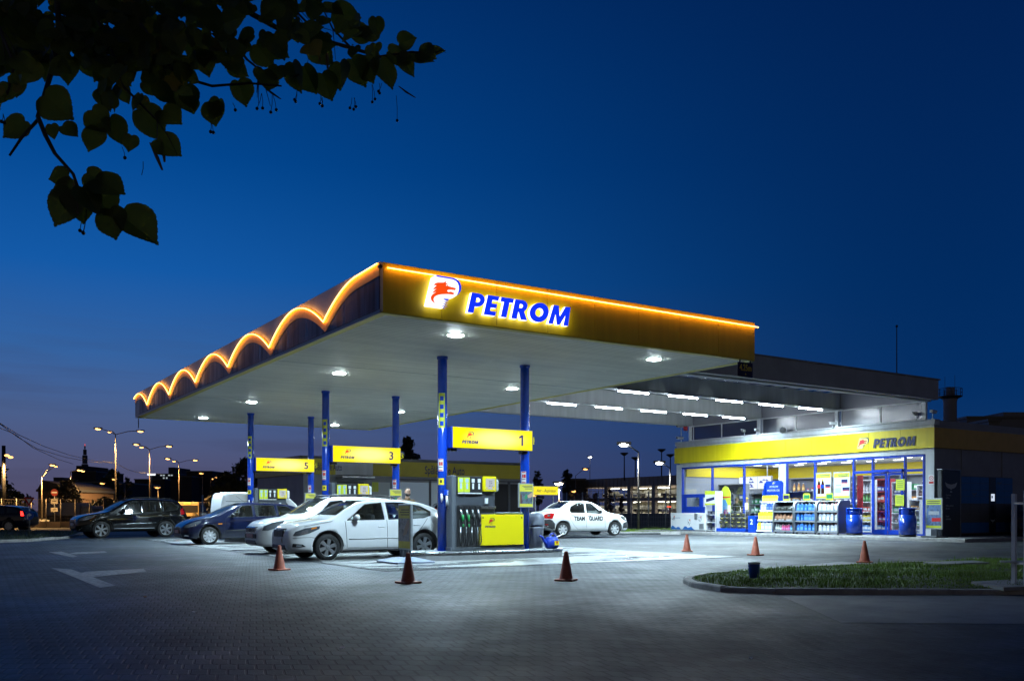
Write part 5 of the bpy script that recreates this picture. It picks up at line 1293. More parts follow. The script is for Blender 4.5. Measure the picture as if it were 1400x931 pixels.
for y, n, l in zip(COLY, (1, 3, 5), ('lit yellow sign with number 1 between the two nearest blue posts', 'lit yellow sign with number 3 between the middle blue posts', 'lit yellow sign with number 5, farthest and smallest of the yellow signs')): number_sign(y, n, l)

# ---------------------------------------------------------------- things fixed on the columns
M_paper = mat('paper', (.70, .70, .68), .6); M_pic = mat('poster_picture', (.10, .13, .16), .35, noise=(9, .9)); M_grn = mat('poster_green', (.02, .22, .09), .4); M_skin = mat('skin', (.50, .30, .21), .5)
which = {19.39: 'nearest', 26.98: 'middle', 34.70: 'farthest'}
def on_column(x, y, z, wd, ht, m, name, label, cat, ang=-112, detail=None, group=None):
    """curved sticker / plate lying on a round post, centred on the compass angle ang"""
    t = thing(name, label, cat, (x, y, z), group=group)
    def cur(a0, a1, z0, z1, r, m_, nm, par):
        b = MB(); k = 8
        for i in range(k):
            A0, A1 = R(a0 + (a1 - a0) * i / k), R(a0 + (a1 - a0) * (i + 1) / k)
            b.poly([(r * math.cos(A0), r * math.sin(A0), z0), (r * math.cos(A1), r * math.sin(A1), z0), (r * math.cos(A1), r * math.sin(A1), z1), (r * math.cos(A0), r * math.sin(A0), z1)])
        return b.build(nm, m_, par)
    da = math.degrees(wd / .118) / 2
    cur(ang - da, ang + da, -ht / 2, ht / 2, .1205, m, 'plate', t)
    for (fa0, fa1, z0, z1, m_) in (detail or []): cur(ang - da + 2 * da * fa0, ang - da + 2 * da * fa1, -ht / 2 + z0 * ht, -ht / 2 + z1 * ht, .1222, m_, 'print', t)
    return t
for y in COLY:
    w_ = which[y]
    for x, side in ((COLX[0], 'left'), (COLX[1], 'right')):
        if side == 'left':
            on_column(x, y, 3.62, .165, .84, M_lime, 'yellow_sticker', f'tall lime yellow sticker strip with four blue marks on the {w_} left blue post', 'sticker', -128, [(.25, .8, z, z + .13, M_blue) for z in (.06, .30, .54, .78)], 'lime sticker strips on the left posts')
            on_column(x, y, 1.90, .15, .16, mat('warning_yellow', (.75, .6, .02), .4), 'warning_sticker', f'small yellow warning sticker on the {w_} left blue post', 'sticker', -135, [(.35, .65, .3, .75, M_black)], 'yellow warning stickers on the left posts')
        on_column(x, y, 2.30 if side == 'left' else 2.05, .13, .30, M_paper, 'safety_notice', f'small white notice with red edges on the {w_} {side} blue post', 'notice', -140, [(.1, .9, .02, .09, M_red), (.1, .9, .90, .97, M_red), (.2, .5, .45, .75, M_red), (.55, .9, .45, .75, M_red), (.1, .9, .3, .36, M_dgrey)], 'white safety notices on the blue posts')
    # glove dispenser on the left post
    t = thing('glove_dispenser', f'blue glove holder with white gloves hanging on the {w_} left blue post', 'dispenser', (COLX[0] + .03, y - .15, 1.5), group='glove holders on the left posts')
    b = MB(); b.box(-.10, .20, -.06, .05, .06, .20, .01); b.build('holder', M_blue, t)
    b = MB()
    for i in range(3): b.box(-.02, .18, -.064, -.0605, .09 + i * .035, .105 + i * .035)
    b.build('print', M_white, t)
    b = MB()
    for i, (dx, dl) in enumerate(((-.02, .20), (.04, .26), (.10, .23), (.15, .18))):
        for k in range(3): b.tube([(dx + .01 * k, -.03, .06), (dx + .012 * k - .01, -.05, -.06), (dx + .025 * k - .02, -.045, -dl + .02 * k)], .018, 6, r1=.010)
    b.build('gloves', M_wplas, t)
    b = MB(); b.tube([(-.14, -.01, .10), (-.16, -.03, .0), (-.15, -.03, -.10)], .022, 6, r1=.012); b.tube([(-.15, -.01, .10), (-.13, -.04, .02), (-.12, -.03, -.07)], .018, 6, r1=.010); b.build('glove', M_wplas, t)
    # framed advert on the right post
    t = thing('framed_poster', f'framed yellow advert of a hand at a pump, on the {w_} right blue post', 'poster', (COLX[1] - .1, y - .19, 1.58), group='framed adverts on the right posts')
    b = MB(); b.box(-.225, .225, -.02, .03, -.31, .31, .006); b.box(-.02, .12, .03, .10, -.05, .05); b.build('frame', M_gal, t)
    b = MB(); b.box(-.20, .20, -.0225, -.0205, -.285, .285); pp = b.build('sheet', mat('poster_yellow', (.66, .60, .06), .4), t)
    b = MB(); b.box(-.19, .19, -.0245, -.0228, -.21, .10); b.build('picture', M_pic, pp)
    b = MB(); b.prism([(-.06, -.0255, -.10), (-.02, -.0255, .03), (.05, -.0255, .02), (.02, -.0255, -.08)], (0, -.001, 0)); b.build('nozzle_image', M_grn, pp)
    b = MB(); b.prism([(.06, -.0262, -.06), (.03, -.0262, .0), (.12, -.0262, .05), (.185, -.0262, .085), (.185, -.0262, -.02), (.12, -.0262, -.06)], (0, -.001, 0)); b.build('hand_image', M_skin, pp)
    b = MB(); b.box(-.18, -.14, -.026, -.025, -.20, .02); b.build('figure_image', mat('poster_maroon', (.12, .03, .03), .5), pp)
    for z, wl in ((.235, .30), (.205, .26), (.165, .22)):
        b = MB(); b.box(.18 - wl, .18, -.0245, -.0228, z, z + .014); b.build('print', M_txt, pp)

# ---------------------------------------------------------------- lit board beyond the pumps
p = PY(745, 670.5, 41); t = thing('service_sign', 'small lit yellow board for air and vacuum on two thin poles', 'sign', p)
hw_ = (PY(762, 670, 41).x - PY(727, 670, 41).x) / 2
b = MB(); b.box(-hw_, hw_, -.06, .06, -.25, .25, .01); b.build('box', M_bluef, t)
b = MB(); b.box(-hw_ + .02, hw_ - .02, -.068, -.061, -.23, .23); b.build('lit_face', emat('lit_yellow_small', (1, .86, .0), .95), t)
text('lettering', 'Aer - Aspirator', .24, E_num, t, (0.05, -.072, -.01), shear=.2, width=hw_ * 1.55)
b = MB(); [b.cyl((x, .07, .2), (x, .07, -p.z), .03, n=8) for x in (-hw_ * .7, hw_ * .7)]; b.build('pole', M_gal, t)

# ---------------------------------------------------------------- A-board by pump 1
t = thing('poster_stand', 'tall narrow yellow advert stand on a grey water-filled foot beside the nearest white car', 'poster stand', (9.25, 18.62, 0))
b = MB(); b.box(-.03, .03, -.32, .32, .30, 1.35, .008); b.build('frame', M_gal, t)
for sd in (-1, 1):
    b = MB(); b.box(sd * .031 if sd < 0 else .031, sd * .0345 if sd < 0 else .0345, -.285, .285, .34, 1.31); pp = b.build('sheet', mat('poster_ochre', (.50, .42, .06), .4, noise=(4, .2)), t)
    b = MB(); b.box(sd * .035 - .0005, sd * .035 + .0005, -.28, .28, .50, 1.02); b.build('picture', mat('stand_picture', (.22, .20, .22), .4, noise=(7, .7)), pp)
    b = MB(); b.prism([(sd * .0362, .05, .62), (sd * .0362, -.02, .78), (sd * .0362, -.16, .96), (sd * .0362, -.26, 1.0), (sd * .0362, -.26, .84), (sd * .0362, -.12, .66)], (sd * .0005, 0, 0)); b.build('hand_image', mat('poster_skin', (.30, .19, .15), .5), pp)
    b = MB()
    for i, wl in enumerate((.40, .46, .42)): b.box(sd * .0352 - .0004, sd * .0352 + .0004, -.25, -.25 + wl, 1.20 - i * .055, 1.225 - i * .055)
    b.build('print', mat('print_grey', (.12, .10, .04), .5), pp)
b = MB(); b.box(-.02, .02, -.25, -.2, .12, .31); b.box(-.02, .02, .2, .25, .12, .31); b.box(-.05, .05, -.06, .06, .10, .31, .01); b.build('spring_leg', M_dgrey, t)
b = MB(); pts = [(.46, .56), (.52, .30), (.52, -.30), (.46, -.56), (-.46, -.56), (-.52, -.3), (-.52, .3), (-.46, .56)]
A = [b.bm.verts.new((x, y, .004)) for x, y in pts]; B = [b.bm.verts.new((x, y, .05)) for x, y in pts]; C = [b.bm.verts.new((x * .35, y * .45, .135)) for x, y in pts]
for P, Q in ((A, B), (B, C)):
    for i in range(8): b.bm.faces.new((P[i], P[(i + 1) % 8], Q[(i + 1) % 8], Q[i]))
b.bm.faces.new(C); b.build('foot', mat('foot_grey', (.22, .25, .32), .4, noise=(5, .15)), t)

# ---------------------------------------------------------------- bin and watering can on island 1
t = thing('litter_bin', 'grey plastic bin with hooded lid standing behind the right blue post, pump 1', 'bin', (13.52, 19.62, .222))
b = MB(); b.lathe((0, 0, 0), [(.20, 0), (.235, .50), (.24, .55)], 4 * 5, cap1=True); b.build('body', mat('bin_grey', (.13, .14, .17), .5, noise=(5, .1)), t)
b = MB(); b.lathe((0, 0, .58), [(.25, 0), (.255, .04), (.25, .22), (.20, .31), (.08, .34)], 20); b.build('lid', mat('bin_lid_grey', (.17, .19, .23), .45), t)
b = MB(); b.lathe((0, 0, .545), [(.215, 0), (.215, .04)], 20); b.build('gap', M_black, t)
t = thing('watering_can', 'round blue watering can with yellow label on the edge of the pump island', 'watering can', (13.62, 19.0, .222), R(8))
b = MB(); b.lathe((0, 0, 0), [(.13, 0), (.175, .03), (.20, .12), (.185, .22), (.13, .29), (.07, .31)], 24); b.build('body', mat('can_blue', (.012, .045, .42), .32), t)
b = MB(); b.tube([(-.14, 0, .09), (-.24, 0, .17), (-.33, 0, .29), (-.39, 0, .33), (-.43, 0, .32)], .045, 10, r1=.020); b.build('spout', MATS['can_blue'], t)
b = MB(); b.tube([(-.08, 0, .28), (-.03, 0, .37), (.06, 0, .385), (.14, 0, .31), (.17, 0, .2)], .020, 8); b.build('handle', MATS['can_blue'], t)
b = MB(); b.box(-.07, .07, -.203, -.185, .09, .20); b.build('label_plate', M_yel, t); b = MB(); b.box(-.025, .025, -.206, -.2035, .13, .18); b.build('label_print', M_red, t)
b = MB(); b.tube([(.08, -.05, .26), (.18, -.06, .31), (.31, -.08, .36)], .016, 8); b.ball((.32, -.08, .363), .024); b.build('brush', M_wplas, t)

# ---------------------------------------------------------------- traffic cones
M_cone = mat('cone_orange', (.42, .105, .055), .55, noise=(9, .22))
def cone_proto(label, loc, rz):
    t = thing('traffic_cone', label, 'cone', loc, R(rz), group='orange cones round the forecourt')
    b = MB(); b.lathe((0, 0, .03), [(.122, 0), (.115, .012), (.032, .455), (.024, .468)], 24, cap0=False); b.lathe((0, 0, .495), [(.024, 0), (.017, -.004), (.015, -.05)], 12, cap0=False); b.build('cone', M_cone, t)
    b = MB(); b.box(-.16, .16, -.16, .16, .0, .032, .012, seg=2); b.build('foot', M_cone, t)
    return t
cl_ = [((558, 797), 'cone standing in front of the tall advert stand, dark side to the camera', 10), ((774, 793.5), 'cone nearest the round end of the pump island', 35), ((382, 779), 'cone standing in front of the white cars front bumpers', 20), ((1033, 758.7), 'cone in front of the packed shelves rack by the shop', 5), ((939, 753.3), 'smallest and farthest cone, in front of the ice cream freezer', 50), ((1182, 768.8), 'cone at the grass island right of the others, in front of the shop door', 28)]
c0 = None
for (q, l, a) in cl_:
    p = PZ(*q, .010); p.z = .012 if c0 is None else .010
    if c0 is None: c0 = cone_proto(l, p, a)
    else: dup(c0, p, R(a), l)

# ---------------------------------------------------------------- blue bucket on the grass
p = PZ(1031, 790, .10); t = thing('bucket', 'small dark blue lidded bucket standing at the grass edge', 'bucket', p)
b = MB(); b.lathe((0, 0, 0), [(.075, 0), (.092, .20), (.095, .23)], 24); b.build('body', mat('bucket_blue', (.015, .06, .38), .35), t)
b = MB(); b.lathe((0, 0, .232), [(.10, 0), (.10, .02), (.085, .032)], 24); b.build('lid', mat('lid_white', (.55, .58, .62), .4), t)
b = MB(); b.box(-.125, -.094, -.02, .02, .19, .22, .005); b.box(.094, .125, -.02, .02, .19, .22, .005); b.build('lug', MATS['bucket_blue'], t)

# ---------------------------------------------------------------- white post frame at the right edge
t = thing('sign_frame', 'white metal post frame with crossbar at the right picture edge', 'frame', (15.25, 7.9, .09))
pA, pB = PZ(1386.5, 797, .125), PZ(1403, 800, .125)
o = t.location
dd = FH = None
def postz(py, p): d = ss * p.x + cc * p.y; return H + (HY - py) / F * d
b = MB(o)
for p, ty in ((pA, 675), (pB, 670)):
    b = MB(o); b.bar((p.x, p.y, .10), (p.x, p.y, postz(ty, p)), .055, .055); b.build('post', M_white, t)
b = MB(o)
for y_ in (688, 770):
    b = MB(o); b.bar((pA.x, pA.y, postz(y_, pA)), (pB.x, pB.y, postz(y_, pB)), .03, .035); b.build('crossbar', M_white, t)
b = MB(o); z = postz(770, pA); b.bar((pA.x - .16, pA.y + .12, z + .03), (pB.x + .5, pB.y - .2, z + .04), .22, .02); b.build('plank', M_gal, t)
# scraps of litter, fallen leaves
M_leafdry = mat('dry_leaf', (.32, .14, .03), .7)
for (q, m, nm, l) in (((985 + 42, 900), M_paper, 'paper_scrap', 'white paper scrap on the dark paving at the lower right'), ((468, 886), M_paper, 'paper_scrap', 'white paper scrap on the paving, lower left of the middle'), ((1215, 789), M_paper, 'paper_scrap', 'white paper scrap on the grass island'), ((420, 740), M_leafdry, 'fallen_leaf', 'dry leaf near the painted arrow'),
                   ((198, 816), M_leafdry, 'fallen_leaf', 'orange dry leaf on the paving left of the cones'), ((1330, 783), M_leafdry, 'fallen_leaf', 'brown dry leaf lying on the grass island'), ((1058, 811), M_leafdry, 'fallen_leaf', 'brown dry leaf on the kerb of the grass island'), ((265, 837), M_paper, 'paper_scrap', 'tiny pale scrap on the paving at the lower left')):
    z = .15 if 'grass' in l or 'kerb' in l else .010
    p = PZ(*q, z); b = MB(p); s_ = rnd.uniform(.022, .04); a = rnd.uniform(0, 6)
    b.prism([(p.x + s_ * math.cos(a + k) * (1, .7, 1.1, .6, .9)[i], p.y + s_ * math.sin(a + k) * (1, .7, 1.1, .6, .9)[i], p.z + .006 + .01 * (i % 2)) for i, k in enumerate((0, 1.2, 2.5, 3.7, 5))], (0, 0, -.004))
    tag(b.build(nm, m), l, nm.split('_')[0] + ' ' + nm.split('_')[1])
# ---------------------------------------------------------------- in front of the shop
FZ = .15
def yx(px, x): return PX(px, 700, x).y
# chest freezer
xf = 32.85
y0, y1 = yx(964, xf), yx(917, xf)
t = thing('chest_freezer', 'long white chest freezer with blue wave print by the left shop window', 'freezer', (xf + .35, (y0 + y1) / 2, FZ)); o = t.location
b = MB(o); b.box(xf, xf + .7, y0, y1, FZ + .05, FZ + .86, .02, seg=2); b.build('body', M_wplas, t)
b = MB(o); b.box(xf - .01, xf + .71, y0 - .01, y1 + .01, FZ + .862, FZ + .92, .015, seg=2); b.build('lid', M_wplas, t)
b = MB(o)
n = 14; ym = y1 - (y1 - y0) * .72
pts = [(xf - .003, y1 - .03 - (y1 - .06 - ym) * i / n, FZ + .17 + .07 * math.sin(i * 1.7) + .05 * math.sin(i * .8)) for i in range(n + 1)]
b.poly([(xf - .003, y1 - .03, FZ + .07)] + pts + [(xf - .003, ym + .03 - .0, FZ + .07)]); b.build('wave_print', mat('print_blue', (.02, .15, .5), .4), t)
for k, (yc, zc) in enumerate(((y1 - .2, .62), ((y0 + y1) / 2 - .1, .45), (y0 + .35, .62))):
    b = MB(o)
    for i in range(26):
        a = rnd.uniform(0, 6.28); r_ = rnd.uniform(0, 1) ** .5
        yy, zz = yc + .12 * r_ * math.cos(a), FZ + zc + (.16 if k else .07) * r_ * math.sin(a)
        b.box(xf - .004, xf - .002, yy - .012, yy + .012, zz - .012, zz + .012)
    b.build('pattern_print', mat('print_dark', (.10, .11, .16), .5), t)
    b = MB(o); b.box(xf - .006, xf - .0045, yc - .10, yc - .04, FZ + zc + .06, FZ + zc + .15); b.build('orange_print', mat('print_orange', (.6, .12, .02), .5), t)
text('lettering', 'IZLANDA', .11, mat('print_grey_blue', (.25, .30, .42), .5), t, Vector((xf - .004, y1 - .48, FZ + .66)) - o, '-x')
b = MB(o); b.box(xf - .008, xf - .002, y0 + .1, y0 + .42, FZ + .12, FZ + .38); b.build('vent', M_gal, t)
b = MB(o); b.box(xf - .012, xf - .001, y0 + .52, y0 + .74, FZ + .58, FZ + .90); b.build('price_card', M_gal, t)

# products -------------------------------------------------------
def prod_mesh(kind, m, m2=None):
    b = MB()
    if kind == 'jug':       # canister of screen wash or oil: shoulder, neck, cap, label
        b.box(-.055, .055, -.085, .085, 0, .22, .02, seg=2); b.prism([(-.05, -.08, .215), (-.05, .08, .215), (-.03, .045, .285), (-.03, -.01, .285)], (.08, 0, 0)); b.cyl((0, .03, .28), (0, .03, .315), .022, n=8, mi=1); b.box(-.0575, -.0555, -.06, .06, .05, .16, mi=2)
    elif kind == 'bottle':
        b.lathe((0, 0, 0), [(.036, 0), (.042, .02), (.042, .15), (.016, .21), (.016, .24)], 10); b.cyl((0, 0, .235), (0, 0, .258), .019, n=8, mi=1); b.lathe((0, 0, .06), [(.0428, 0), (.0428, .07)], 10, mi=2, cap0=False, cap1=False)
    elif kind == 'bag':
        b.box(-.10, .10, -.15, .15, 0, .20, .07, seg=3); b.box(-.108, -.10, -.06, .05, .09, .13, .003, mi=2)
    elif kind == 'pack':
        b.box(-.06, .06, -.07, .07, 0, .17, .006); b.box(-.062, -.0605, -.055, .055, .05, .13, mi=2)
    elif kind == 'can':
        b.lathe((0, 0, 0), [(.028, 0), (.033, .008), (.033, .105), (.026, .118)], 10); b.lathe((0, 0, .03), [(.0336, 0), (.0336, .05)], 10, mi=2, cap0=False, cap1=False)
    elif kind == 'battery':
        b.box(-.085, .085, -.115, .115, 0, .15, .008); b.box(-.088, .088, -.118, .118, .151, .175, .006, mi=1); b.box(-.0875, -.0855, -.10, .10, .03, .13, mi=2)
    elif kind == 'net':
        b.ball((0, 0, .10), .10, .11, .11, u=10, v=8); b.cyl((0, 0, .19), (0, 0, .25), .025, .04, n=8)
        b.box(-.104, -.095, -.06, .06, .03, .06, mi=2)
    return b.mesh('product', [m, m2 or M_white, M_white if m2 is None else mat('label_' + m.name, tuple(min(.8, c * 1.8 + .1) for c in m.node_tree.nodes['Principled BSDF'].inputs['Base Color'].default_value[:3]), .4)])
P_ = {}
def prod(key, kind, col, cap=None, rough=.35):
    if key not in P_: P_[key] = prod_mesh(kind, mat('product_' + key, col, rough), mat('cap_' + key, cap, .4) if cap else None)
    return P_[key]
def put(me, loc, label, cat, grp, rz=0., s=1., name=None):
    ob = link(name or cat.replace(' ', '_'), me, None, loc); ob.rotation_euler = (0, 0, rz); ob.scale = (s, s, s); return tag(ob, label, cat, grp)

# battery display: narrow white rack with header board
xr = 32.9
y0, y1 = yx(978, xr), yx(964, xr)
t = thing('battery_rack', 'narrow white shelf rack with a printed header, next to the freezer', 'rack', (xr + .25, (y0 + y1) / 2, FZ)); o = t.location
b = MB(o); [b.box(xr, xr + .5, yy, yy + .02, FZ, FZ + 2.0) for yy in (y0, y1 - .02)]; b.build('side_panel', M_wplas, t)
b = MB(o); b.box(xr + .47, xr + .5, y0 + .021, y1 - .021, FZ, FZ + 1.98); b.build('back_panel', M_bluef, t)
for z in (.06, .44, .82):
    b = MB(o); b.box(xr, xr + .46, y0 + .021, y1 - .021, FZ + z, FZ + z + .03); b.build('shelf', M_wplas, t)
    for k, yy in enumerate((y0 + (y1 - y0) * .28, y0 + (y1 - y0) * .72)):
        put(prod('battery', 'battery', (.03, .035, .06), (.02, .02, .02)), (xr + .16, yy, FZ + z + .03), f'dark car battery, {("right", "left")[k]}, on the {("bottom", "middle", "top")[[.06, .44, .82].index(z)]} shelf of the narrow white rack', 'battery', 'car batteries on the white rack', s=.95)
b = MB(o); b.box(xr - .01, xr + .02, y0, y1, FZ + 1.32, FZ + 2.02); hd = b.build('header', M_paper, t)
for za, zb in ((1.84, 2.02), (1.32, 1.40)): b = MB(o); b.box(xr - .014, xr - .0105, y0, y1, FZ + za, FZ + zb); b.build('header_print', M_lime, hd)
b = MB(o); b.prism([(xr - .0135, y1 - .08, FZ + 1.62), (xr - .0135, y0 + .05, FZ + 1.72), (xr - .0135, y0 + .05, FZ + 1.58), (xr - .0135, y1 - .08, FZ + 1.46)], (.002, 0, 0)); b.build('header_picture', M_txt, hd)

# coal and firewood bin: blue tray full of dark sacks, wire front
ya, yb_ = yx(1019, xr), yx(979, xr)
t = thing('sack_bin', 'wire pen on a blue tray holding dark charcoal sacks', 'bin', (xr + .35, (ya + yb_) / 2, FZ)); o = t.location
b = MB(o); b.box(xr, xr + .7, ya, yb_, FZ + .02, FZ + .18, .01); b.build('tray', M_blue, t)
b = MB(o)
for yy in (ya + .01, (ya + yb_) / 2, yb_ - .01): b.cyl((xr, yy, FZ + .18), (xr, yy, FZ + 1.25), .012, n=8); b.cyl((xr + .69, yy, FZ + .18), (xr + .69, yy, FZ + 1.25), .012, n=8)
for z in (.7, 1.0, 1.24): b.box(xr - .006, xr + .006, ya, yb_, FZ + z, FZ + z + .012); b.box(xr + .684, xr + .696, ya, yb_, FZ + z, FZ + z + .012)
b.build('wire_frame', M_gal, t)
M_sack = mat('charcoal_sack', (.045, .045, .042), .55, noise=(6, .6)); sk = [prod_mesh('bag', M_sack, mat('sack_print_a', (.35, .33, .04), .5)), prod_mesh('bag', M_sack, mat('sack_print_b', (.25, .12, .05), .5))]
sk[0].materials[2] = mat('sack_yellow', (.5, .45, .05), .5); sk[1].materials[2] = mat('sack_olive', (.3, .28, .06), .5)
W_ = yb_ - ya
for r_ in range(4):
    for c_ in range(5):
        put(sk[(r_ + c_) % 2], (xr + .20 + .02 * (r_ % 2), ya + W_ * (c_ + .5 + (.18 if r_ % 2 else -.05)) / 5.2, FZ + .18 + r_ * .185), 'dark charcoal sack stacked in the wire pen on the blue tray', 'sack', 'charcoal sacks in the wire pen', rz=rnd.uniform(-.6, .6), s=rnd.uniform(.85, 1.15))
for k, q in enumerate(((997, 695), (1021, 692))):
    p = PX(*q, xr - .03); plate('price_card', ('white price card at the left of the wire pen', 'white price card at the right of the wire pen')[k], 'card', p, .20, .32, '-x', M_paper, frame=M_yel)
# totem board shaped like a surfboard
p = PX(991, 700, xr + .75); t = thing('advert_totem', 'tall rounded green and blue advert board behind the charcoal sacks', 'advert', (xr + .8, p.y, FZ)); o = t.location
ol = [(-.30, 0), (.30, 0), (.34, 1.0)] + [(.34 * math.cos(a), 1.75 + .5 * math.sin(a)) for a in [math.pi * i / 12 for i in range(13)]] + [(-.34, 1.0)]
q = link('board', shape_mesh('board', [ol], .012, [M_lime]), t); q.rotation_euler = FACE['-x']
for nm, pl, m in (('blue_field', [(-.33, .75), (.1, .4), (.33, 1.0), (.0, 1.6), (-.33, 1.55)], mat('advert_blue', (.12, .35, .6), .4)), ('green_field', [(-.3, .05), (.28, .05), (.1, .4), (-.33, 1.2)], mat('advert_green', (.03, .35, .08), .4)), ('red_strip', [(-.3, 1.68), (.33, 1.68), (.33, 1.74), (-.3, 1.74)], M_red), ('round_mark', [(.05 + .16 * math.cos(a), .95 + .16 * math.sin(a)) for a in [math.pi * i / 9 for i in range(18)]], mat('advert_plum', (.3, .06, .2), .4))):
    q = link(nm, shape_mesh(nm, [pl], .002, [m]), t, (-.016 - .003 * ('m' in nm) - .002 * ('green' in nm), 0, 0)); q.rotation_euler = FACE['-x']

# motor-oil stand
xo_ = 32.75; y0, y1 = yx(1056, xo_), yx(1033, xo_)
t = thing('oil_stand', 'stepped blue stand full of yellow and silver oil jugs', 'rack', (xo_ + .4, (y0 + y1) / 2, FZ)); o = t.location
b = MB(o)
for yy in (y0, y1 - .03): b.prism([(xo_, yy, FZ + .06), (xo_ + .75, yy, FZ + .06), (xo_ + .75, yy, FZ + 2.35), (xo_ + .62, yy, FZ + 2.35)], (0, .03, 0))
b.build('side_panel', M_blue, t)
b = MB(o); b.box(xo_ + .70, xo_ + .74, y0 + .031, y1 - .031, FZ + .1, FZ + 2.40); b.build('back_panel', M_blue, t)
b = MB(o); b.box(xo_ + .66, xo_ + .695, y0 + .031, y1 - .031, FZ + 1.90, FZ + 2.42); hd = b.build('header', M_bluef, t)
text('lettering', 'MOTOR OIL', .13, M_white, hd, Vector((xo_ + .657, (y0 + y1) / 2, FZ + 1.98)) - o, '-x', width=(y1 - y0) * .75)
text('lettering', 'PETROM', .12, M_white, hd, Vector((xo_ + .657, (y0 + y1) / 2, FZ + 2.15)) - o, '-x', width=(y1 - y0) * .5, shear=.2)
emblem(hd, Vector((xo_ + .658, (y0 + y1) / 2 + .08, FZ + 2.24)) - o, '-x', .15, M_white, M_white, M_yel, .001, board=False)
for si, (z, xs_, kinds) in enumerate(((.10, 0.02, 'ysss'), (.58, .10, 'yyyyy'), (1.02, .24, 'ssbbb'), (1.42, .36, 'yyyyyy'))):
    b = MB(o); b.box(xo_ + xs_, xo_ + .695, y0 + .032, y1 - .032, FZ + z, FZ + z + .03); b.box(xo_ + xs_ - .012, xo_ + xs_ - .001, y0 + .03, y1 - .03, FZ + z - .03, FZ + z + .05); b.build('shelf', M_white, t)
    n_ = len(kinds)
    for k, c_ in enumerate(kinds):
        me = {'y': prod('oil_yellow', 'jug', (.72, .66, .02), (.02, .02, .03)), 's': prod('oil_silver', 'jug', (.42, .45, .50), (.05, .06, .2)), 'b': prod('oil_blue', 'jug', (.03, .09, .42), (.6, .6, .6))}[c_]
        put(me, (xo_ + xs_ + .08, y1 - .06 - (y1 - y0 - .12) * (k + .5) / n_, FZ + z + .031), f'{dict(y="yellow", s="silver", b="blue")[c_]} oil jug on the {("bottom", "second", "third", "top")[si]} shelf of the blue stand', 'oil jug', f'oil jugs {("bottom", "second", "third", "top")[si]} shelf {dict(y="yellow", s="silver", b="blue")[c_]}', s=1.25 if si in (0, 1) else 1.05)
p = PX(1026, 717, xo_ - .02); t = thing('blue_bin', 'short blue box with a white figure 2 beside the oil stand', 'box', (xo_ + .35, p.y, FZ)); o = t.location
b = MB(); b.box(-.3, .3, -.22, .22, 0, .80, .02); b.build('box', M_blue, t); text('numeral', '2', .34, M_white, t, (-.304, 0, .5), '-x', bold=.01)

# three wheeled racks with rounded tops
def rolling_rack(pxa, pxb, label, rows):
    x = 32.7; y0, y1 = yx(pxb, x), yx(pxa, x)
    t = thing('rolling_rack', label, 'rack', (x + .4, (y0 + y1) / 2, FZ), group='wheeled racks with rounded tops by the shop front'); o = t.location
    prof = [(x, FZ + .08), (x + .8, FZ + .08), (x + .8, FZ + 1.48)] + [(x + .32 - .32 * math.sin(a), FZ + 1.16 + .32 * math.cos(a)) for a in [math.pi / 2 * i / 8 for i in range(9)]]
    for yy in (y0, y1 - .03):
        b = MB(o); b.prism([(a, yy, c) for a, c in prof], (0, .03, 0)); b.build('side_panel', mat('rack_side', (.13, .15, .24), .4), t)
        b = MB(o); edge = prof[0:1] + list(reversed(prof[3:]))
        b.tube([(a - .006, yy + .015, c + .006) for a, c in edge], .035, 8); b.build('edge_rail', M_gal, t)
    b = MB(o); A = [(a, c) for a, c in prof[3:]]
    va = [b.bm.verts.new((a, y0 + .03, c)) for a, c in A[:4]]; vb = [b.bm.verts.new((a, y1 - .03, c)) for a, c in A[:4]]
    for i in range(3): b.bm.faces.new((va[i], va[i + 1], vb[i + 1], vb[i]))
    b.box(x + .33, x + .8, y0 + .031, y1 - .031, FZ + 1.452, FZ + 1.478); b.build('hood', M_gal, t)
    b = MB(o); b.box(x + .76, x + .795, y0 + .031, y1 - .031, FZ + .1, FZ + 1.45); b.build('back_panel', M_dgrey, t)
    for (xx, yy) in ((x + .08, y0 + .08), (x + .08, y1 - .08), (x + .72, y0 + .08), (x + .72, y1 - .08)):
        b = MB(o); b.cyl((xx, yy - .015, FZ + .041), (xx, yy + .015, FZ + .041), .04, n=12); b.build('castor', M_black, t)
    for si, (z, items, s_, nm, cat) in enumerate(rows):
        b = MB(o); b.box(x + .01, x + .755, y0 + .032, y1 - .032, FZ + z, FZ + z + .025); b.box(x - .005, x + .009, y0 + .032, y1 - .032, FZ + z - .02, FZ + z + .055); b.build('shelf', M_gal, t)
        n_ = len(items); lev = ('bottom', 'middle', 'top')[si]
        for k, me in enumerate(items):
            for rw in range(2):
                put(me, (x + .12 + .22 * rw, y1 - .05 - (y1 - y0 - .1) * (k + .5) / n_, FZ + z + .026 + .0), f'{nm} on the {lev} shelf of {label.split(",")[0]}', cat, f'{nm} {lev} {pxa}', rz=rnd.uniform(-.35, .35), s=s_ * rnd.uniform(.86, 1.10))
bagm = prod('dark_bag', 'bag', (.05, .055, .05), (.4, .42, .05)); woodm = prod('wood_net', 'net', (.33, .17, .10), None, .7)
bl = prod('wash_blue', 'jug', (.03, .16, .55), (.5, .6, .8)); wt = prod('wash_white', 'jug', (.55, .60, .72), (.5, .06, .04))
pk, gr_, lb = prod('pink_bottle', 'bottle', (.75, .10, .28), (.7, .7, .7)), prod('grey_bottle', 'bottle', (.35, .40, .38), (.7, .7, .7)), prod('blue_bottle', 'bottle', (.12, .35, .7), (.7, .7, .7))
Z3 = (.10, .55, .98)
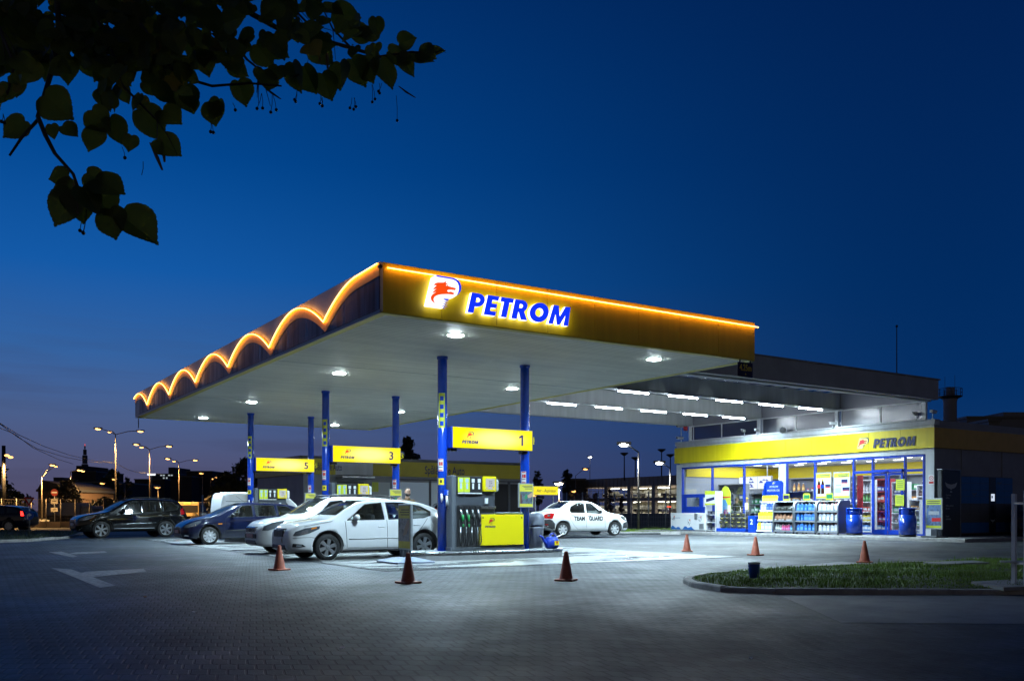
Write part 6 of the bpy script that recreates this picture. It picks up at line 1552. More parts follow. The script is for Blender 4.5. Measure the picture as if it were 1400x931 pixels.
rolling_rack(1057, 1085, 'left rounded rack, nearest the oil stand', [(Z3[0], [gr_] * 3 + [pk] * 4 + [lb] * 2, 1.15, 'bottle of car care', 'bottle'), (Z3[1], [woodm] * 5, 1.15, 'red-brown netted bundle', 'netted bundle'), (Z3[2], [bagm] * 3, 1.25, 'dark printed bag', 'bag')])
rolling_rack(1086, 1115, 'middle rounded rack, with only blue jugs', [(z, [bl] * 5, 1.15, 'bright blue jug', 'jug') for z in Z3])
rolling_rack(1116, 1146, 'right rounded rack, with pale jugs', [(z, [wt] * 5, 1.15, 'pale jug with red cap', 'jug') for z in Z3])
for k, (q, l) in enumerate((((1075, 681.5), 'small lime edged card standing on the left rounded rack'), ((1103, 681), 'small green card standing on the middle rounded rack'), ((1134, 681), 'small green card standing on the right rounded rack'))):
    p = PX(*q, 32.95); t = plate('price_card', l, 'card', (32.95, p.y, FZ + 1.48 + .17), .36, .30, '-x', M_lime, group='lime cards on the rounded racks')
    b = MB(); b.box(-.15, .15, -.009, -.0062, -.08, .09); b.build('print', (M_txt, M_grn, M_grn)[k], t); b = MB(); b.box(-.05, .05, -.02, .05, -.172, -.15); b.build('foot', M_gal, t)
# two framed posters in the window
for k, (pa, pb_, l) in enumerate(((1115, 1137, 'framed window poster with two brown drink bottles'), (1139, 1163, 'framed window poster with printed price boxes'))):
    x = SX - .05; y0, y1 = yx(pb_, x), yx(pa, x); zc = (PX(1139, 645, x).z + PX(1139, 682, x).z) / 2; hh = (PX(1139, 645, x).z - PX(1139, 682, x).z) * .94
    t = plate('window_poster', l, 'poster', (x, (y0 + y1) / 2, zc), (y1 - y0) * .88, hh, '-x', mat('poster_pale', (.60, .66, .64), .4), frame=M_gal, group='framed posters on the shop window')
    W2 = (y1 - y0) * .44
    for za, zb in ((.30, .48), (-.49, -.41)): b = MB(); b.box(-W2, W2, -.009, -.0062, hh * za, hh * zb); b.build('header_print', M_lime, t)
    b = MB(); b.box(-W2 * .5, W2 * .85, -.012, -.0095, hh * .40, hh * .425); b.box(-W2 * .4, W2 * .85, -.012, -.0095, hh * .345, hh * .365); b.build('print', M_txt, t)
    b = MB()
    if k == 0: b.box(.1, W2 * .95, -.010, -.007, -.05, .06)
    else: b.box(-.02, W2 * .75, -.010, -.007, .12, .26); b.box(W2 * .1, W2 * .97, -.010, -.007, -.22, -.09)
    b.build('price_box', M_txt, t)
    b = MB()
    if k == 0: b.box(.1, W2 * .95, -.010, -.007, -.10, -.055)
    else: b.box(-.02, W2 * .75, -.010, -.007, .08, .115); b.box(W2 * .1, W2 * .97, -.010, -.007, -.26, -.225)
    b.build('price_bar', M_red, t)
    if k == 0:
        for xx in (-.24, -.04):
            b = MB(); b.lathe((xx, -.012, -.36), [(.075, 0), (.085, .02), (.085, .30), (.08, .36), (.085, .42), (.03, .60), (.03, .64)], 12); q = b.build('bottle_image', mat('cola_brown', (.05, .018, .012), .2), t); q.scale = (1, .12, 1); q.location = (0, -.009, 0)
            b = MB(); b.box(xx - .09, xx + .09, -.026, -.0225, -.10, .04); b.build('bottle_label', M_blue if xx > -.1 else M_red, t); b = MB(); b.box(xx - .035, xx + .035, -.026, -.0225, .22, .30); b.build('bottle_cap', M_yel, t)
    else:
        b = MB(); b.box(-W2 * .85, -W2 * .1, -.010, -.007, -.33, -.12); b.build('goods_image', mat('pale_teal', (.35, .5, .5), .4), t); b = MB(); b.box(-W2 * .8, -W2 * .05, -.010, -.007, -.02, .01); b.build('green_line', M_grn, t)
# round blue bins
def big_bin(px, label, lean=0.):
    x = 33.1; p = PX(px, 730, x)
    t = thing('waste_bin', label, 'bin', (x, p.y, FZ), group='round blue bins at the shop door')
    b = MB(); b.lathe((0, 0, .09), [(.33, 0), (.33, .78)], 28); b.lathe((0, 0, .872), [(.275, 0), (.275, .22)], 28); b.build('body', M_blue, t)
    b = MB(); b.lathe((0, 0, 1.095), [(.34, 0), (.345, .03), (.31, .06)], 28); b.build('lid', M_blue, t)
    b = MB()
    for a0 in (20, 110, 290):
        k = 6
        for i in range(k):
            A0, A1 = R(a0 + 50 * i / k), R(a0 + 50 * (i + 1) / k); b.prism([(.28 * math.cos(A0), .28 * math.sin(A0), .872), (.28 * math.cos(A1), .28 * math.sin(A1), .872), (.325 * math.cos(A1), .325 * math.sin(A1), .872), (.325 * math.cos(A0), .325 * math.sin(A0), .872)], (0, 0, .222))
    b.build('pillar', M_blue, t)
    b = MB(); b.lathe((0, 0, 0), [(.31, 0), (.32, .03), (.32, .085)], 28); b.build('base', M_black, t)
    return t
b1 = big_bin(1168, 'round blue waste bin to the left of the sliding door'); dup(b1, (32.9, PX(1241, 730, 32.9).y, FZ), R(60), 'round blue waste bin to the right of the sliding door')
# stickers on the door
for q, l, m in (((1231, 662.5), 'upper lime notice stuck on the sliding door', M_lime), ((1230, 684), 'lower lime notice stuck on the sliding door', M_lime)):
    p = PX(*q, SX - .04); t = plate('door_notice', l, 'notice', p, .40, .46, '-x', m, group='lime notices on the sliding door')
    b = MB(); [b.box(-.14, .12, -.008, -.0062, z, z + .02) for z in (.14, .06, -.02, -.10)]; b.build('print', M_grn, t)
# poster stand by the door
x = 33.0; p = PX(1278, 730, x); t = thing('advert_stand', 'white framed yellow advert stand on a foot at the shop corner', 'poster stand', (x, p.y + .02, FZ), R(-18))
b = MB(); b.box(-.025, .025, -.46, .46, .32, 1.52, .01); b.build('frame', M_gal, t)
b = MB(); b.box(-.029, -.0255, -.41, .41, .37, 1.47); pp = b.build('sheet', M_lime, t)
b = MB(); b.box(-.0315, -.0295, -.40, .40, .46, 1.27); b.build('picture', mat('stand_blue_picture', (.10, .16, .30), .4, noise=(5, .8)), pp)
b = MB(); b.box(-.0335, -.032, -.39, .10, .62, .76); b.build('red_strip', M_red, pp); b = MB(); b.box(-.0335, -.032, -.30, .28, .88, 1.02); b.build('pale_patch', M_gal, pp)
b = MB(); [b.box(-.0315, -.0295, -.34, .36, z, z + .03) for z in (1.32, 1.39)]; b.build('print', M_txt, pp)
b = MB(); b.box(-.02, .02, -.16, .16, .06, .33); b.box(-.3, .3, -.42, .42, 0, .06, .02); b.build('foot', M_dgrey, t)

# ---------------------------------------------------------------- totem and parcel locker at the dark side wall
M_tot = mat('totem_black', (.045, .055, .065), .4); M_tgrey = mat('totem_print', (.55, .60, .63), .5)
def bird(parent, loc, wd, m):
    """white spread-wing mark"""
    ol = [(-.5, .18), (-.30, .11), (0, .07), (.30, .11), (.5, .18), (.40, -.02), (.24, -.10), (.10, -.12), (.0, -.19), (-.10, -.12), (-.24, -.10), (-.40, -.02)]
    me = shape_mesh('wing_mark', [[(x * wd, z * wd) for x, z in ol]], .001, [m]); o = link('wing_mark', me, parent, loc); o.rotation_euler = FACE['-y']
    b = MB(); b.box(-.08 * wd, .08 * wd, -.001, .001, -.30 * wd, -.24 * wd); o = b.build('wing_mark', m, parent); o.location = loc
ya = SY0 - .55
xa, xb = PY(1288, 690, ya).x, PY(1313, 690, ya).x
t = thing('black_totem', 'tall black board with white wing emblem standing at the dark side wall', 'totem', ((xa + xb) / 2, ya + .1, FZ)); w2 = (xb - xa) / 2
b = MB(); b.box(-w2, w2, -.1, .1, 0, 2.66, .03); b.build('board', M_tot, t)
b = MB(); b.box(w2 + .002, w2 + .04, -.11, .11, 0, 2.68); b.box(-w2 - .02, w2 + .04, -.11, .11, 2.662, 2.69); b.build('edge', M_gal, t)
bird(t, (-.02, -.103, 2.02), .85, M_tgrey)
for i, s_ in enumerate(('Comenzi', 'online', 'Ridici coletul', 'de aici', 'Rapid', 'si simplu')):
    text('lettering', s_, .10, M_tgrey, t, (-w2 + .25, -.103, 1.66 - .11 * (i % 2) - .42 * (i // 2)), align='LEFT')
yl = SY0 - .45
x0, x1 = PY(1314, 690, yl).x, PY(1384, 690, yl).x
t = thing('parcel_locker', 'long grey and blue parcel locker with a small lit screen', 'parcel locker', ((x0 + x1) / 2, yl + .2, FZ)); h_ = (x1 - x0) / 2
b = MB(); b.box(-h_, h_, -.2, .2, .1, 2.45, .01); b.build('body', mat('locker_grey', (.11, .115, .125), .5), t)
b = MB(); b.box(-h_ + .05, h_ - .05, -.18, .18, 0, .1); b.build('plinth', M_black, t)
M_lblue = mat('locker_blue', (.02, .15, .45), .45); xs0 = h_ * .05
cols = [-h_ + (h_ + xs0) * i / 3 for i in range(3)] + [xs0 + .52 + (h_ - xs0 - .52) * i / 2 for i in range(2)]; cw = [(h_ + xs0) / 3] * 3 + [(h_ - xs0 - .52) / 2] * 2
for xc_, cw_ in zip(cols, cw):
    for z0, z1, m in ((.14, .55, M_lblue), (.56, .95, MATS['locker_grey']), (.96, 1.33, MATS['locker_grey']), (1.34, 1.62, M_lblue), (1.63, 1.88, M_lblue), (1.89, 2.16, M_lblue), (2.17, 2.42, M_lblue)):
        b = MB(); b.box(xc_ + .008, xc_ + cw_ - .008, -.215, -.201, z0, z1, .004); b.build('door', m, t)
b = MB(); b.box(xs0 + .01, xs0 + .50, -.225, -.201, .12, 2.43, .006); k = b.build('console', M_tot, t)
b = MB(); b.box(xs0 + .14, xs0 + .40, -.231, -.226, 1.44, 1.74); b.build('screen', emat('locker_screen', (.72, .82, 1.0), .9), k)
b = MB(); b.box(xs0 + .16, xs0 + .25, -.234, -.232, 1.56, 1.66); b.build('screen_print', M_lblue, k); b = MB(); b.box(xs0 + .16, xs0 + .36, -.231, -.226, .95, 1.30, .004); b.build('keypad', M_black, k)
bird(k, (xs0 + .26, -.229, .62), .36, M_tgrey); bird(t, (-h_ * .52, -.218, 1.72), .42, mat('locker_print', (.10, .16, .25), .5)); bird(t, (xs0 + .8, -.218, 2.2), .36, MATS['locker_print'])

# ---------------------------------------------------------------- inside the shop
GI = 'goods on the shelves inside the shop'
KINDS_IN = []
for i, (kd, c_) in enumerate((('pack', (.55, .08, .06)), ('pack', (.6, .5, .05)), ('pack', (.06, .2, .5)), ('pack', (.6, .62, .65)), ('pack', (.05, .3, .12)), ('bottle', (.05, .02, .015)), ('bottle', (.1, .3, .1)), ('bottle', (.5, .25, .05)), ('can', (.5, .06, .05)), ('can', (.5, .52, .55)), ('pack', (.55, .25, .05)), ('pack', (.3, .1, .3)), ('bottle', (.55, .6, .65)), ('pack', (.03, .06, .3)))): KINDS_IN.append(prod(f'in{i}', kd, c_, (.6, .6, .6) if kd == 'bottle' else None))
def shelf_unit(name, label, x, y0, y1, h, levels, fill, depth=.45, col=None, group='shelf units inside the shop', lit=False, per=None, face=1):
    t = thing(name, label, 'shelf unit', (x + depth / 2, (y0 + y1) / 2, .17), group=group); o = t.location; c = col or M_wplas
    b = MB(o); b.box(x + depth - .03, x + depth, y0, y1, .17, .17 + h); b.build('back_panel', c, t)
    b = MB(o); b.box(x, x + depth - .031, y0, y0 + .03, .17, .17 + h); b.box(x, x + depth - .031, y1 - .03, y1, .17, .17 + h); b.box(x, x + depth - .031, y0 + .031, y1 - .031, .17 + h - .05, .17 + h); b.build('side_panel', c, t)
    for i in range(levels):
        z = .22 + i * (h - .2) / levels
        b = MB(o); b.box(x + .01, x + depth - .031, y0 + .031, y1 - .031, z, z + .025); b.box(x - .004, x + .009, y0 + .031, y1 - .031, z - .015, z + .035); b.build('shelf', c, t)
        if fill:
            n_ = per or max(3, min(5, int((y1 - y0) / .2)))
            k0 = rnd.randrange(len(KINDS_IN))
            for k in range(n_):
                me = KINDS_IN[(k0 + k // 3) % len(KINDS_IN)]
                put(me, (x + .12, y1 - .06 - (y1 - y0 - .12) * (k + .5) / n_, z + .026), f'packaged good on the {label}', 'packaged good', f'goods on the {label}', s=min(1.9, (h - .2) / levels / .30) * rnd.uniform(.75, 1.1), rz=rnd.uniform(-.3, .3), name='packaged_good')
    return t
ypx = lambda px, x: PX(px, 690, x).y
shelf_unit('shelf_unit', 'low shelf with goods in the left window', 35.2, ypx(962, 35.2), ypx(946, 35.2), 1.75, 4, True)
shelf_unit('shelf_unit', 'shelf in the middle of the sales room', 37.4, ypx(1113, 37.4), ypx(1072, 37.4), 1.7, 3, True)
shelf_unit('shelf_unit', 'red topped snack shelf seen through the door', 37.6, ypx(1216, 37.6), ypx(1197, 37.6), 2.5, 5, True, col=mat('shelf_red', (.42, .04, .04), .4))
shelf_unit('shelf_unit', 'long shelf at the right of the door', 36.4, ypx(1238, 36.4), ypx(1219, 36.4), 2.3, 5, True)
shelf_unit('drinks_fridge', 'bright white drinks fridge left of the door', 36.8, ypx(1191, 36.8), ypx(1176, 36.8), 2.45, 5, True, group='fridges inside the shop')
shelf_unit('drinks_fridge', 'narrow lit fridge seen in the rightmost window', 38.0, ypx(1262, 38), ypx(1253, 38), 2.2, 5, True, group='fridges inside the shop')
shelf_unit('shelf_unit', 'cabinet with dark boxes in the rightmost window', 36.2, ypx(1258, 36.2), ypx(1243, 36.2), 1.5, 4, True)
for yy0, l_ in ((33.9, 'tall rear shelf at the far left end of the sales room'), (32.2, 'tall rear shelf left of the menu boards'), (30.5, 'tall rear shelf under the left menu boards'), (28.8, 'tall rear shelf under the right menu boards'), (27.1, 'tall rear shelf behind the pier'), (25.4, 'tall rear shelf behind the framed posters'), (23.7, 'tall rear shelf facing the sliding door'), (22.0, 'tall rear shelf at the right end of the sales room')): shelf_unit('shelf_unit', l_, 40.62, yy0, yy0 + 1.66, 2.82, 4, True, per=5, col=M_mgrey)
shelf_unit('shelf_unit', 'tall grey shelf inside the leftmost window', 36.6, 33.55, 35.4, 2.45, 3, True, per=5, col=M_mgrey)
shelf_unit('shelf_unit', 'coffee shelf inside the second window', 37.0, ypx(1003, 37.0), ypx(972, 37.0), 2.2, 3, True, per=5, col=M_dgrey)
shelf_unit('shelf_unit', 'mid-room shelf behind the charcoal sacks', 36.3, ypx(1003, 36.3), ypx(979, 36.3), 1.9, 4, True, per=6, col=M_gal)
shelf_unit('shelf_unit', 'waist-high shelf inside the window of the framed posters', 35.0, ypx(1112, 35.0), ypx(1075, 35.0), 1.95, 4, True, per=6, col=M_mgrey)
shelf_unit('shelf_unit', 'snack shelf just inside the third window, by the oil stand', 35.6, ypx(1060, 35.6), ypx(1024, 35.6), 1.9, 4, True, per=6, col=M_mgrey)
# till counter with lit menu boards over it
ya, yb_ = ypx(1052, 37.6), ypx(985, 37.6)
t = thing('till_counter', 'grey till counter behind the second and third windows', 'counter', (37.6, (ya + yb_) / 2, .17)); o = t.location
b = MB(o); b.box(37.3, 37.95, ya, yb_, .17, 1.15, .01); b.build('front', M_mgrey, t); b = MB(o); b.box(37.22, 38.0, ya - .03, yb_ + .03, 1.152, 1.2, .01); b.build('worktop', M_gal, t)
b = MB(o); b.box(37.5, 37.9, (ya + yb_) / 2 + .3, (ya + yb_) / 2 + .75, 1.2, 1.6, .02); b.build('till', M_gal, t)
ya, yb_ = ypx(1054, 38.6), ypx(966, 38.6)
t = thing('menu_board', 'row of glowing white and blue menu boards over the till', 'menu board', (38.6, (ya + yb_) / 2, 2.4)); o = t.location
b = MB(o); b.box(38.62, 38.75, ya, yb_, 2.35, 3.08, .01); b.build('box', M_mgrey, t)
k = 5
for i in range(k):
    y0, y1 = ya + (yb_ - ya) * i / k + .02, ya + (yb_ - ya) * (i + 1) / k - .02
    b = MB(o); b.box(38.60, 38.618, y0, y1, 2.38, 3.05); f = b.build('panel', emat('menu_white', (.82, .90, 1.0), 1.5), t)
    b = MB(o)
    for j in range(7):
        yy, zz = rnd.uniform(y0 + .1, y1 - .4), rnd.uniform(2.42, 2.88); b.prism([(38.597, yy, zz), (38.597, yy + rnd.uniform(.15, .35), zz + rnd.uniform(-.03, .05)), (38.597, yy + rnd.uniform(.1, .3), zz + rnd.uniform(.06, .16))], (.002, 0, 0))
    b.build('picture', emat('menu_blue', (.10, .16, .75), .8), f)
b = MB(o); [b.box(38.66, 38.70, yy, yy + .04, 3.081, 3.66) for yy in (ya + .3, yb_ - .3)]; b.build('hanger', M_gal, t)
t = thing('red_banner', 'narrow red upright panel in the window left of the door', 'banner', (35.3, ypx(1176, 35.3), .17)); b = MB(); b.box(-.02, .02, -.14, .14, .9, 2.6); b.box(-.03, .03, -.03, .03, 0, .9); b.build('panel', mat('banner_red', (.5, .02, .03), .4), t)
# ---------------------------------------------------------------- people
def person(label, loc, rz, shirt, trousers, hair, pose, h=1.80, beard=False, cap=None):
    t = thing('person', label, 'person', loc, rz); k = h / 1.80
    # joints (facing -y); one skinned body
    J = dict(pel=(0, 0, .95), wa=(0, .0, 1.08), ch=(0, .005, 1.30), nk0=(0, .01, 1.47), nk=(0, -.005, 1.55), hd0=(0, -.015, 1.62), hd1=(0, -.018, 1.70),
             shl=(.17, .01, 1.43), shr=(-.17, .01, 1.43), **pose)
    J.update(hipl=(.09, 0, .91), kneel=(.10, -.01, .49), ankl=(.105, .02, .09), toel=(.115, -.15, .035), hipr=(-.09, 0, .91), kneer=(-.10, -.01, .49), ankr=(-.105, .02, .09), toer=(-.115, -.15, .035))
    rad = dict(pel=(.155, .11), wa=(.140, .10), ch=(.165, .11), nk0=(.075, .07), nk=(.056, .058), hd0=(.066, .078), hd1=(.068, .085), shl=(.068, .07), shr=(.068, .07), ell=(.046, .046), elr=(.046, .046), wrl=(.031, .027), wrr=(.031, .027),
               hipl=(.095, .10), kneel=(.062, .064), ankl=(.045, .05), toel=(.042, .03), hipr=(.095, .10), kneer=(.062, .064), ankr=(.045, .05), toer=(.042, .03))
    E_ = [('pel', 'wa'), ('wa', 'ch'), ('ch', 'nk0'), ('nk0', 'nk'), ('nk', 'hd0'), ('hd0', 'hd1'), ('ch', 'shl'), ('shl', 'ell'), ('ell', 'wrl'), ('ch', 'shr'), ('shr', 'elr'), ('elr', 'wrr'), ('pel', 'hipl'), ('hipl', 'kneel'), ('kneel', 'ankl'), ('ankl', 'toel'), ('pel', 'hipr'), ('hipr', 'kneer'), ('kneer', 'ankr'), ('ankr', 'toer')]
    # hands: a palm and five fingers on each wrist
    for sd, wr_, el_ in (('l', 'wrl', 'ell'), ('r', 'wrr', 'elr')):
        wv = Vector(J[wr_]); d = (wv - Vector(J[el_])).normalized(); s_ = 1 if sd == 'l' else -1
        side = d.cross(Vector((0, -1, 0)));  side = (side.normalized() if side.length > .1 else Vector((0, 0, 1))); nrm = side.cross(d).normalized()
        pm = 'pm' + sd; J[pm] = wv + d * .06; rad[pm] = (.038, .018); E_.append((wr_, pm))
        for fi in range(5):
            if fi == 4: a = wv + d * .03 + side * .035; m1 = a + d * .025 + side * .025; m2 = m1 + d * .03 + side * .004; base = wr_
            else: a = wv + d * .10 + side * (.027 - .018 * fi); ln = (.036, .042, .039, .030)[fi]; m1 = a + d * ln + nrm * .006; m2 = m1 + d * ln * .8 + nrm * .018; base = pm
            for q, (nm, v) in enumerate(((f'a{sd}{fi}', a), (f'b{sd}{fi}', m1), (f'c{sd}{fi}', m2))):
                J[nm] = v; rad[nm] = (.0095 - .001 * q,) * 2
                E_.append((base if q == 0 else prev_, nm)); prev_ = nm
    names = list(J); idx = {n_: i for i, n_ in enumerate(names)}
    me = bpy.data.meshes.new('body'); me.from_pydata([Vector(J[n_]) * k for n_ in names], [(idx[a], idx[b]) for a, b in E_], []); ob = bpy.data.objects.new('tmp', me); COL.objects.link(ob)
    sk_ = ob.modifiers.new('s', 'SKIN'); sk_.use_smooth_shade = True; sb = ob.modifiers.new('u', 'SUBSURF'); sb.levels = 2; sb.render_levels = 2
    for i, n_ in enumerate(names):
        sv = me.skin_vertices[0].data[i]; r_ = rad[n_]; sv.radius = (r_[0] * k, r_[1] * k); sv.use_root = n_ == 'pel'
    bpy.context.view_layer.update(); dg = bpy.context.evaluated_depsgraph_get(); m2 = bpy.data.meshes.new_from_object(ob.evaluated_get(dg)); bpy.data.objects.remove(ob)
    m2.materials.clear(); ms = [M_skin, mat('cloth_' + shirt[0], shirt[1], .8, noise=(14, .2)), mat('cloth_' + trousers[0], trousers[1], .85), M_black, mat('hair_' + hair[0], hair[1], .6)]
    for m in ms: m2.materials.append(m)
    wl, wr2 = Vector(J['wrl']) * k, Vector(J['wrr']) * k
    for p in m2.polygons:
        c = p.center; z = c.z / k
        hand = min((c - wl).length, (c - wr2).length)
        far = abs(c.x) > .22 * k or c.y < -.19 * k
        if z < .075: p.material_index = 3
        elif z < 1.0 and hand > .19 * k: p.material_index = 2
        elif z < 1.50 and (hand > .17 * k): p.material_index = 1
        else: p.material_index = 0
        p.use_smooth = True
    m2.name = 'body'; link('body', m2, t)
    # head: skull, face, hair
    b = MB(); hc = Vector((0, -.018, 1.675)) * k
    b.ball(hc, .076 * k, .096 * k, .118 * k, u=20, v=14)
    for v in b.bm.verts:
        r_ = v.co - hc
        if r_.z < -.03 * k: v.co.x = hc.x + r_.x * (.88 + .0 * r_.z); v.co.y -= .010 * k
    b.build('head', M_skin, t)
    b = MB(); b.prism([(hc.x - .012 * k, hc.y - .092 * k, hc.z - .03 * k), (hc.x + .012 * k, hc.y - .092 * k, hc.z - .03 * k), (hc.x + .007 * k, hc.y - .094 * k, hc.z + .015 * k), (hc.x - .007 * k, hc.y - .094 * k, hc.z + .015 * k)], (0, -.018 * k, -.006 * k)); b.build('nose', M_skin, t)
    for sx in (-1, 1):
        b = MB(); b.ball((hc.x + sx * .030 * k, hc.y - .086 * k, hc.z + .008 * k), .011 * k, .008 * k, .006 * k); b.build('eye', mat('eye_dark', (.03, .025, .02), .3), t)
        b = MB(); b.ball((hc.x + sx * .030 * k, hc.y - .086 * k, hc.z + .026 * k), .019 * k, .010 * k, .004 * k); b.build('eyebrow', ms[4], t)
        b = MB(); b.ball((hc.x + sx * .077 * k, hc.y + .008 * k, hc.z - .005 * k), .010 * k, .018 * k, .028 * k); b.build('ear', M_skin, t)
    b = MB(); b.ball((hc.x, hc.y - .093 * k, hc.z - .052 * k), .024 * k, .008 * k, .006 * k); b.build('mouth', mat('lip', (.38, .16, .13), .5), t)
    if beard:
        b = MB(); b.ball((hc.x, hc.y - .018 * k, hc.z - .065 * k), .073 * k, .082 * k, .062 * k, u=16, v=10)
        for v in b.bm.verts:
            if v.co.z > hc.z - .052 * k and v.co.y < hc.y - .05 * k: v.co.y += .020 * k
        b.build('beard', ms[4], t)
    b = MB(); b.ball((hc.x, hc.y + .014 * k, hc.z + .024 * k), .084 * k, .098 * k, .106 * k, u=20, v=14)
    for v in list(b.bm.verts):
        r_ = v.co - hc
        if r_.y < -.02 * k and r_.z < .075 * k: v.co.y = hc.y - .02 * k
        if r_.z < -.04 * k: v.co.z = hc.z - .04 * k
    b.build('hair', ms[4], t)
    if cap:
        b = MB(); b.ball((hc.x, hc.y + .006 * k, hc.z + .055 * k), .088 * k, .104 * k, .075 * k, u=16, v=8); b.box(hc.x - .07 * k, hc.x + .07 * k, hc.y - .18 * k, hc.y - .08 * k, hc.z + .052 * k, hc.z + .062 * k, .004); b.build('cap', cap, t)
    b = MB(); b.lathe(Vector((0, 0, 1.475)) * k, [(.088 * k, 0), (.078 * k, .03 * k), (.070 * k, .035 * k)], 16, cap0=False, cap1=False); b.build('collar', ms[1], t)
    return t
person('bearded man in a brown shirt standing behind the nearest white car', (11.40, 22.82, .012), R(-8), ('brown', (.20, .105, .04)), ('navy', (.02, .025, .05)), ('black', (.012, .010, .009)),
       dict(ell=(.33, .03, 1.22), wrl=(.42, -.16, 1.06), elr=(-.28, .02, 1.20), wrr=(-.22, -.22, 1.08)), 1.83, beard=True)
p = PX(1021, 690, 36.6); person('shop assistant with a yellow cap behind the blue window post', (36.6, p.y, .166), R(-90), ('white', (.5, .5, .52)), ('grey', (.06, .06, .07)), ('brown', (.06, .035, .02)),
       dict(ell=(.24, .0, 1.17), wrl=(.20, -.24, 1.12), elr=(-.24, .0, 1.17), wrr=(-.20, -.24, 1.12)), 1.72, cap=mat('cap_yellow', (.7, .55, .02), .6))
p = PX(1007, 690, 36.0); person('customer in dark clothes facing the till inside the shop', (36.0, p.y, .166), R(90), ('dark', (.02, .022, .03)), ('black', (.015, .015, .018)), ('brown2', (.10, .055, .03)),
       dict(ell=(.25, .02, 1.17), wrl=(.22, -.14, 1.0), elr=(-.25, .02, 1.17), wrr=(-.22, -.14, 1.0)), 1.70)
# ---------------------------------------------------------------- car wash behind the pumps
wash = thing('car_wash', 'low grey car wash building with dark yellow band behind the pumps', 'building', (23.5, 48, 0)); o = wash.location
WY = 44.9; WX0, WX1, WXM = 16.3, 30.4, 20.1
b = MB(o); b.box(WXM, WX1, WY, WY + 7, 0, 3.05); b.box(WX0, WXM - .01, WY - .5, WY + 7, 0, 3.05); b.build('wall', M_mgrey, wash)
b = MB(o); b.box(WXM, WX1 + .1, WY - .08, WY + 7.1, 3.055, 3.86); b.box(WX0 - .1, 18.0, WY - .58, WY + 7.1, 3.055, 3.86); b.build('yellow_band', mat('wash_yellow', (.46, .37, .012), .45, noise=(1.2, .1)), wash)
b = MB(o); b.box(18.0, WXM - .002, WY - .60, WY + 7.05, 3.056, 3.86); b.build('pale_band', M_grey, wash)
b = MB(o); b.box(WX0 - .05, WX1 + .05, WY - .05, WY + 7, 3.862, 4.02, .01); b.build('parapet', M_dgrey, wash)
b = MB(o); b.box(18.0, 19.8, WY - 1.5, WY - .60, 2.86, 2.96, .01); b.build('awning', M_gal, wash)
for (xa, xb) in ((18.1, 19.6),):
    b = MB(o); b.box(xa, xb, WY - .53, WY - .505, .1, 2.7); b.build('roller_door', M_dgrey, wash)
pa, pb_ = PY(548, 690, WY).x, PY(602, 690, WY).x
for (xa, xb, m, nm) in ((PY(546, 690, WY).x, PY(586, 690, WY).x, mat('bay_curtain', (.30, .38, .46), .25, emit=(.5, .65, .8), es=.10), 'bay_door'), (PY(589, 690, WY).x, PY(628, 690, WY).x, MATS['bay_curtain'], 'bay_door'), (PY(676, 690, WY).x, PY(694, 690, WY).x, M_dark, 'door'), (PY(697, 690, WY).x, PY(716, 690, WY).x, M_dark, 'door')):
    b = MB(o); b.box(xa, xb, WY - .03, WY - .004, .1, 2.75); d = b.build(nm, m, wash)
    b = MB(o); b.box(xa - .08, xa - .002, WY - .06, WY - .003, .08, 2.85); b.box(xb + .002, xb + .08, WY - .06, WY - .003, .08, 2.85); b.box(xa - .08, xb + .08, WY - .06, WY - .003, 2.852, 2.93); b.build('frame', M_dgrey, d)
xa, xb = PY(580, 640, WY).x, PY(634, 640, WY).x
text('lettering', 'Spălătorie Auto', .62, M_txt, wash, Vector(((xa + xb) / 2, WY - .085, 3.42)) - o, width=xb - xa, bold=.006)
xa, xb = PY(428, 640, WY - .6).x, PY(467.5, 640, WY - .6).x
text('lettering', 'Spălătorie Auto', .50, M_txt, wash, Vector(((xa + xb) / 2, WY - .605, 3.42)) - o, width=xb - xa, bold=.004)
xa, xb = PY(508, 655, WY).x, PY(533, 655, WY).x
b = MB(o); b.box(xa, xb, WY - .03, WY - .004, 1.0, 2.72); wdw = b.build('poster_window', mat('wash_poster', (.45, .50, .50), .4), wash); b = MB(o); b.box(xa, xa + (xb - xa) * .36, WY - .034, WY - .0305, 2.2, 2.72); b.build('yellow_print', M_lime, wdw)
# wall lamps of the car wash
for i, px_ in enumerate((460, 523)):
    pass

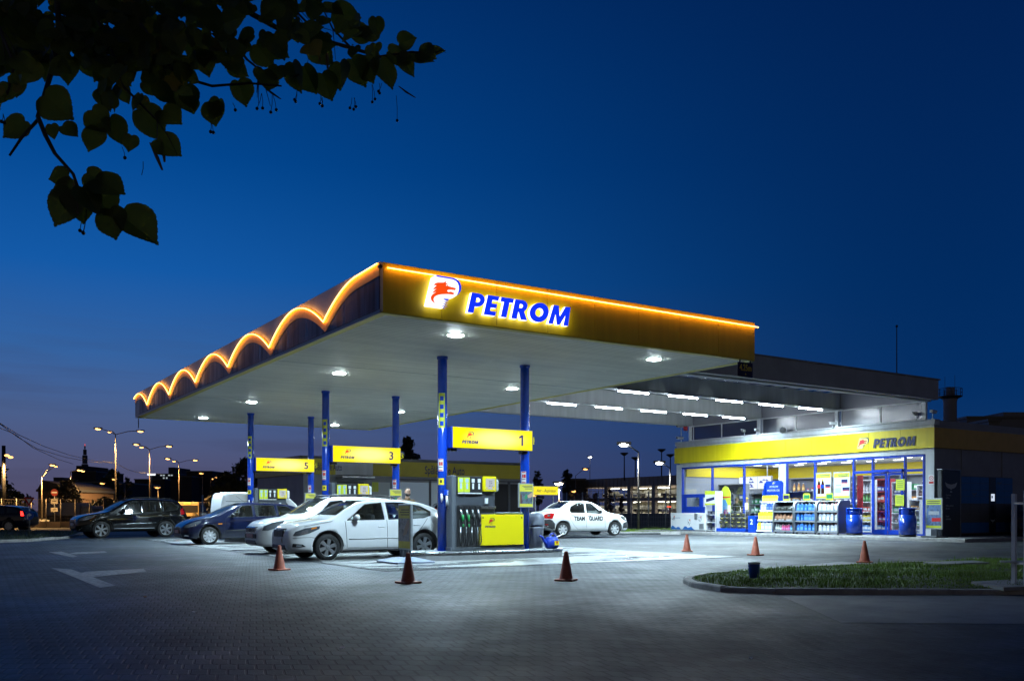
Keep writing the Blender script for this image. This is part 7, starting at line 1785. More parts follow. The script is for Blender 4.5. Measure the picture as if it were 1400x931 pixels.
# ---------------------------------------------------------------- street lamps
M_sod = emat('sodium_lamp', (1.0, .50, .14), 5.); M_led = emat('led_lamp', (.85, .95, 1.0), 45.); M_pole = mat('lamp_pole', (.16, .14, .12), .5, .3); M_sodf = emat('sodium_lamp_far', (1.0, .46, .12), 3.5); M_whf = emat('white_lamp_far', (.95, .95, .95), 14.)
def lamp_pt(kind, loc, e, col, parent=None):
    l = bpy.data.lights.new('street_lamp_light', 'SPOT'); l.energy = e; l.color = col; l.spot_size = R(150); l.spot_blend = .6; l.shadow_soft_size = .15
    lo = bpy.data.objects.new('street_lamp_light', l); COL.objects.link(lo); lo.location = loc
    if parent: lo.parent = parent
def street_lamp(label, pole_px, top_py, heads, d, m=M_sod, energy=0, col=(1, .55, .18), group='amber street lamps along the road', pr=.09, head=.38):
    """pole through pole_px; heads = [(px, py, size factor, depth offset)]"""
    pt = D(pole_px, top_py, d); t = thing('street_lamp', label, 'street lamp', (pt.x, pt.y, 0), group=group); o = t.location
    b = MB(o); b.tube([(pt.x, pt.y, 0), (pt.x, pt.y, pt.z * .5), pt], pr, 8, r1=pr * .55); b.build('pole', M_pole, t)
    for (hx, hy, k, dd) in heads:
        hp = D(hx, hy, d + dd); dv = hp - pt; dirn = Vector((dv.x, dv.y, 0)).normalized() if dv.xy.length > .05 else Vector((1, 0, 0))
        b = MB(o); mid = pt.lerp(hp, .5) + Vector((0, 0, .12 * dv.length * .5)); b.tube([pt, mid, hp + Vector((0, 0, .06))], pr * .5, 6); b.build('arm', M_pole, t)
        b = MB(o); sd = Vector((-dirn.y, dirn.x, 0)); b.obox(hp + Vector((0, 0, .07)), dirn, sd, (0, 0, 1), head * k, head * .42 * k, .07 * k); h = b.build('lamp_head', M_pole, t)
        b = MB(o); b.ball(hp - Vector((0, 0, .03)), head * .72 * k, head * .5 * k, head * .26 * k, u=12, v=8); b.build('lamp_glass', m, h)
        if energy and k >= .9: lamp_pt('x', hp - Vector((0, 0, .3 + head * .4)) - o, energy, col, t)
street_lamp('nearest amber street lamp with two arms, left of the canopy', 158, 594, [(134, 586, 1.15, 0), (150, 590.5, .8, 3), (192, 589.5, 1.1, 0)], 104, energy=16000)
street_lamp('second amber street lamp with two arms, right of the nearest one', 204.5, 614.5, [(186.5, 607.5, 1.2, 0), (193.5, 611.5, .9, 4), (231, 610, 1.2, 0)], 130, energy=16000, head=.42)
street_lamp('third amber street lamp with two arms, closest to the canopy tip', 244.5, 632.5, [(229.5, 627, 1.3, 0), (238, 630.5, .9, 5), (267, 629, 1.2, 0)], 167, energy=12000, head=.44)
street_lamp('amber lamp with a single arm and two heads, by the sloping-roofed house', 57, 652, [(71.5, 635.5, 1.0, 0), (76, 637.5, .8, 2)], 110, energy=16000)
street_lamp('amber lamp with two close heads, over the no entry sign right side', 96.5, 645, [(109, 642.5, 1.2, 0), (113.5, 644, .8, 2)], 120, energy=16000)
street_lamp('small amber lamp low over the lit strip', 139, 664, [(140, 660.5, 1.4, 0)], 150, M_sodf)
street_lamp('small amber lamp on the pole foot of the nearest double lamp', 157, 660, [(156, 655, 1.3, 0)], 160, M_sodf)
street_lamp('small reddish lamp beside the tower block', 216, 670, [(215, 666.5, 1.4, 0)], 170, M_sodf)
street_lamp('amber lamp left of the dark tree, single head', 277, 652, [(275.5, 646.8, 1.7, 0)], 190, M_sodf)
street_lamp('amber lamp at the dark tree with two heads', 288, 656, [(292, 654.5, 1.4, 0), (296, 652.5, 1.3, 0)], 190, M_sodf)
street_lamp('farthest amber lamp, at the foot of the dark tree', 304, 668, [(305.5, 664.5, 1.5, 0)], 190, M_sodf)
street_lamp('unlit lamp with crossed arms, left of the nearest double lamp base', 171, 662, [(165, 661.5, .8, 0), (176, 661.5, .8, 0)], 150, M_pole)
WHT = 'white lamps beyond the patrol car'
street_lamp('tall white lamp nearer of the two by the shop, arm to the left', 873, 618, [(853, 607.5, 1.25, 0)], 54, M_led, energy=1300, col=(.8, .92, 1), group=WHT, pr=.08, head=.33)
street_lamp('white lamp nearest the shop wall, arm to the left', 916, 640, [(901.5, 632.5, 1.3, 0)], 74, M_led, energy=1300, col=(.8, .92, 1), group=WHT, pr=.08, head=.36)
street_lamp('far white lamp on a thin tall mast over the parking hall', 806.5, 626, [(806.6, 624.5, 1.6, 0)], 190, M_whf, group=WHT)
street_lamp('amber lamp on a long curved arm over the flat-roofed block', 787, 650, [(800.5, 641, 1.6, 0)], 150, M_sodf, group='amber lamps right of the pumps')
street_lamp('low amber lamp in front of the parking hall', 785, 676, [(785, 671, 1.8, 0)], 130, M_sodf, group='amber lamps right of the pumps')
street_lamp('small amber lamp under the yellow service sign', 731, 682, [(730, 677, 1.3, 0)], 120, M_sodf, group='amber lamps right of the pumps')
street_lamp('dazzling warm floodlight just above the yellow service sign', 764.5, 668, [(764, 660.5, 1.15, 0)], 75, emat('floodlight', (1, .86, .66), 60), energy=2500, col=(1, .8, .55), group='amber lamps right of the pumps', head=.42)
for i, (px_, py0, py1, l) in enumerate(((853.5, 621, 653, 'leftmost unlit mast'), (868.5, 627, 653, 'second unlit mast, lower'), (904.5, 616, 650, 'tallest unlit mast'), (916.5, 623, 650, 'unlit mast behind the lamp by the shop'))):
    p0 = D(px_, py0, 165); t = thing('floodlight_mast', f'{l} on the parking hall roof', 'mast', (p0.x, p0.y, 6.8), group='thin unlit masts on the parking hall'); o = t.location
    b = MB(o); b.cyl((p0.x, p0.y, 6.6), p0, .13, .09, n=8); b.build('pole', M_dgrey, t)
    b = MB(o); b.lathe(p0, [(.12, -.3), (.75, .15), (.75, .3), (.1, .35)], 10); b.build('head', M_dgrey, t)

# utility pole and cables
p0 = D(5, 609, 62); t = thing('utility_pole', 'dark utility pole with two amber lamps at the far left edge', 'pole', (p0.x, p0.y, 0)); o = t.location
b = MB(o); b.tube([(p0.x, p0.y, 0), p0], .16, 8, r1=.12); b.build('pole', M_black, t)
for hx, hy in ((9.5, 622.5), (14.5, 625)):
    hp = D(hx, hy, 61.5); b = MB(o); b.tube([D(5, 626, 62), hp], .03, 6); b.build('arm', M_pole, t); b = MB(o); b.ball(hp, .16, .13, .08); b.build('lamp_glass', M_sodf, t)
    lamp_pt('x', hp - Vector((0, 0, .3)) - o, 2200, (1, .55, .18), t)
def cable(label, pts, r=.025):
    b = MB(pts[0]); P = []
    for a, c in zip(pts, pts[1:]):
        for i in range(8): P.append(a.lerp(c, i / 8))
    P.append(pts[-1]); b.tube(P, r, 5); o = b.build('cable', M_black); tag(o, label, 'cable', 'overhead cables at the left')
cs = lambda L_, dd: [D(px_, py_, d_) for px_, py_, d_ in [(a, c, 45 + (104 - 45) * max(0, a) / 158 + dd) for a, c in L_]]
cable('upper overhead cable sagging from the left edge to the nearest lamp', cs([(-20, 568), (0, 578.5), (25, 594), (60, 610), (95, 622), (130, 630), (157, 632.5)], 0), .022)
cable('middle overhead cable sagging from the left edge to the nearest lamp', cs([(-20, 570), (0, 579.5), (22, 596), (50, 613), (90, 625), (125, 631.5), (157, 632.5)], 1), .022)
cable('lower overhead cable sagging away from the left edge', cs([(-20, 579), (0, 585), (20, 593), (45, 612), (80, 628), (100, 634)], 2), .020)
cable('cable running on from the nearest lamp past the second lamp', [D(a, c, d_) for a, c, d_ in ((158, 633, 104), (175, 642, 110), (190, 646, 120), (204, 647, 130), (225, 648, 140))], .03)

# ---------------------------------------------------------------- road signs and fence at the left
def post_sign(label, px, base_py, z, items, d, nm='road_sign', cat='road sign'):
    p = D(px, base_py, d); t = thing(nm, label, cat, (p.x, p.y, z)); t.rotation_euler = (0, 0, -math.atan2(ss, cc))
    b = MB(); top = max(H + (HY - y_) / F * d for y_ in [it[1] for it in items]) + .2
    b.cyl((0, .02, 0), (0, .02, top - z), .03, n=8); b.build('post', M_gal, t)
    k = d / F
    for kind, py, w_ in items:
        zc = H + (HY - py) / F * d - z; w2 = w_ * k / 2
        if kind == 'yield':
            tri = lambda s_: [(-w2 * s_, w2 * .58 * s_), (w2 * s_, w2 * .58 * s_), (0, -w2 * 1.15 * s_)]
            for s_, m_, y_, nm_ in ((1, M_red, -.02, 'plate'), (.50, M_white, -.026, 'face')):
                b = MB(); b.prism([(x, y_, zc + q) for x, q in tri(s_)], (0, .012, 0)); b.build(nm_, m_, t)
        elif kind == 'round_blue':
            b = MB(); b.cyl((0, -.02, zc), (0, -.008, zc), w2, n=24); b.build('plate', mat('sign_blue', (.01, .08, .45), .4), t)
            b = MB(); s_ = w2; P = [(-.45, -.75), (-.45, .05), (-.30, .30), (-.02, .38), (-.02, .62), (.62, .12), (-.02, -.25), (-.02, .05), (-.18, .0), (-.20, -.75)]
            b.prism([(x * s_, -.026, zc + q * s_) for x, q in P], (0, .005, 0)); b.build('arrow', M_white, t)
        elif kind == 'no_entry':
            b = MB(); b.cyl((0, -.02, zc), (0, -.008, zc), w2, n=24); b.build('plate', mat('sign_red', (.30, .03, .02), .4), t); b = MB(); b.box(-w2 * .75, w2 * .75, -.026, -.021, zc - w2 * .18, zc + w2 * .18); b.build('bar', M_white, t)
        else:
            b = MB(); b.box(-w2, w2, -.02, -.008, zc - w2 * kind, zc + w2 * kind); b.build('plate', mat('plate_dull', (.35, .33, .3), .5), t)
            b = MB(); b.box(-w2 * .6, w2 * .6, -.026, -.021, zc - w2 * .1, zc + w2 * .1); b.build('print', M_black, t)
post_sign('red and white give way triangle over a blue round arrow sign, on the verge', 40, 734, .09, [('yield', 684, 15), ('round_blue', 704.5, 12.5)], 40)
post_sign('red no entry disc with plates below, in front of the fence', 74.5, 716, 0, [('no_entry', 673, 10), (.75, 685, 9.5), (.55, 696.5, 9.5)], 66)
pA, pB = D(-40, 700, 61), D(235, 700, 66)
t = thing('wire_fence', 'tall dark wire fence with thin posts beyond the road', 'fence', ((pA.x + pB.x) / 2, (pA.y + pB.y) / 2, 0)); o = t.location
n = 14; FHT = 1.95
for i in range(n + 1):
    p = pA.lerp(pB, i / n); b = MB(o); b.cyl((p.x, p.y, 0), (p.x, p.y, FHT + .05), .035, n=6); b.build('post', M_pole, t)
b = MB(o)
for z in (.12, FHT): b.bar((pA.x, pA.y, z), (pB.x, pB.y, z), .03, .03)
for i in range(n * 9):
    p = pA.lerp(pB, i / (n * 9)); b.bar((p.x, p.y, .1), (p.x, p.y, FHT), .008, .008)
for j in range(1, 9): b.bar((pA.x, pA.y, FHT * j / 9), (pB.x, pB.y, FHT * j / 9), .008, .008)
b.build('mesh_panel', M_pole, t)
b = MB(); q0, q1 = pA + Vector((0, .4, 0)), pB + Vector((0, .4, 0)); b.bar((q0.x, q0.y, .2), (q1.x, q1.y, .2), .2, .42); tag(b.build('low_wall', mat('wall_brown', (.16, .12, .10), .8, noise=(2, .3))), 'low brownish wall at the foot of the wire fence', 'wall')

# white box truck and bus beyond the fence
def box_vehicle(name, label, cat, pxa, pxb, pyt, pyb, d, m, kind):
    a, c = D(pxa, 700, d), D(pxb, 700, d); t = thing(name, label, cat, ((a.x + c.x) / 2, (a.y + c.y) / 2, 0)); t.rotation_euler = (0, 0, -math.atan2(ss, cc))
    k = d / F; L2 = (pxb - pxa) * k / 2; zt = H + (HY - pyt) * k; zb = .45; wd = 2.2
    if kind == 'truck':
        b = MB(); b.box(-L2, L2 * .45, 0, wd, zb + .3, zt, .04); b.build('box', m, t)
        b = MB(); b.box(L2 * .5, L2, .05, wd - .05, zb, zt * .86, .10, seg=2); b.build('cab', m, t)
        b = MB(); b.box(L2 * .62, L2 * 1.003, .045, wd - .045, zt * .52, zt * .76, .03); b.build('cab_window', M_cgl, t)
        b = MB(); b.box(-L2, L2 * .9, .3, wd - .3, zb - .05, zb + .29); b.build('chassis', M_black, t)
    else:
        b = MB(); b.box(-L2, L2, 0, 9.5, zb, zt, .08, seg=2); b.build('body', m, t)
        b = MB(); b.box(-L2 * .9, L2 * .9, -.02, -.002, zt * .42, zt * .82); b.build('windscreen', mat('bus_glass', (.03, .03, .035), .1), t)
        b = MB(); b.box(-L2 * .35, L2 * .3, -.03, -.021, zt * .86, zt * .95); b.build('destination_display', emat('bus_amber', (1, .55, .05), 1.6), t)
        b = MB(); b.box(L2 + .002, L2 + .01, .5, 9.2, zt * .45, zt * .84); b.build('side_window', MATS['bus_glass'], t)
        for x in (-L2 * .78, L2 * .78): b = MB(); b.box(x - .12, x + .12, -.04, -.003, zb + .12, zb + .3, .02); b.build('headlight', M_lampw, t)
    for x in (-L2 * .6, L2 * .65):
        for y in (.12, wd - .12): b = MB(); b.lathe((x, y - .12, .45), [(.45, 0), (.45, .24)], 20, ax=(0, 1, 0)); b.build('wheel', M_rub, t)
box_vehicle('box_truck', 'pale box truck standing behind the wire fence', 'truck', 62, 126, 687, 716, 76, mat('truck_grey', (.30, .28, .27), .5, noise=(1, .1)), 'truck')
box_vehicle('city_bus', 'amber lit front of a city bus right of the black off-road car', 'bus', 241, 272, 686, 712, 110, mat('bus_cream', (.45, .34, .18), .45), 'bus')
p = D(277, 712, 46); t = thing('barrier_post', 'thin grey post with a white lit arm stub, left of the white van', 'post', (p.x, p.y, 0)); b = MB(); b.cyl((0, 0, 0), (0, 0, H + 21 / F * 46), .035, n=8); b.build('post', M_gal, t); b = MB(); z = H - 5 / F * 46; b.bar((-.12, -.05, z), (.22, .1, z), .08, .08); b.build('stub', M_white, t)

# ---------------------------------------------------------------- far buildings
def far_block(name, label, pxa, pxb, pyt, d, m, depth=14, lit=None, lm=None, roofs=(), rot=0, zb=0, cat='building'):
    k = d / F; a, c = D(pxa, 690, d), D(pxb, 690, d); t = thing(name, label, cat, ((a.x + c.x) / 2, (a.y + c.y) / 2, 0), -math.atan2(ss, cc) + rot)
    L2 = (pxb - pxa) * k / 2; zt = H + (HY - pyt) * k
    b = MB(); b.box(-L2, L2, 0, depth, zb, zt); b.build('wall', m, t)
    b = MB(); b.box(-L2 - .2, L2 + .2, -.2, depth + .2, zt + .002, zt + .35); b.build('roof', M_dgrey, t)
    for (fa, fb, h) in roofs: b = MB(); b.box(-L2 + 2 * L2 * fa, -L2 + 2 * L2 * fb, 2, depth - 2, zt + .36, zt + h); b.build('roof_block', m, t)
    for (fx, fy, w_, h_, m_) in (lit or []): b = MB(); x = -L2 + 2 * L2 * fx; z = zt * fy; b.box(x - w_ * k / 2, x + w_ * k / 2, -.08, -.004, z - h_ * k / 2, z + h_ * k / 2); b.build('window', m_, t)
    return t
M_far = mat('far_dark_wall', (.030, .027, .032), .9, noise=(.1, .2)); M_far2 = mat('far_haze_wall', (.05, .055, .075), .9); M_farb = mat('far_brown_wall', (.075, .05, .04), .9, noise=(.15, .25))  # distance haze put into the bluish base of the farthest walls
E_win = emat('far_window_white', (.75, .88, .95), .50); E_win2 = emat('far_window_warm', (1, .75, .4), .5); E_strip = emat('far_strip_warm', (1, .62, .28), .8)
far_block('house', 'dark house with sloping roof behind the fence at the left', 52, 97, 672, 130, M_farb)
b = MB(); k = 130 / F; p = D(74.5, 690, 130); t = [o for o in COL.objects if o.get('label') == 'dark house with sloping roof behind the fence at the left'][0]
b.prism([(-2.5, -.3, H + 25.6 * k), (2.5, -.3, H + 25.6 * k), (2.0, -.3, H + 33 * k), (-1.6, -.3, H + 41 * k)], (0, 14.6, 0)); b.build('gable_roof', M_far, t)
far_block('warehouse', 'broad dark building with a lit strip and small white sign', 98, 152, 660, 220, M_far, 30, [(.18, .72, 5, 7, E_win), (.45, .44, 36, 2.4, E_strip), (.13, .70, 1.2, 3.5, M_red)])
far_block('office_block', 'square dark block left of the tower with the spire', 98, 131, 645, 420, M_far, 30, roofs=((.1, .4, 3),))
tw = far_block('spire_tower', 'tall blue-grey stepped tower with a red tipped spire', 109, 118, 641, 900, M_far2, 8)
k = 900 / F
for wpx, z0, z1 in ((6.4, 641, 634), (5.0, 634, 622), (3.4, 622, 614), (1.4, 614, 609)):
    b = MB(); w2 = wpx * k / 2; b.box(-w2, w2, 4 - w2, 4 + w2, H + (HY - z0) * k + .4, H + (HY - z1) * k); b.build('tower_stage', M_far2, tw)
b = MB(); b.cyl((0, 4, H + (HY - 609) * k), (0, 4, H + (HY - 606) * k), .5, .2, n=6); b.build('tip', emat('beacon_red', (1, .1, .1), .7), tw)
far_block('tower_wing', 'blue-grey wing with roof structures right of the spire tower', 119, 134, 643, 880, M_far2, 20, roofs=((.2, .5, 3.5), (.6, .9, 3)))
far_block('small_block', 'little blue block left of the lamp with two heads', 73, 85, 653, 700, M_far2, 20)
far_block('flat_block', 'wide dark flat block in front of the lit tower block', 184, 225, 656, 300, M_far, 30)
wins = [(.50 + .12 * (i % 4) + rnd.uniform(-.01, .01), .30 + .075 * j, 2.0, 1.9, E_win) for j in range(9) for i in range(4) if rnd.random() < .62]
tb = far_block('tower_block', 'high tower block with many small white lit windows', 206, 242, 648, 520, M_far2, 30, wins + [(.3 + .1 * i, .97, 2.6, 1.6, E_win) for i in range(7) if i % 3], roofs=((.62, .85, 4.0),))
far_block('dark_block', 'stepped dark block right of the lit tower block', 233, 262, 652, 280, M_far, 30); far_block('dark_block', 'taller dark block right of the stepped one, left of the dark tree', 255, 290, 645, 290, M_far, 30)
p = D(207, 648.3, 200); t = thing('lit_board', 'small glowing white board beside the second street lamp', 'sign', (p.x, p.y, p.z), -math.atan2(ss, cc)); b = MB(); b.box(-.9, .9, -.05, .05, -.22, .22, .02); b.build('panel', emat('board_white', (.85, .9, 1), 1.6), t); b = MB(); b.cyl((0, .1, -p.z), (0, .1, -.2), .1, n=8); b.build('pole', M_pole, t)

# parking hall with two lit decks
HX = 108.0
ga, gb = PX(782, 690, HX).y, PX(1010, 690, HX).y
t = thing('parking_hall', 'long two-storey parking hall with lit open decks beyond the patrol car', 'building', (HX + 10, (ga + gb) / 2, 0)); o = t.location
M_hall = mat('hall_cladding', (.30, .265, .255), .7, noise=(.4, .12)); y0, y1 = min(ga, gb), max(ga, gb)
b = MB(o); b.box(HX, HX + 16, y0, y1, 5.55, 7.2); b.box(HX, HX + 16, y0, y1, 2.9, 3.45); b.box(HX, HX + 16, y0, y1, 0, .7); b.box(HX + 15.5, HX + 16, y0, y1, .7, 5.55); b.build('wall', M_hall, t)
b = MB(o)
y = y0
i = 0
while y < y1: b = MB(o); b.box(HX - .1, HX + .5, y - .45, y + .45, 0, 5.56); b.build('pillar', M_hall, t); y += 6.6
b = MB(o); y = y0
while y < y1: b.bar((HX - .03, y, .7), (HX - .03, y, 7.2), .05, .05); y += 1.1
for z in (1.5, 2.2, 4.2, 4.9): b.bar((HX - .03, y0, z), (HX - .03, y1, z), .05, .06)
b.build('railing', M_pole, t)
E_hall = emat('hall_lamp', (.95, .95, .78), 5.5)
for i in range(18):
    y = y0 + 4 + (y1 - y0 - 8) * i / 18
    for z in (5.35, 2.75):
        if rnd.random() < .85: b = MB(o); xx = HX + rnd.uniform(2, 9); b.box(xx - .1, xx + .1, y - rnd.uniform(.5, 1.6), y + rnd.uniform(.3, 1.4), z - .07, z + .05); b.build('hall_light', E_hall, t)
b = MB(o); b.box(HX + 15.3, HX + 15.49, y0, y1, .71, 5.54); b.build('inner_wall', mat('hall_inner', (.36, .36, .27), .7, noise=(.3, .3)), t)
for z in (2.7, 5.3):
    l = bpy.data.lights.new('hall_lamp', 'AREA'); l.shape = 'RECTANGLE'; l.size = 10; l.size_y = (y1 - y0) * .95; l.energy = 6500; l.color = (1, .96, .72)
    lo = bpy.data.objects.new('hall_lamp', l); COL.objects.link(lo); lo.location = Vector((HX + 7, (y0 + y1) / 2, z)) - o; lo.parent = t
# cars parked inside the hall
for i in range(14):
    y = y0 + 3 + (y1 - y0 - 6) * i / 14 + rnd.uniform(-1, 1); z = (3.46, .71)[i % 2]; m = (CARBK, CARBL, M_mgrey)[i % 3]
    tt = thing('parked_car', 'small dark parked car seen end-on inside the lit parking hall', 'car', (HX + 4, y, z), group='cars inside the parking hall'); b = MB(); b.box(-2, 2, -.85, .85, .25, .85, .15, seg=2); b.build('body', m, tt); b = MB(); b.prism([(-1.3, -.75, .84), (1.3, -.75, .84), (.8, -.65, 1.4), (-.8, -.65, 1.4)], (0, 1.4, 0)); b.build('cabin', M_black, tt)
    b = MB(); [b.lathe((xx, yy - .1, .3), [(.3, 0), (.3, .2)], 12, ax=(0, 1, 0)) for xx in (-1.2, 1.2) for yy in (-.7, .7)]; b.build('wheels', M_rub, tt)
far_block('flat_building', 'small flat-roofed block left of the parking hall', 774, 800, 656.5, 170, M_far, 12)
# fence, kerb and grass strip before the hall
pA, pB = PZ(770, 722, 0), PZ(935, 724, 0); pA, pB = D(775, 700, 66), D(960, 700, 60)
t = thing('mesh_fence', 'thin wire fence with tall grey posts in front of the parking hall', 'fence', ((pA.x + pB.x) / 2, (pA.y + pB.y) / 2, 0)); o = t.location
for i in range(9):
    p = pA.lerp(pB, i / 8); b = MB(o); b.cyl((p.x, p.y, 0), (p.x, p.y, 2.5), .04, n=6); b.build('post', M_gal, t)
b = MB(o)
for j in range(0, 8): b.bar((pA.x, pA.y, .1 + .33 * j), (pB.x, pB.y, .1 + .33 * j), .008, .008)
for i in range(80): p = pA.lerp(pB, i / 80); b.bar((p.x, p.y, .1), (p.x, p.y, 2.42), .006, .006)
b.build('mesh_panel', M_gal, t)
b = MB(); q = [PZ(842, 730)[:2], PZ(930, 730)[:2], PZ(945, 724)[:2], PZ(800, 722.5)[:2]]; b.poly([(*v, .06) for v in q]); struct('turf', b, G_soil)
b = MB(); A_, B_ = PZ(838, 730.5), PZ(930, 730.5); b.bar((A_.x, A_.y, .06), (B_.x, B_.y, .06), .16, .16); struct('kerb', b, M_kerb)
pts = [PZ(*v)[:2] for v in ((848, 729.5), (925, 729.5), (925, 725), (848, 725))]; blades('grass', [tuple(v) for v in pts], 2500, .06, .14, .06, M_grass)
b = MB(); A_, B_ = D(790, 714, 70), D(940, 714, 62); b.bar((A_.x, A_.y, .5), (B_.x, B_.y, .5), .2, 1.0); tag(b.build('low_wall', M_dgrey), 'dark low wall below the parking hall fence', 'wall')
p = D(1110 / 5.17 + 700, 692.5, 72); t = thing('red_barrier', 'thin glowing red bar low beside the shop wall', 'barrier', p, R(30)); b = MB(); b.box(-.45, .45, -.03, .03, -.05, .05); b.build('bar', emat('red_glow', (1, .08, .03), 2.), t); b = MB(); b.cyl((0, 0, -p.z), (0, 0, -.05), .03, n=6); b.build('post', M_gal, t)
# chimney, antenna, hall at the right
p = D(1299, 690, 120); k = 120 / F; t = thing('round_chimney', 'round pale chimney with a railed platform behind the shop', 'chimney', (p.x, p.y, 0)); zt = H + (HY - 543) * k
b = MB(); b.lathe((0, 0, 0), [(.85, 0), (.82, zt - .6), (.92, zt - .3), (.92, zt)], 24); b.build('shaft', mat('chimney_grey', (.22, .22, .25), .6), t)
b = MB(); b.lathe((0, 0, zt - .25), [(.9, 0), (1.5, .28), (1.5, .38)], 20); b.build('platform', M_dgrey, t)
b = MB()
for i in range(12): a = i * math.pi / 6; b.cyl((1.45 * math.cos(a), 1.45 * math.sin(a), zt + .1), (1.45 * math.cos(a), 1.45 * math.sin(a), zt + 1.1), .035, n=5)
for z in (.6, 1.1): b.tube([(1.45 * math.cos(i * math.pi / 10), 1.45 * math.sin(i * math.pi / 10), zt + z) for i in range(21)], .035, 5)
b.build('railing', M_dgrey, t)
b = MB(); b.cyl((-.4, 0, zt), (-.4, 0, zt + 1.3), .34, n=14); b.cyl((.42, 0, zt), (.42, 0, zt + 1.35), .34, n=14); b.build('flue', MATS['chimney_grey'], t)
b = MB(); [b.cyl((x, 0, zt), (x, 0, zt + h_), .025, n=5) for x, h_ in ((-1.2, 2.6), (1.1, 3.0))]; b.build('rod', M_dgrey, t)
p = PX(1226, 515, SX + 4); t = thing('antenna_mast', 'thin tall antenna rod on the link roof', 'antenna', (p.x, p.y, 4.62)); zt = PX(1226, 446, SX + 4).z; b = MB(); b.cyl((0, 0, 0), (0, 0, zt - 4.62), .035, .02, n=8); b.ball((0, 0, zt - 4.62), .06); b.build('rod', M_dgrey, t)
far_block('far_hall', 'long pale hall roof rising behind the shop at the right edge', 1322, 1520, 572, 140, mat('hall_pale', (.16, .16, .18), .7, noise=(.2, .1)), 30, roofs=((.3, .9, 1.2),)); far_block('far_plant_room', 'small dark roof room before the pale hall at the right', 1352, 1367, 576, 130, M_dgrey, 6)

# ---------------------------------------------------------------- trees far off
M_tl = mat('tree_leaf_dark', (.040, .045, .020), .7, noise=(.8, .4)); M_tl2 = mat('tree_leaf_olive', (.075, .065, .018), .7, noise=(.8, .4)); M_tl3 = mat('tree_leaf_russet', (.09, .035, .018), .7, noise=(.8, .4)); M_bark = mat('bark', (.05, .038, .028), .9, noise=(8, .3))
def far_tree(label, px, py_top, py_base, wpx, d, m, n=900, shape='round', leaf=.22, bare=.0, nm='tree', group='trees in the background', seed=0):
    rg = random.Random(seed + int(px * 7)); k = d / F; p = D(px, 690, d); t = thing(nm, label, 'tree', (p.x, p.y, 0), group=group); o = t.location
    zt = H + (HY - py_top) * k; zb = max(.2, H + (HY - py_base) * k); w2 = wpx * k / 2
    b = MB(); b.tube([(0, 0, 0), (.1, 0, zt * .3), (-.05, .05, zt * .62), (0, 0, zt * .92)], max(.07, .022 * zt), 7, r1=.02)
    tips = []
    for i in range(16):
        z0 = zb + (zt - zb) * rg.uniform(.0, .75); a = rg.uniform(0, 6.28); r_ = w2 * rg.uniform(.55, 1.0) * (1 - .5 * (z0 - zb) / (zt - zb + .01)); e = Vector((r_ * math.cos(a), r_ * math.sin(a), z0 + (zt - zb) * rg.uniform(.12, .3)))
        b.tube([(0, 0, z0 * .9), e * .5 + Vector((0, 0, z0 * .5)), e], .008 * zt, 5, r1=.008); tips.append(e)
    b.build('trunk', M_bark, t)
    b = MB(); cl = []
    for i in range(34):
        f = rg.random(); a = rg.uniform(0, 6.28)
        if shape == 'cone': rr_ = w2 * (1.02 - f) ** .8 * rg.uniform(.2, 1.0)
        elif shape == 'spindle': rr_ = w2 * math.sin(math.pi * min(1, .15 + .85 * f)) ** .7 * rg.uniform(.2, 1)
        else: rr_ = w2 * math.sqrt(max(.05, 1 - (2 * f - .9) ** 2)) * rg.uniform(.3, 1)
        cl.append((Vector((rr_ * math.cos(a), rr_ * math.sin(a), zb + (zt - zb) * f * .95)), rg.uniform(.10, .22) * (w2 + .15 * (zt - zb))))
    for i in range(n):
        c, r_ = rg.choice(cl); v = Vector((rg.gauss(0, .5), rg.gauss(0, .5), rg.gauss(0, .5))) * r_ * 1.1; q = c + v
        q.z = min(q.z, zt); s_ = leaf * rg.uniform(.6, 1.4)
        u = Vector((rg.uniform(-1, 1), rg.uniform(-1, 1), rg.uniform(-1, 1))).normalized(); w_ = u.orthogonal().normalized()
        b.poly([q + u * s_, q + w_ * s_ * .55, q - u * s_, q - w_ * s_ * .55])
    b.build('crown', m, t, recalc=False)
far_tree('pointed dark tree behind the car wash roof', 557, 597, 690, 30, 95, M_tl, 2600, 'spindle', .26)
far_tree('large dark tree right of the amber lamps, beside the left blue posts', 338, 626, 690, 50, 150, M_tl, 2600, 'round', .4)
far_tree('dark tree left of the large one, behind the far lamps', 308, 644, 690, 34, 150, M_tl, 1500, 'round', .4)
far_tree('dark tree filling the gap under sign 5', 385, 655, 700, 60, 120, M_tl, 2200, 'round', .4)
far_tree('sparse dark tree left of the nearest double street lamp', 152, 640, 685, 26, 190, M_tl, 900, 'round', .38)
far_tree('thin bare-topped tree right of the nearest double street lamp', 173, 652, 690, 16, 190, M_tl, 420, 'round', .38)
far_tree('olive bush lit by the lamps behind the no entry sign', 92, 656, 700, 40, 92, M_tl2, 1500, 'round', .22)
far_tree('olive tree at the far left by the utility pole', -2, 640, 700, 36, 78, M_tl2, 1600, 'round', .22)
far_tree('dark bush behind the low wall left of the off-road car', 142, 680, 705, 34, 95, M_tl, 900, 'round', .24)
far_tree('dark bushes behind the road right of the off-road car', 300, 676, 705, 40, 100, M_tl, 1200, 'round', .26)
far_tree('dark bush behind the left fence', 20, 672, 705, 46, 86, M_tl, 1400, 'round', .24)
for i, (px_, top, l) in enumerate(((735, 643, 'thin tree left of the yellow service sign'), (776, 641, 'small tree on the skyline above the flat block'))): far_tree(l, px_, top, 690, 16, 130, M_tl, 500, 'round', .28)
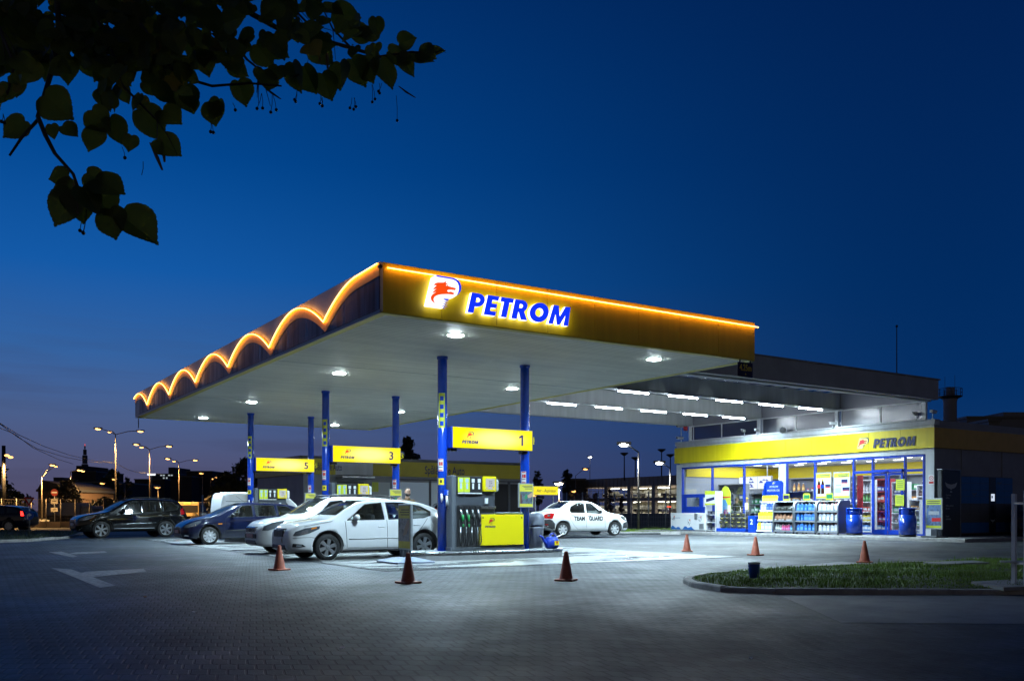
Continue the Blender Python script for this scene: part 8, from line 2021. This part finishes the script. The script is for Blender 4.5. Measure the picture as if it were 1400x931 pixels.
for i, (px_, top, wd_) in enumerate(((789, 668, 12), (801, 664, 14), (815, 674, 11), (834, 668, 14), (850, 678, 12))): far_tree(('first', 'second', 'third', 'fourth', 'fifth')[i] + ' small russet tree from the left before the parking hall', px_, top, 700, wd_, 90, M_tl3, 420, 'round', .14, group='russet trees before the parking hall')
# ---------------------------------------------------------------- linden bough hanging into the upper left corner
rl_ = random.Random(11)
right = Vector((cc, -ss, 0)); upv = Vector((0, 0, 1)); fwd_ = Vector((ss, cc, 0))
M_ll = mat('linden_leaf', (.060, .078, .016), .5, noise=(6, .35)); M_ly = mat('linden_leaf_yellowing', (.17, .13, .02), .5, noise=(6, .3)); M_lb = mat('linden_bract', (.16, .10, .045), .6); M_lbark = mat('linden_bark', (.035, .028, .022), .85, noise=(14, .35))
tb_ = D(-1500, 700, 2.3)
lt = thing('linden_tree', 'linden tree with dark leafy boughs hanging into the top left corner', 'tree', (tb_.x, tb_.y, 0)); LTO = lt.location
b = MB(LTO); tp = Vector((tb_.x, tb_.y, 0))
b.tube([tp, tp + Vector((.03, .05, 1.4)), tp + Vector((-.05, .1, 3.2)), tp + Vector((.05, .1, 6.0))], .20, 12, r1=.10)
b.tube([tp + Vector((0, .05, 2.2)), D(-700, -80, 2.4), D(-260, -130, 2.5), D(-60, -60, 2.55)], .06, 8, r1=.022)
b.build('trunk', M_lbark, lt)
b = MB(LTO)
def tw(pts, r0, r1):
    P = [D(*p) for p in pts]; b.tube(P, r0, 6, r1=r1); return P
twigs = [tw([(-60, -60, 2.55), (78, -20, 2.5), (80, 45, 2.45), (70, 100, 2.4), (52, 160, 2.35), (62, 185, 2.3), (75, 210, 2.3), (100, 238, 2.28), (108, 260, 2.27)], .009, .0035), tw([(54, 162, 2.35), (30, 188, 2.33), (13, 213, 2.32)], .005, .003),
         tw([(-60, -60, 2.55), (150, -60, 2.6), (300, -12, 2.7), (345, 20, 2.75), (385, 42, 2.8), (430, 52, 2.85), (480, 66, 2.9), (520, 78, 2.92), (560, 72, 2.95), (596, 72, 2.95)], .011, .003), tw([(280, -20, 2.7), (305, 30, 2.68), (320, 60, 2.66), (338, 82, 2.65), (354, 95, 2.64)], .006, .003),
         tw([(150, -60, 2.6), (190, 30, 2.5), (215, 70, 2.5), (245, 105, 2.5), (290, 118, 2.52), (340, 114, 2.55), (385, 118, 2.56)], .007, .0025), tw([(385, -20, 2.9), (397, 8, 2.88), (430, 42, 2.85)], .005, .003), tw([(100, -40, 2.5), (150, 60, 2.45), (170, 120, 2.42), (215, 165, 2.4)], .006, .0025), tw([(-60, -60, 2.55), (0, 40, 2.3), (20, 90, 2.3), (10, 130, 2.3)], .006, .0025), tw([(480, 66, 2.9), (455, 40, 2.9), (440, 10, 2.9)], .004, .002)]
for i_ in range(46):
    P_t = rl_.choice(twigs[2:]); a_ = rl_.choice(P_t); e_ = a_ + right * rl_.uniform(-.03, .07) + upv * rl_.uniform(-.11, .03); b.tube([a_, a_.lerp(e_, .5) + upv * .008, e_], .0018, 4, r1=.0008)
b.build('branch', M_lbark, lt)
# heart-shaped toothed outline, stalk at the origin, tip at (0,1)
half = [(0, .02), (.10, -.045), (.24, -.04), (.37, .06), (.45, .20), (.46, .36), (.42, .50), (.34, .63), (.24, .74), (.13, .84), (.05, .91), (.015, .98)]
toothed = []
for i in range(len(half) - 1):
    a, c = half[i], half[i + 1]; toothed.append(a)
    if i > 1:
        for f in (.33, .66): toothed.append((a[0] + (c[0] - a[0]) * f + .022, a[1] + (c[1] - a[1]) * f + .006)); toothed.append((a[0] + (c[0] - a[0]) * (f + .05), a[1] + (c[1] - a[1]) * (f + .05)))
toothed.append(half[-1])
lv, lf_, lm_ = [], [], []
def leaf(px, py, ang, size_px, d, tilt=None, roll=None, fold=None, mi=0):
    """one leaf: stalk end at the pixel, tip towards the angle (degrees clockwise from straight down)"""
    o = D(px, py, d); s_ = size_px * .9 * d / F
    a = R(ang); ax = (-upv * math.cos(a) + right * math.sin(a)); sd = (right * math.cos(a) + upv * math.sin(a)); nm = fwd_
    t_ = R(rl_.uniform(-35, 35) if tilt is None else tilt); r_ = R(rl_.uniform(-40, 40) if roll is None else roll); fo = rl_.uniform(.05, .35) if fold is None else fold
    ax2 = ax * math.cos(t_) + nm * math.sin(t_); n2 = nm * math.cos(t_) - ax * math.sin(t_)
    sd2 = sd * math.cos(r_) + n2 * math.sin(r_); n3 = n2 * math.cos(r_) - sd * math.sin(r_)
    cv = rl_.uniform(-.25, .35)
    lop = rl_.uniform(.82, 1.18); wob = rl_.uniform(0, 6.28); wa = rl_.uniform(.0, .05); b0 = len(lv)
    mids = [.02 + .96 * i / 9 for i in range(10)]
    def P(x, y): return o + (ax2 * y + sd2 * x + n3 * (-abs(x) * fo - cv * y * y * .5 + .015 * math.sin(7 * y) * abs(x) * 4)) * s_
    for side in (1, -1):
        base = len(lv); pts = [(x * side * (lop if side > 0 else 2 - lop) * (1 + wa * math.sin(11 * y + wob)), y + .04 * math.sin(wob + 5 * y) * abs(x)) for x, y in toothed]
        for x, y in pts: lv.append(tuple(P(x, y) - LTO))
        mid = len(lv); 
        for y in [.02 + .96 * i_ / (len(toothed) - 1) for i_ in range(len(toothed))]: lv.append(tuple(P(0, y) - LTO))
        for i in range(len(pts) - 1):
            lf_.append((base + i, base + i + 1, mid + i + 1, mid + i)); lm_.append(mi)
key = [(100, 262, -30, 62, 2.27, 5, 0, .1), (104, 258, -75, 40, 2.3, 0, 0, .1), (112, 255, 30, 48, 2.25, 10, 40, .3), (120, 258, 45, 62, 2.3, 0, 30, .2), (150, 285, 15, 54, 2.3, 0, 0, .1), (165, 295, 55, 68, 2.32, 10, 35, .4), (108, 262, 8, 52, 2.3, 0, 30, .2), (118, 236, 60, 40, 2.28, 0, 0, .1), (95, 240, -80, 34, 2.3, 0, 10, .1), (130, 245, 60, 55, 2.26, 0, 30, .2),
       (60, 130, 50, 62, 2.35, 0, 0, .1), (50, 85, -35, 40, 2.4, 0, 0, .1), (35, 165, -50, 44, 2.35, 0, 0, .1), (70, 170, 10, 24, 2.35, 0, 0, .1), (85, 172, 55, 30, 2.35, 0, 20, .1), (125, 150, 40, 46, 2.4, 0, 0, .1), (135, 175, -20, 42, 2.4, 0, 0, .05), (150, 160, 20, 46, 2.4), (190, 150, 35, 55, 2.42), (180, 185, -10, 28, 2.4), (215, 190, 55, 46, 2.4, 0, 15, .1), (222, 150, 50, 46, 2.45), (255, 135, 25, 40, 2.5), (290, 140, 10, 40, 2.5, 0, 0, .1), (300, 135, -20, 36, 2.5), (325, 110, 15, 40, 2.55),
       (350, 60, 40, 44, 2.7), (365, 55, 60, 40, 2.75), (360, 95, 10, 44, 2.6), (380, 90, -15, 38, 2.65), (400, 85, 10, 46, 2.7), (415, 90, 25, 44, 2.75), (440, 100, 20, 42, 2.8), (425, 60, 50, 44, 2.8), (465, 85, 5, 46, 2.85), (480, 80, 30, 46, 2.88), (500, 75, 15, 50, 2.9), (520, 80, 25, 50, 2.9), (530, 70, 70, 42, 2.92), (545, 75, 45, 40, 2.92), (560, 75, 85, 40, 2.95), (572, 72, 60, 36, 2.95), (585, 70, 95, 28, 2.95), (480, 45, 100, 40, 2.9), (495, 50, 120, 36, 2.9), (455, 15, 85, 44, 2.9), (440, 8, 60, 40, 2.9), (410, 5, 40, 40, 2.85), (430, 10, 120, 34, 2.85), (465, 35, 70, 40, 2.9), (415, 32, 20, 42, 2.8), (405, 30, -40, 40, 2.8), (440, 45, -30, 40, 2.85), (360, 8, 80, 34, 2.75), (545, 60, 110, 30, 2.93)]
for kk in key: leaf(*kk)
# the crowded inner part
dens = [(-30, -30, 330, 30, 62), (-30, 20, 280, 75, 52), (-30, 60, 60, 110, 14), (60, 60, 240, 110, 30), (-30, 90, 40, 150, 9), (130, 90, 260, 150, 22), (240, 40, 340, 105, 14), (300, -20, 420, 25, 12), (330, 30, 420, 70, 5), (400, 40, 520, 85, 7)]
for (x0, y0, x1, y1, n_) in dens:
    for i in range(int(n_ * 2.1)): leaf(rl_.uniform(x0, x1), rl_.uniform(y0, y1) - 18, rl_.gauss(15, 45), rl_.uniform(17, 42), rl_.uniform(2.25, 2.75), mi=1 if rl_.random() < .07 else 0)
me = bpy.data.meshes.new('foliage'); me.from_pydata(lv, [], lf_); me.materials.append(M_ll); me.materials.append(M_ly); me.polygons.foreach_set('material_index', lm_)
for p_ in me.polygons: p_.use_smooth = True
link('foliage', me, lt)
for m_, c_ in ((M_ll, (.15, .17, .02)), (M_ly, (.22, .17, .02))):   # thin leaves let the sky through
    t_ = m_.node_tree; tl = N(t_, 'ShaderNodeBsdfTranslucent'); tl.inputs[0].default_value = (*c_, 1); mx = N(t_, 'ShaderNodeMixShader'); mx.inputs[0].default_value = .55
    pb_ = t_.nodes['Principled BSDF']; oo = t_.nodes['Material Output']; t_.links.new(pb_.outputs[0], mx.inputs[1]); t_.links.new(tl.outputs[0], mx.inputs[2]); t_.links.new(mx.outputs[0], oo.inputs[0])
# nutlets on thin stalks, papery bracts
for (px, py, n_, ln, d) in ((118, 290, 2, 28, 2.3), (112, 285, 1, 30, 2.3), (168, 205, 1, 12, 2.4), (288, 170, 2, 12, 2.5), (318, 145, 1, 8, 2.55), (356, 132, 2, 16, 2.6), (373, 134, 2, 18, 2.6), (407, 128, 2, 10, 2.7), (440, 136, 3, 8, 2.8), (483, 138, 3, 10, 2.88), (508, 120, 2, 18, 2.9), (520, 118, 2, 10, 2.9), (541, 135, 1, 28, 2.92), (195, 225, 0, 16, 2.4), (4, 160, 2, 6, 2.3)):
    for k in range(max(1, n_)):
        b = MB(LTO); s2 = MB(LTO); a = D(px + rl_.uniform(-2, 2), py - 4, d); e = D(px + rl_.uniform(-5, 5), py + ln + rl_.uniform(-3, 3), d + rl_.uniform(-.02, .02)); s2.tube([a, a.lerp(e, .5) + Vector((.002, 0, 0)), e], .0009, 4)
        st_ = s2.build('fruit_stalk', M_lbark, lt)
        if n_: b.ball(e, .0048, u=8, v=6); b.build('nutlet', M_black, st_)
for (px, py, qx, qy, d) in ((100, 250, 106, 292, 2.27), (205, 195, 222, 233, 2.4), (220, 190, 225, 222, 2.4), (430, 55, 438, 85, 2.8), (445, 60, 448, 95, 2.8), (545, 118, 568, 134, 2.92), (395, 108, 410, 100, 2.7), (160, 70, 165, 108, 2.45), (360, 118, 384, 136, 2.62)):
    b = MB(LTO); a, c = D(px, py, d), D(qx, qy, d); sd = right * .0055
    P = [a - sd * .4, a + sd * .4, a.lerp(c, .5) + sd + fwd_ * .006, c + sd * .5, c - sd * .5, a.lerp(c, .5) - sd + fwd_ * .006]; b.poly(P); b.build('bract', M_lb, lt, recalc=False)
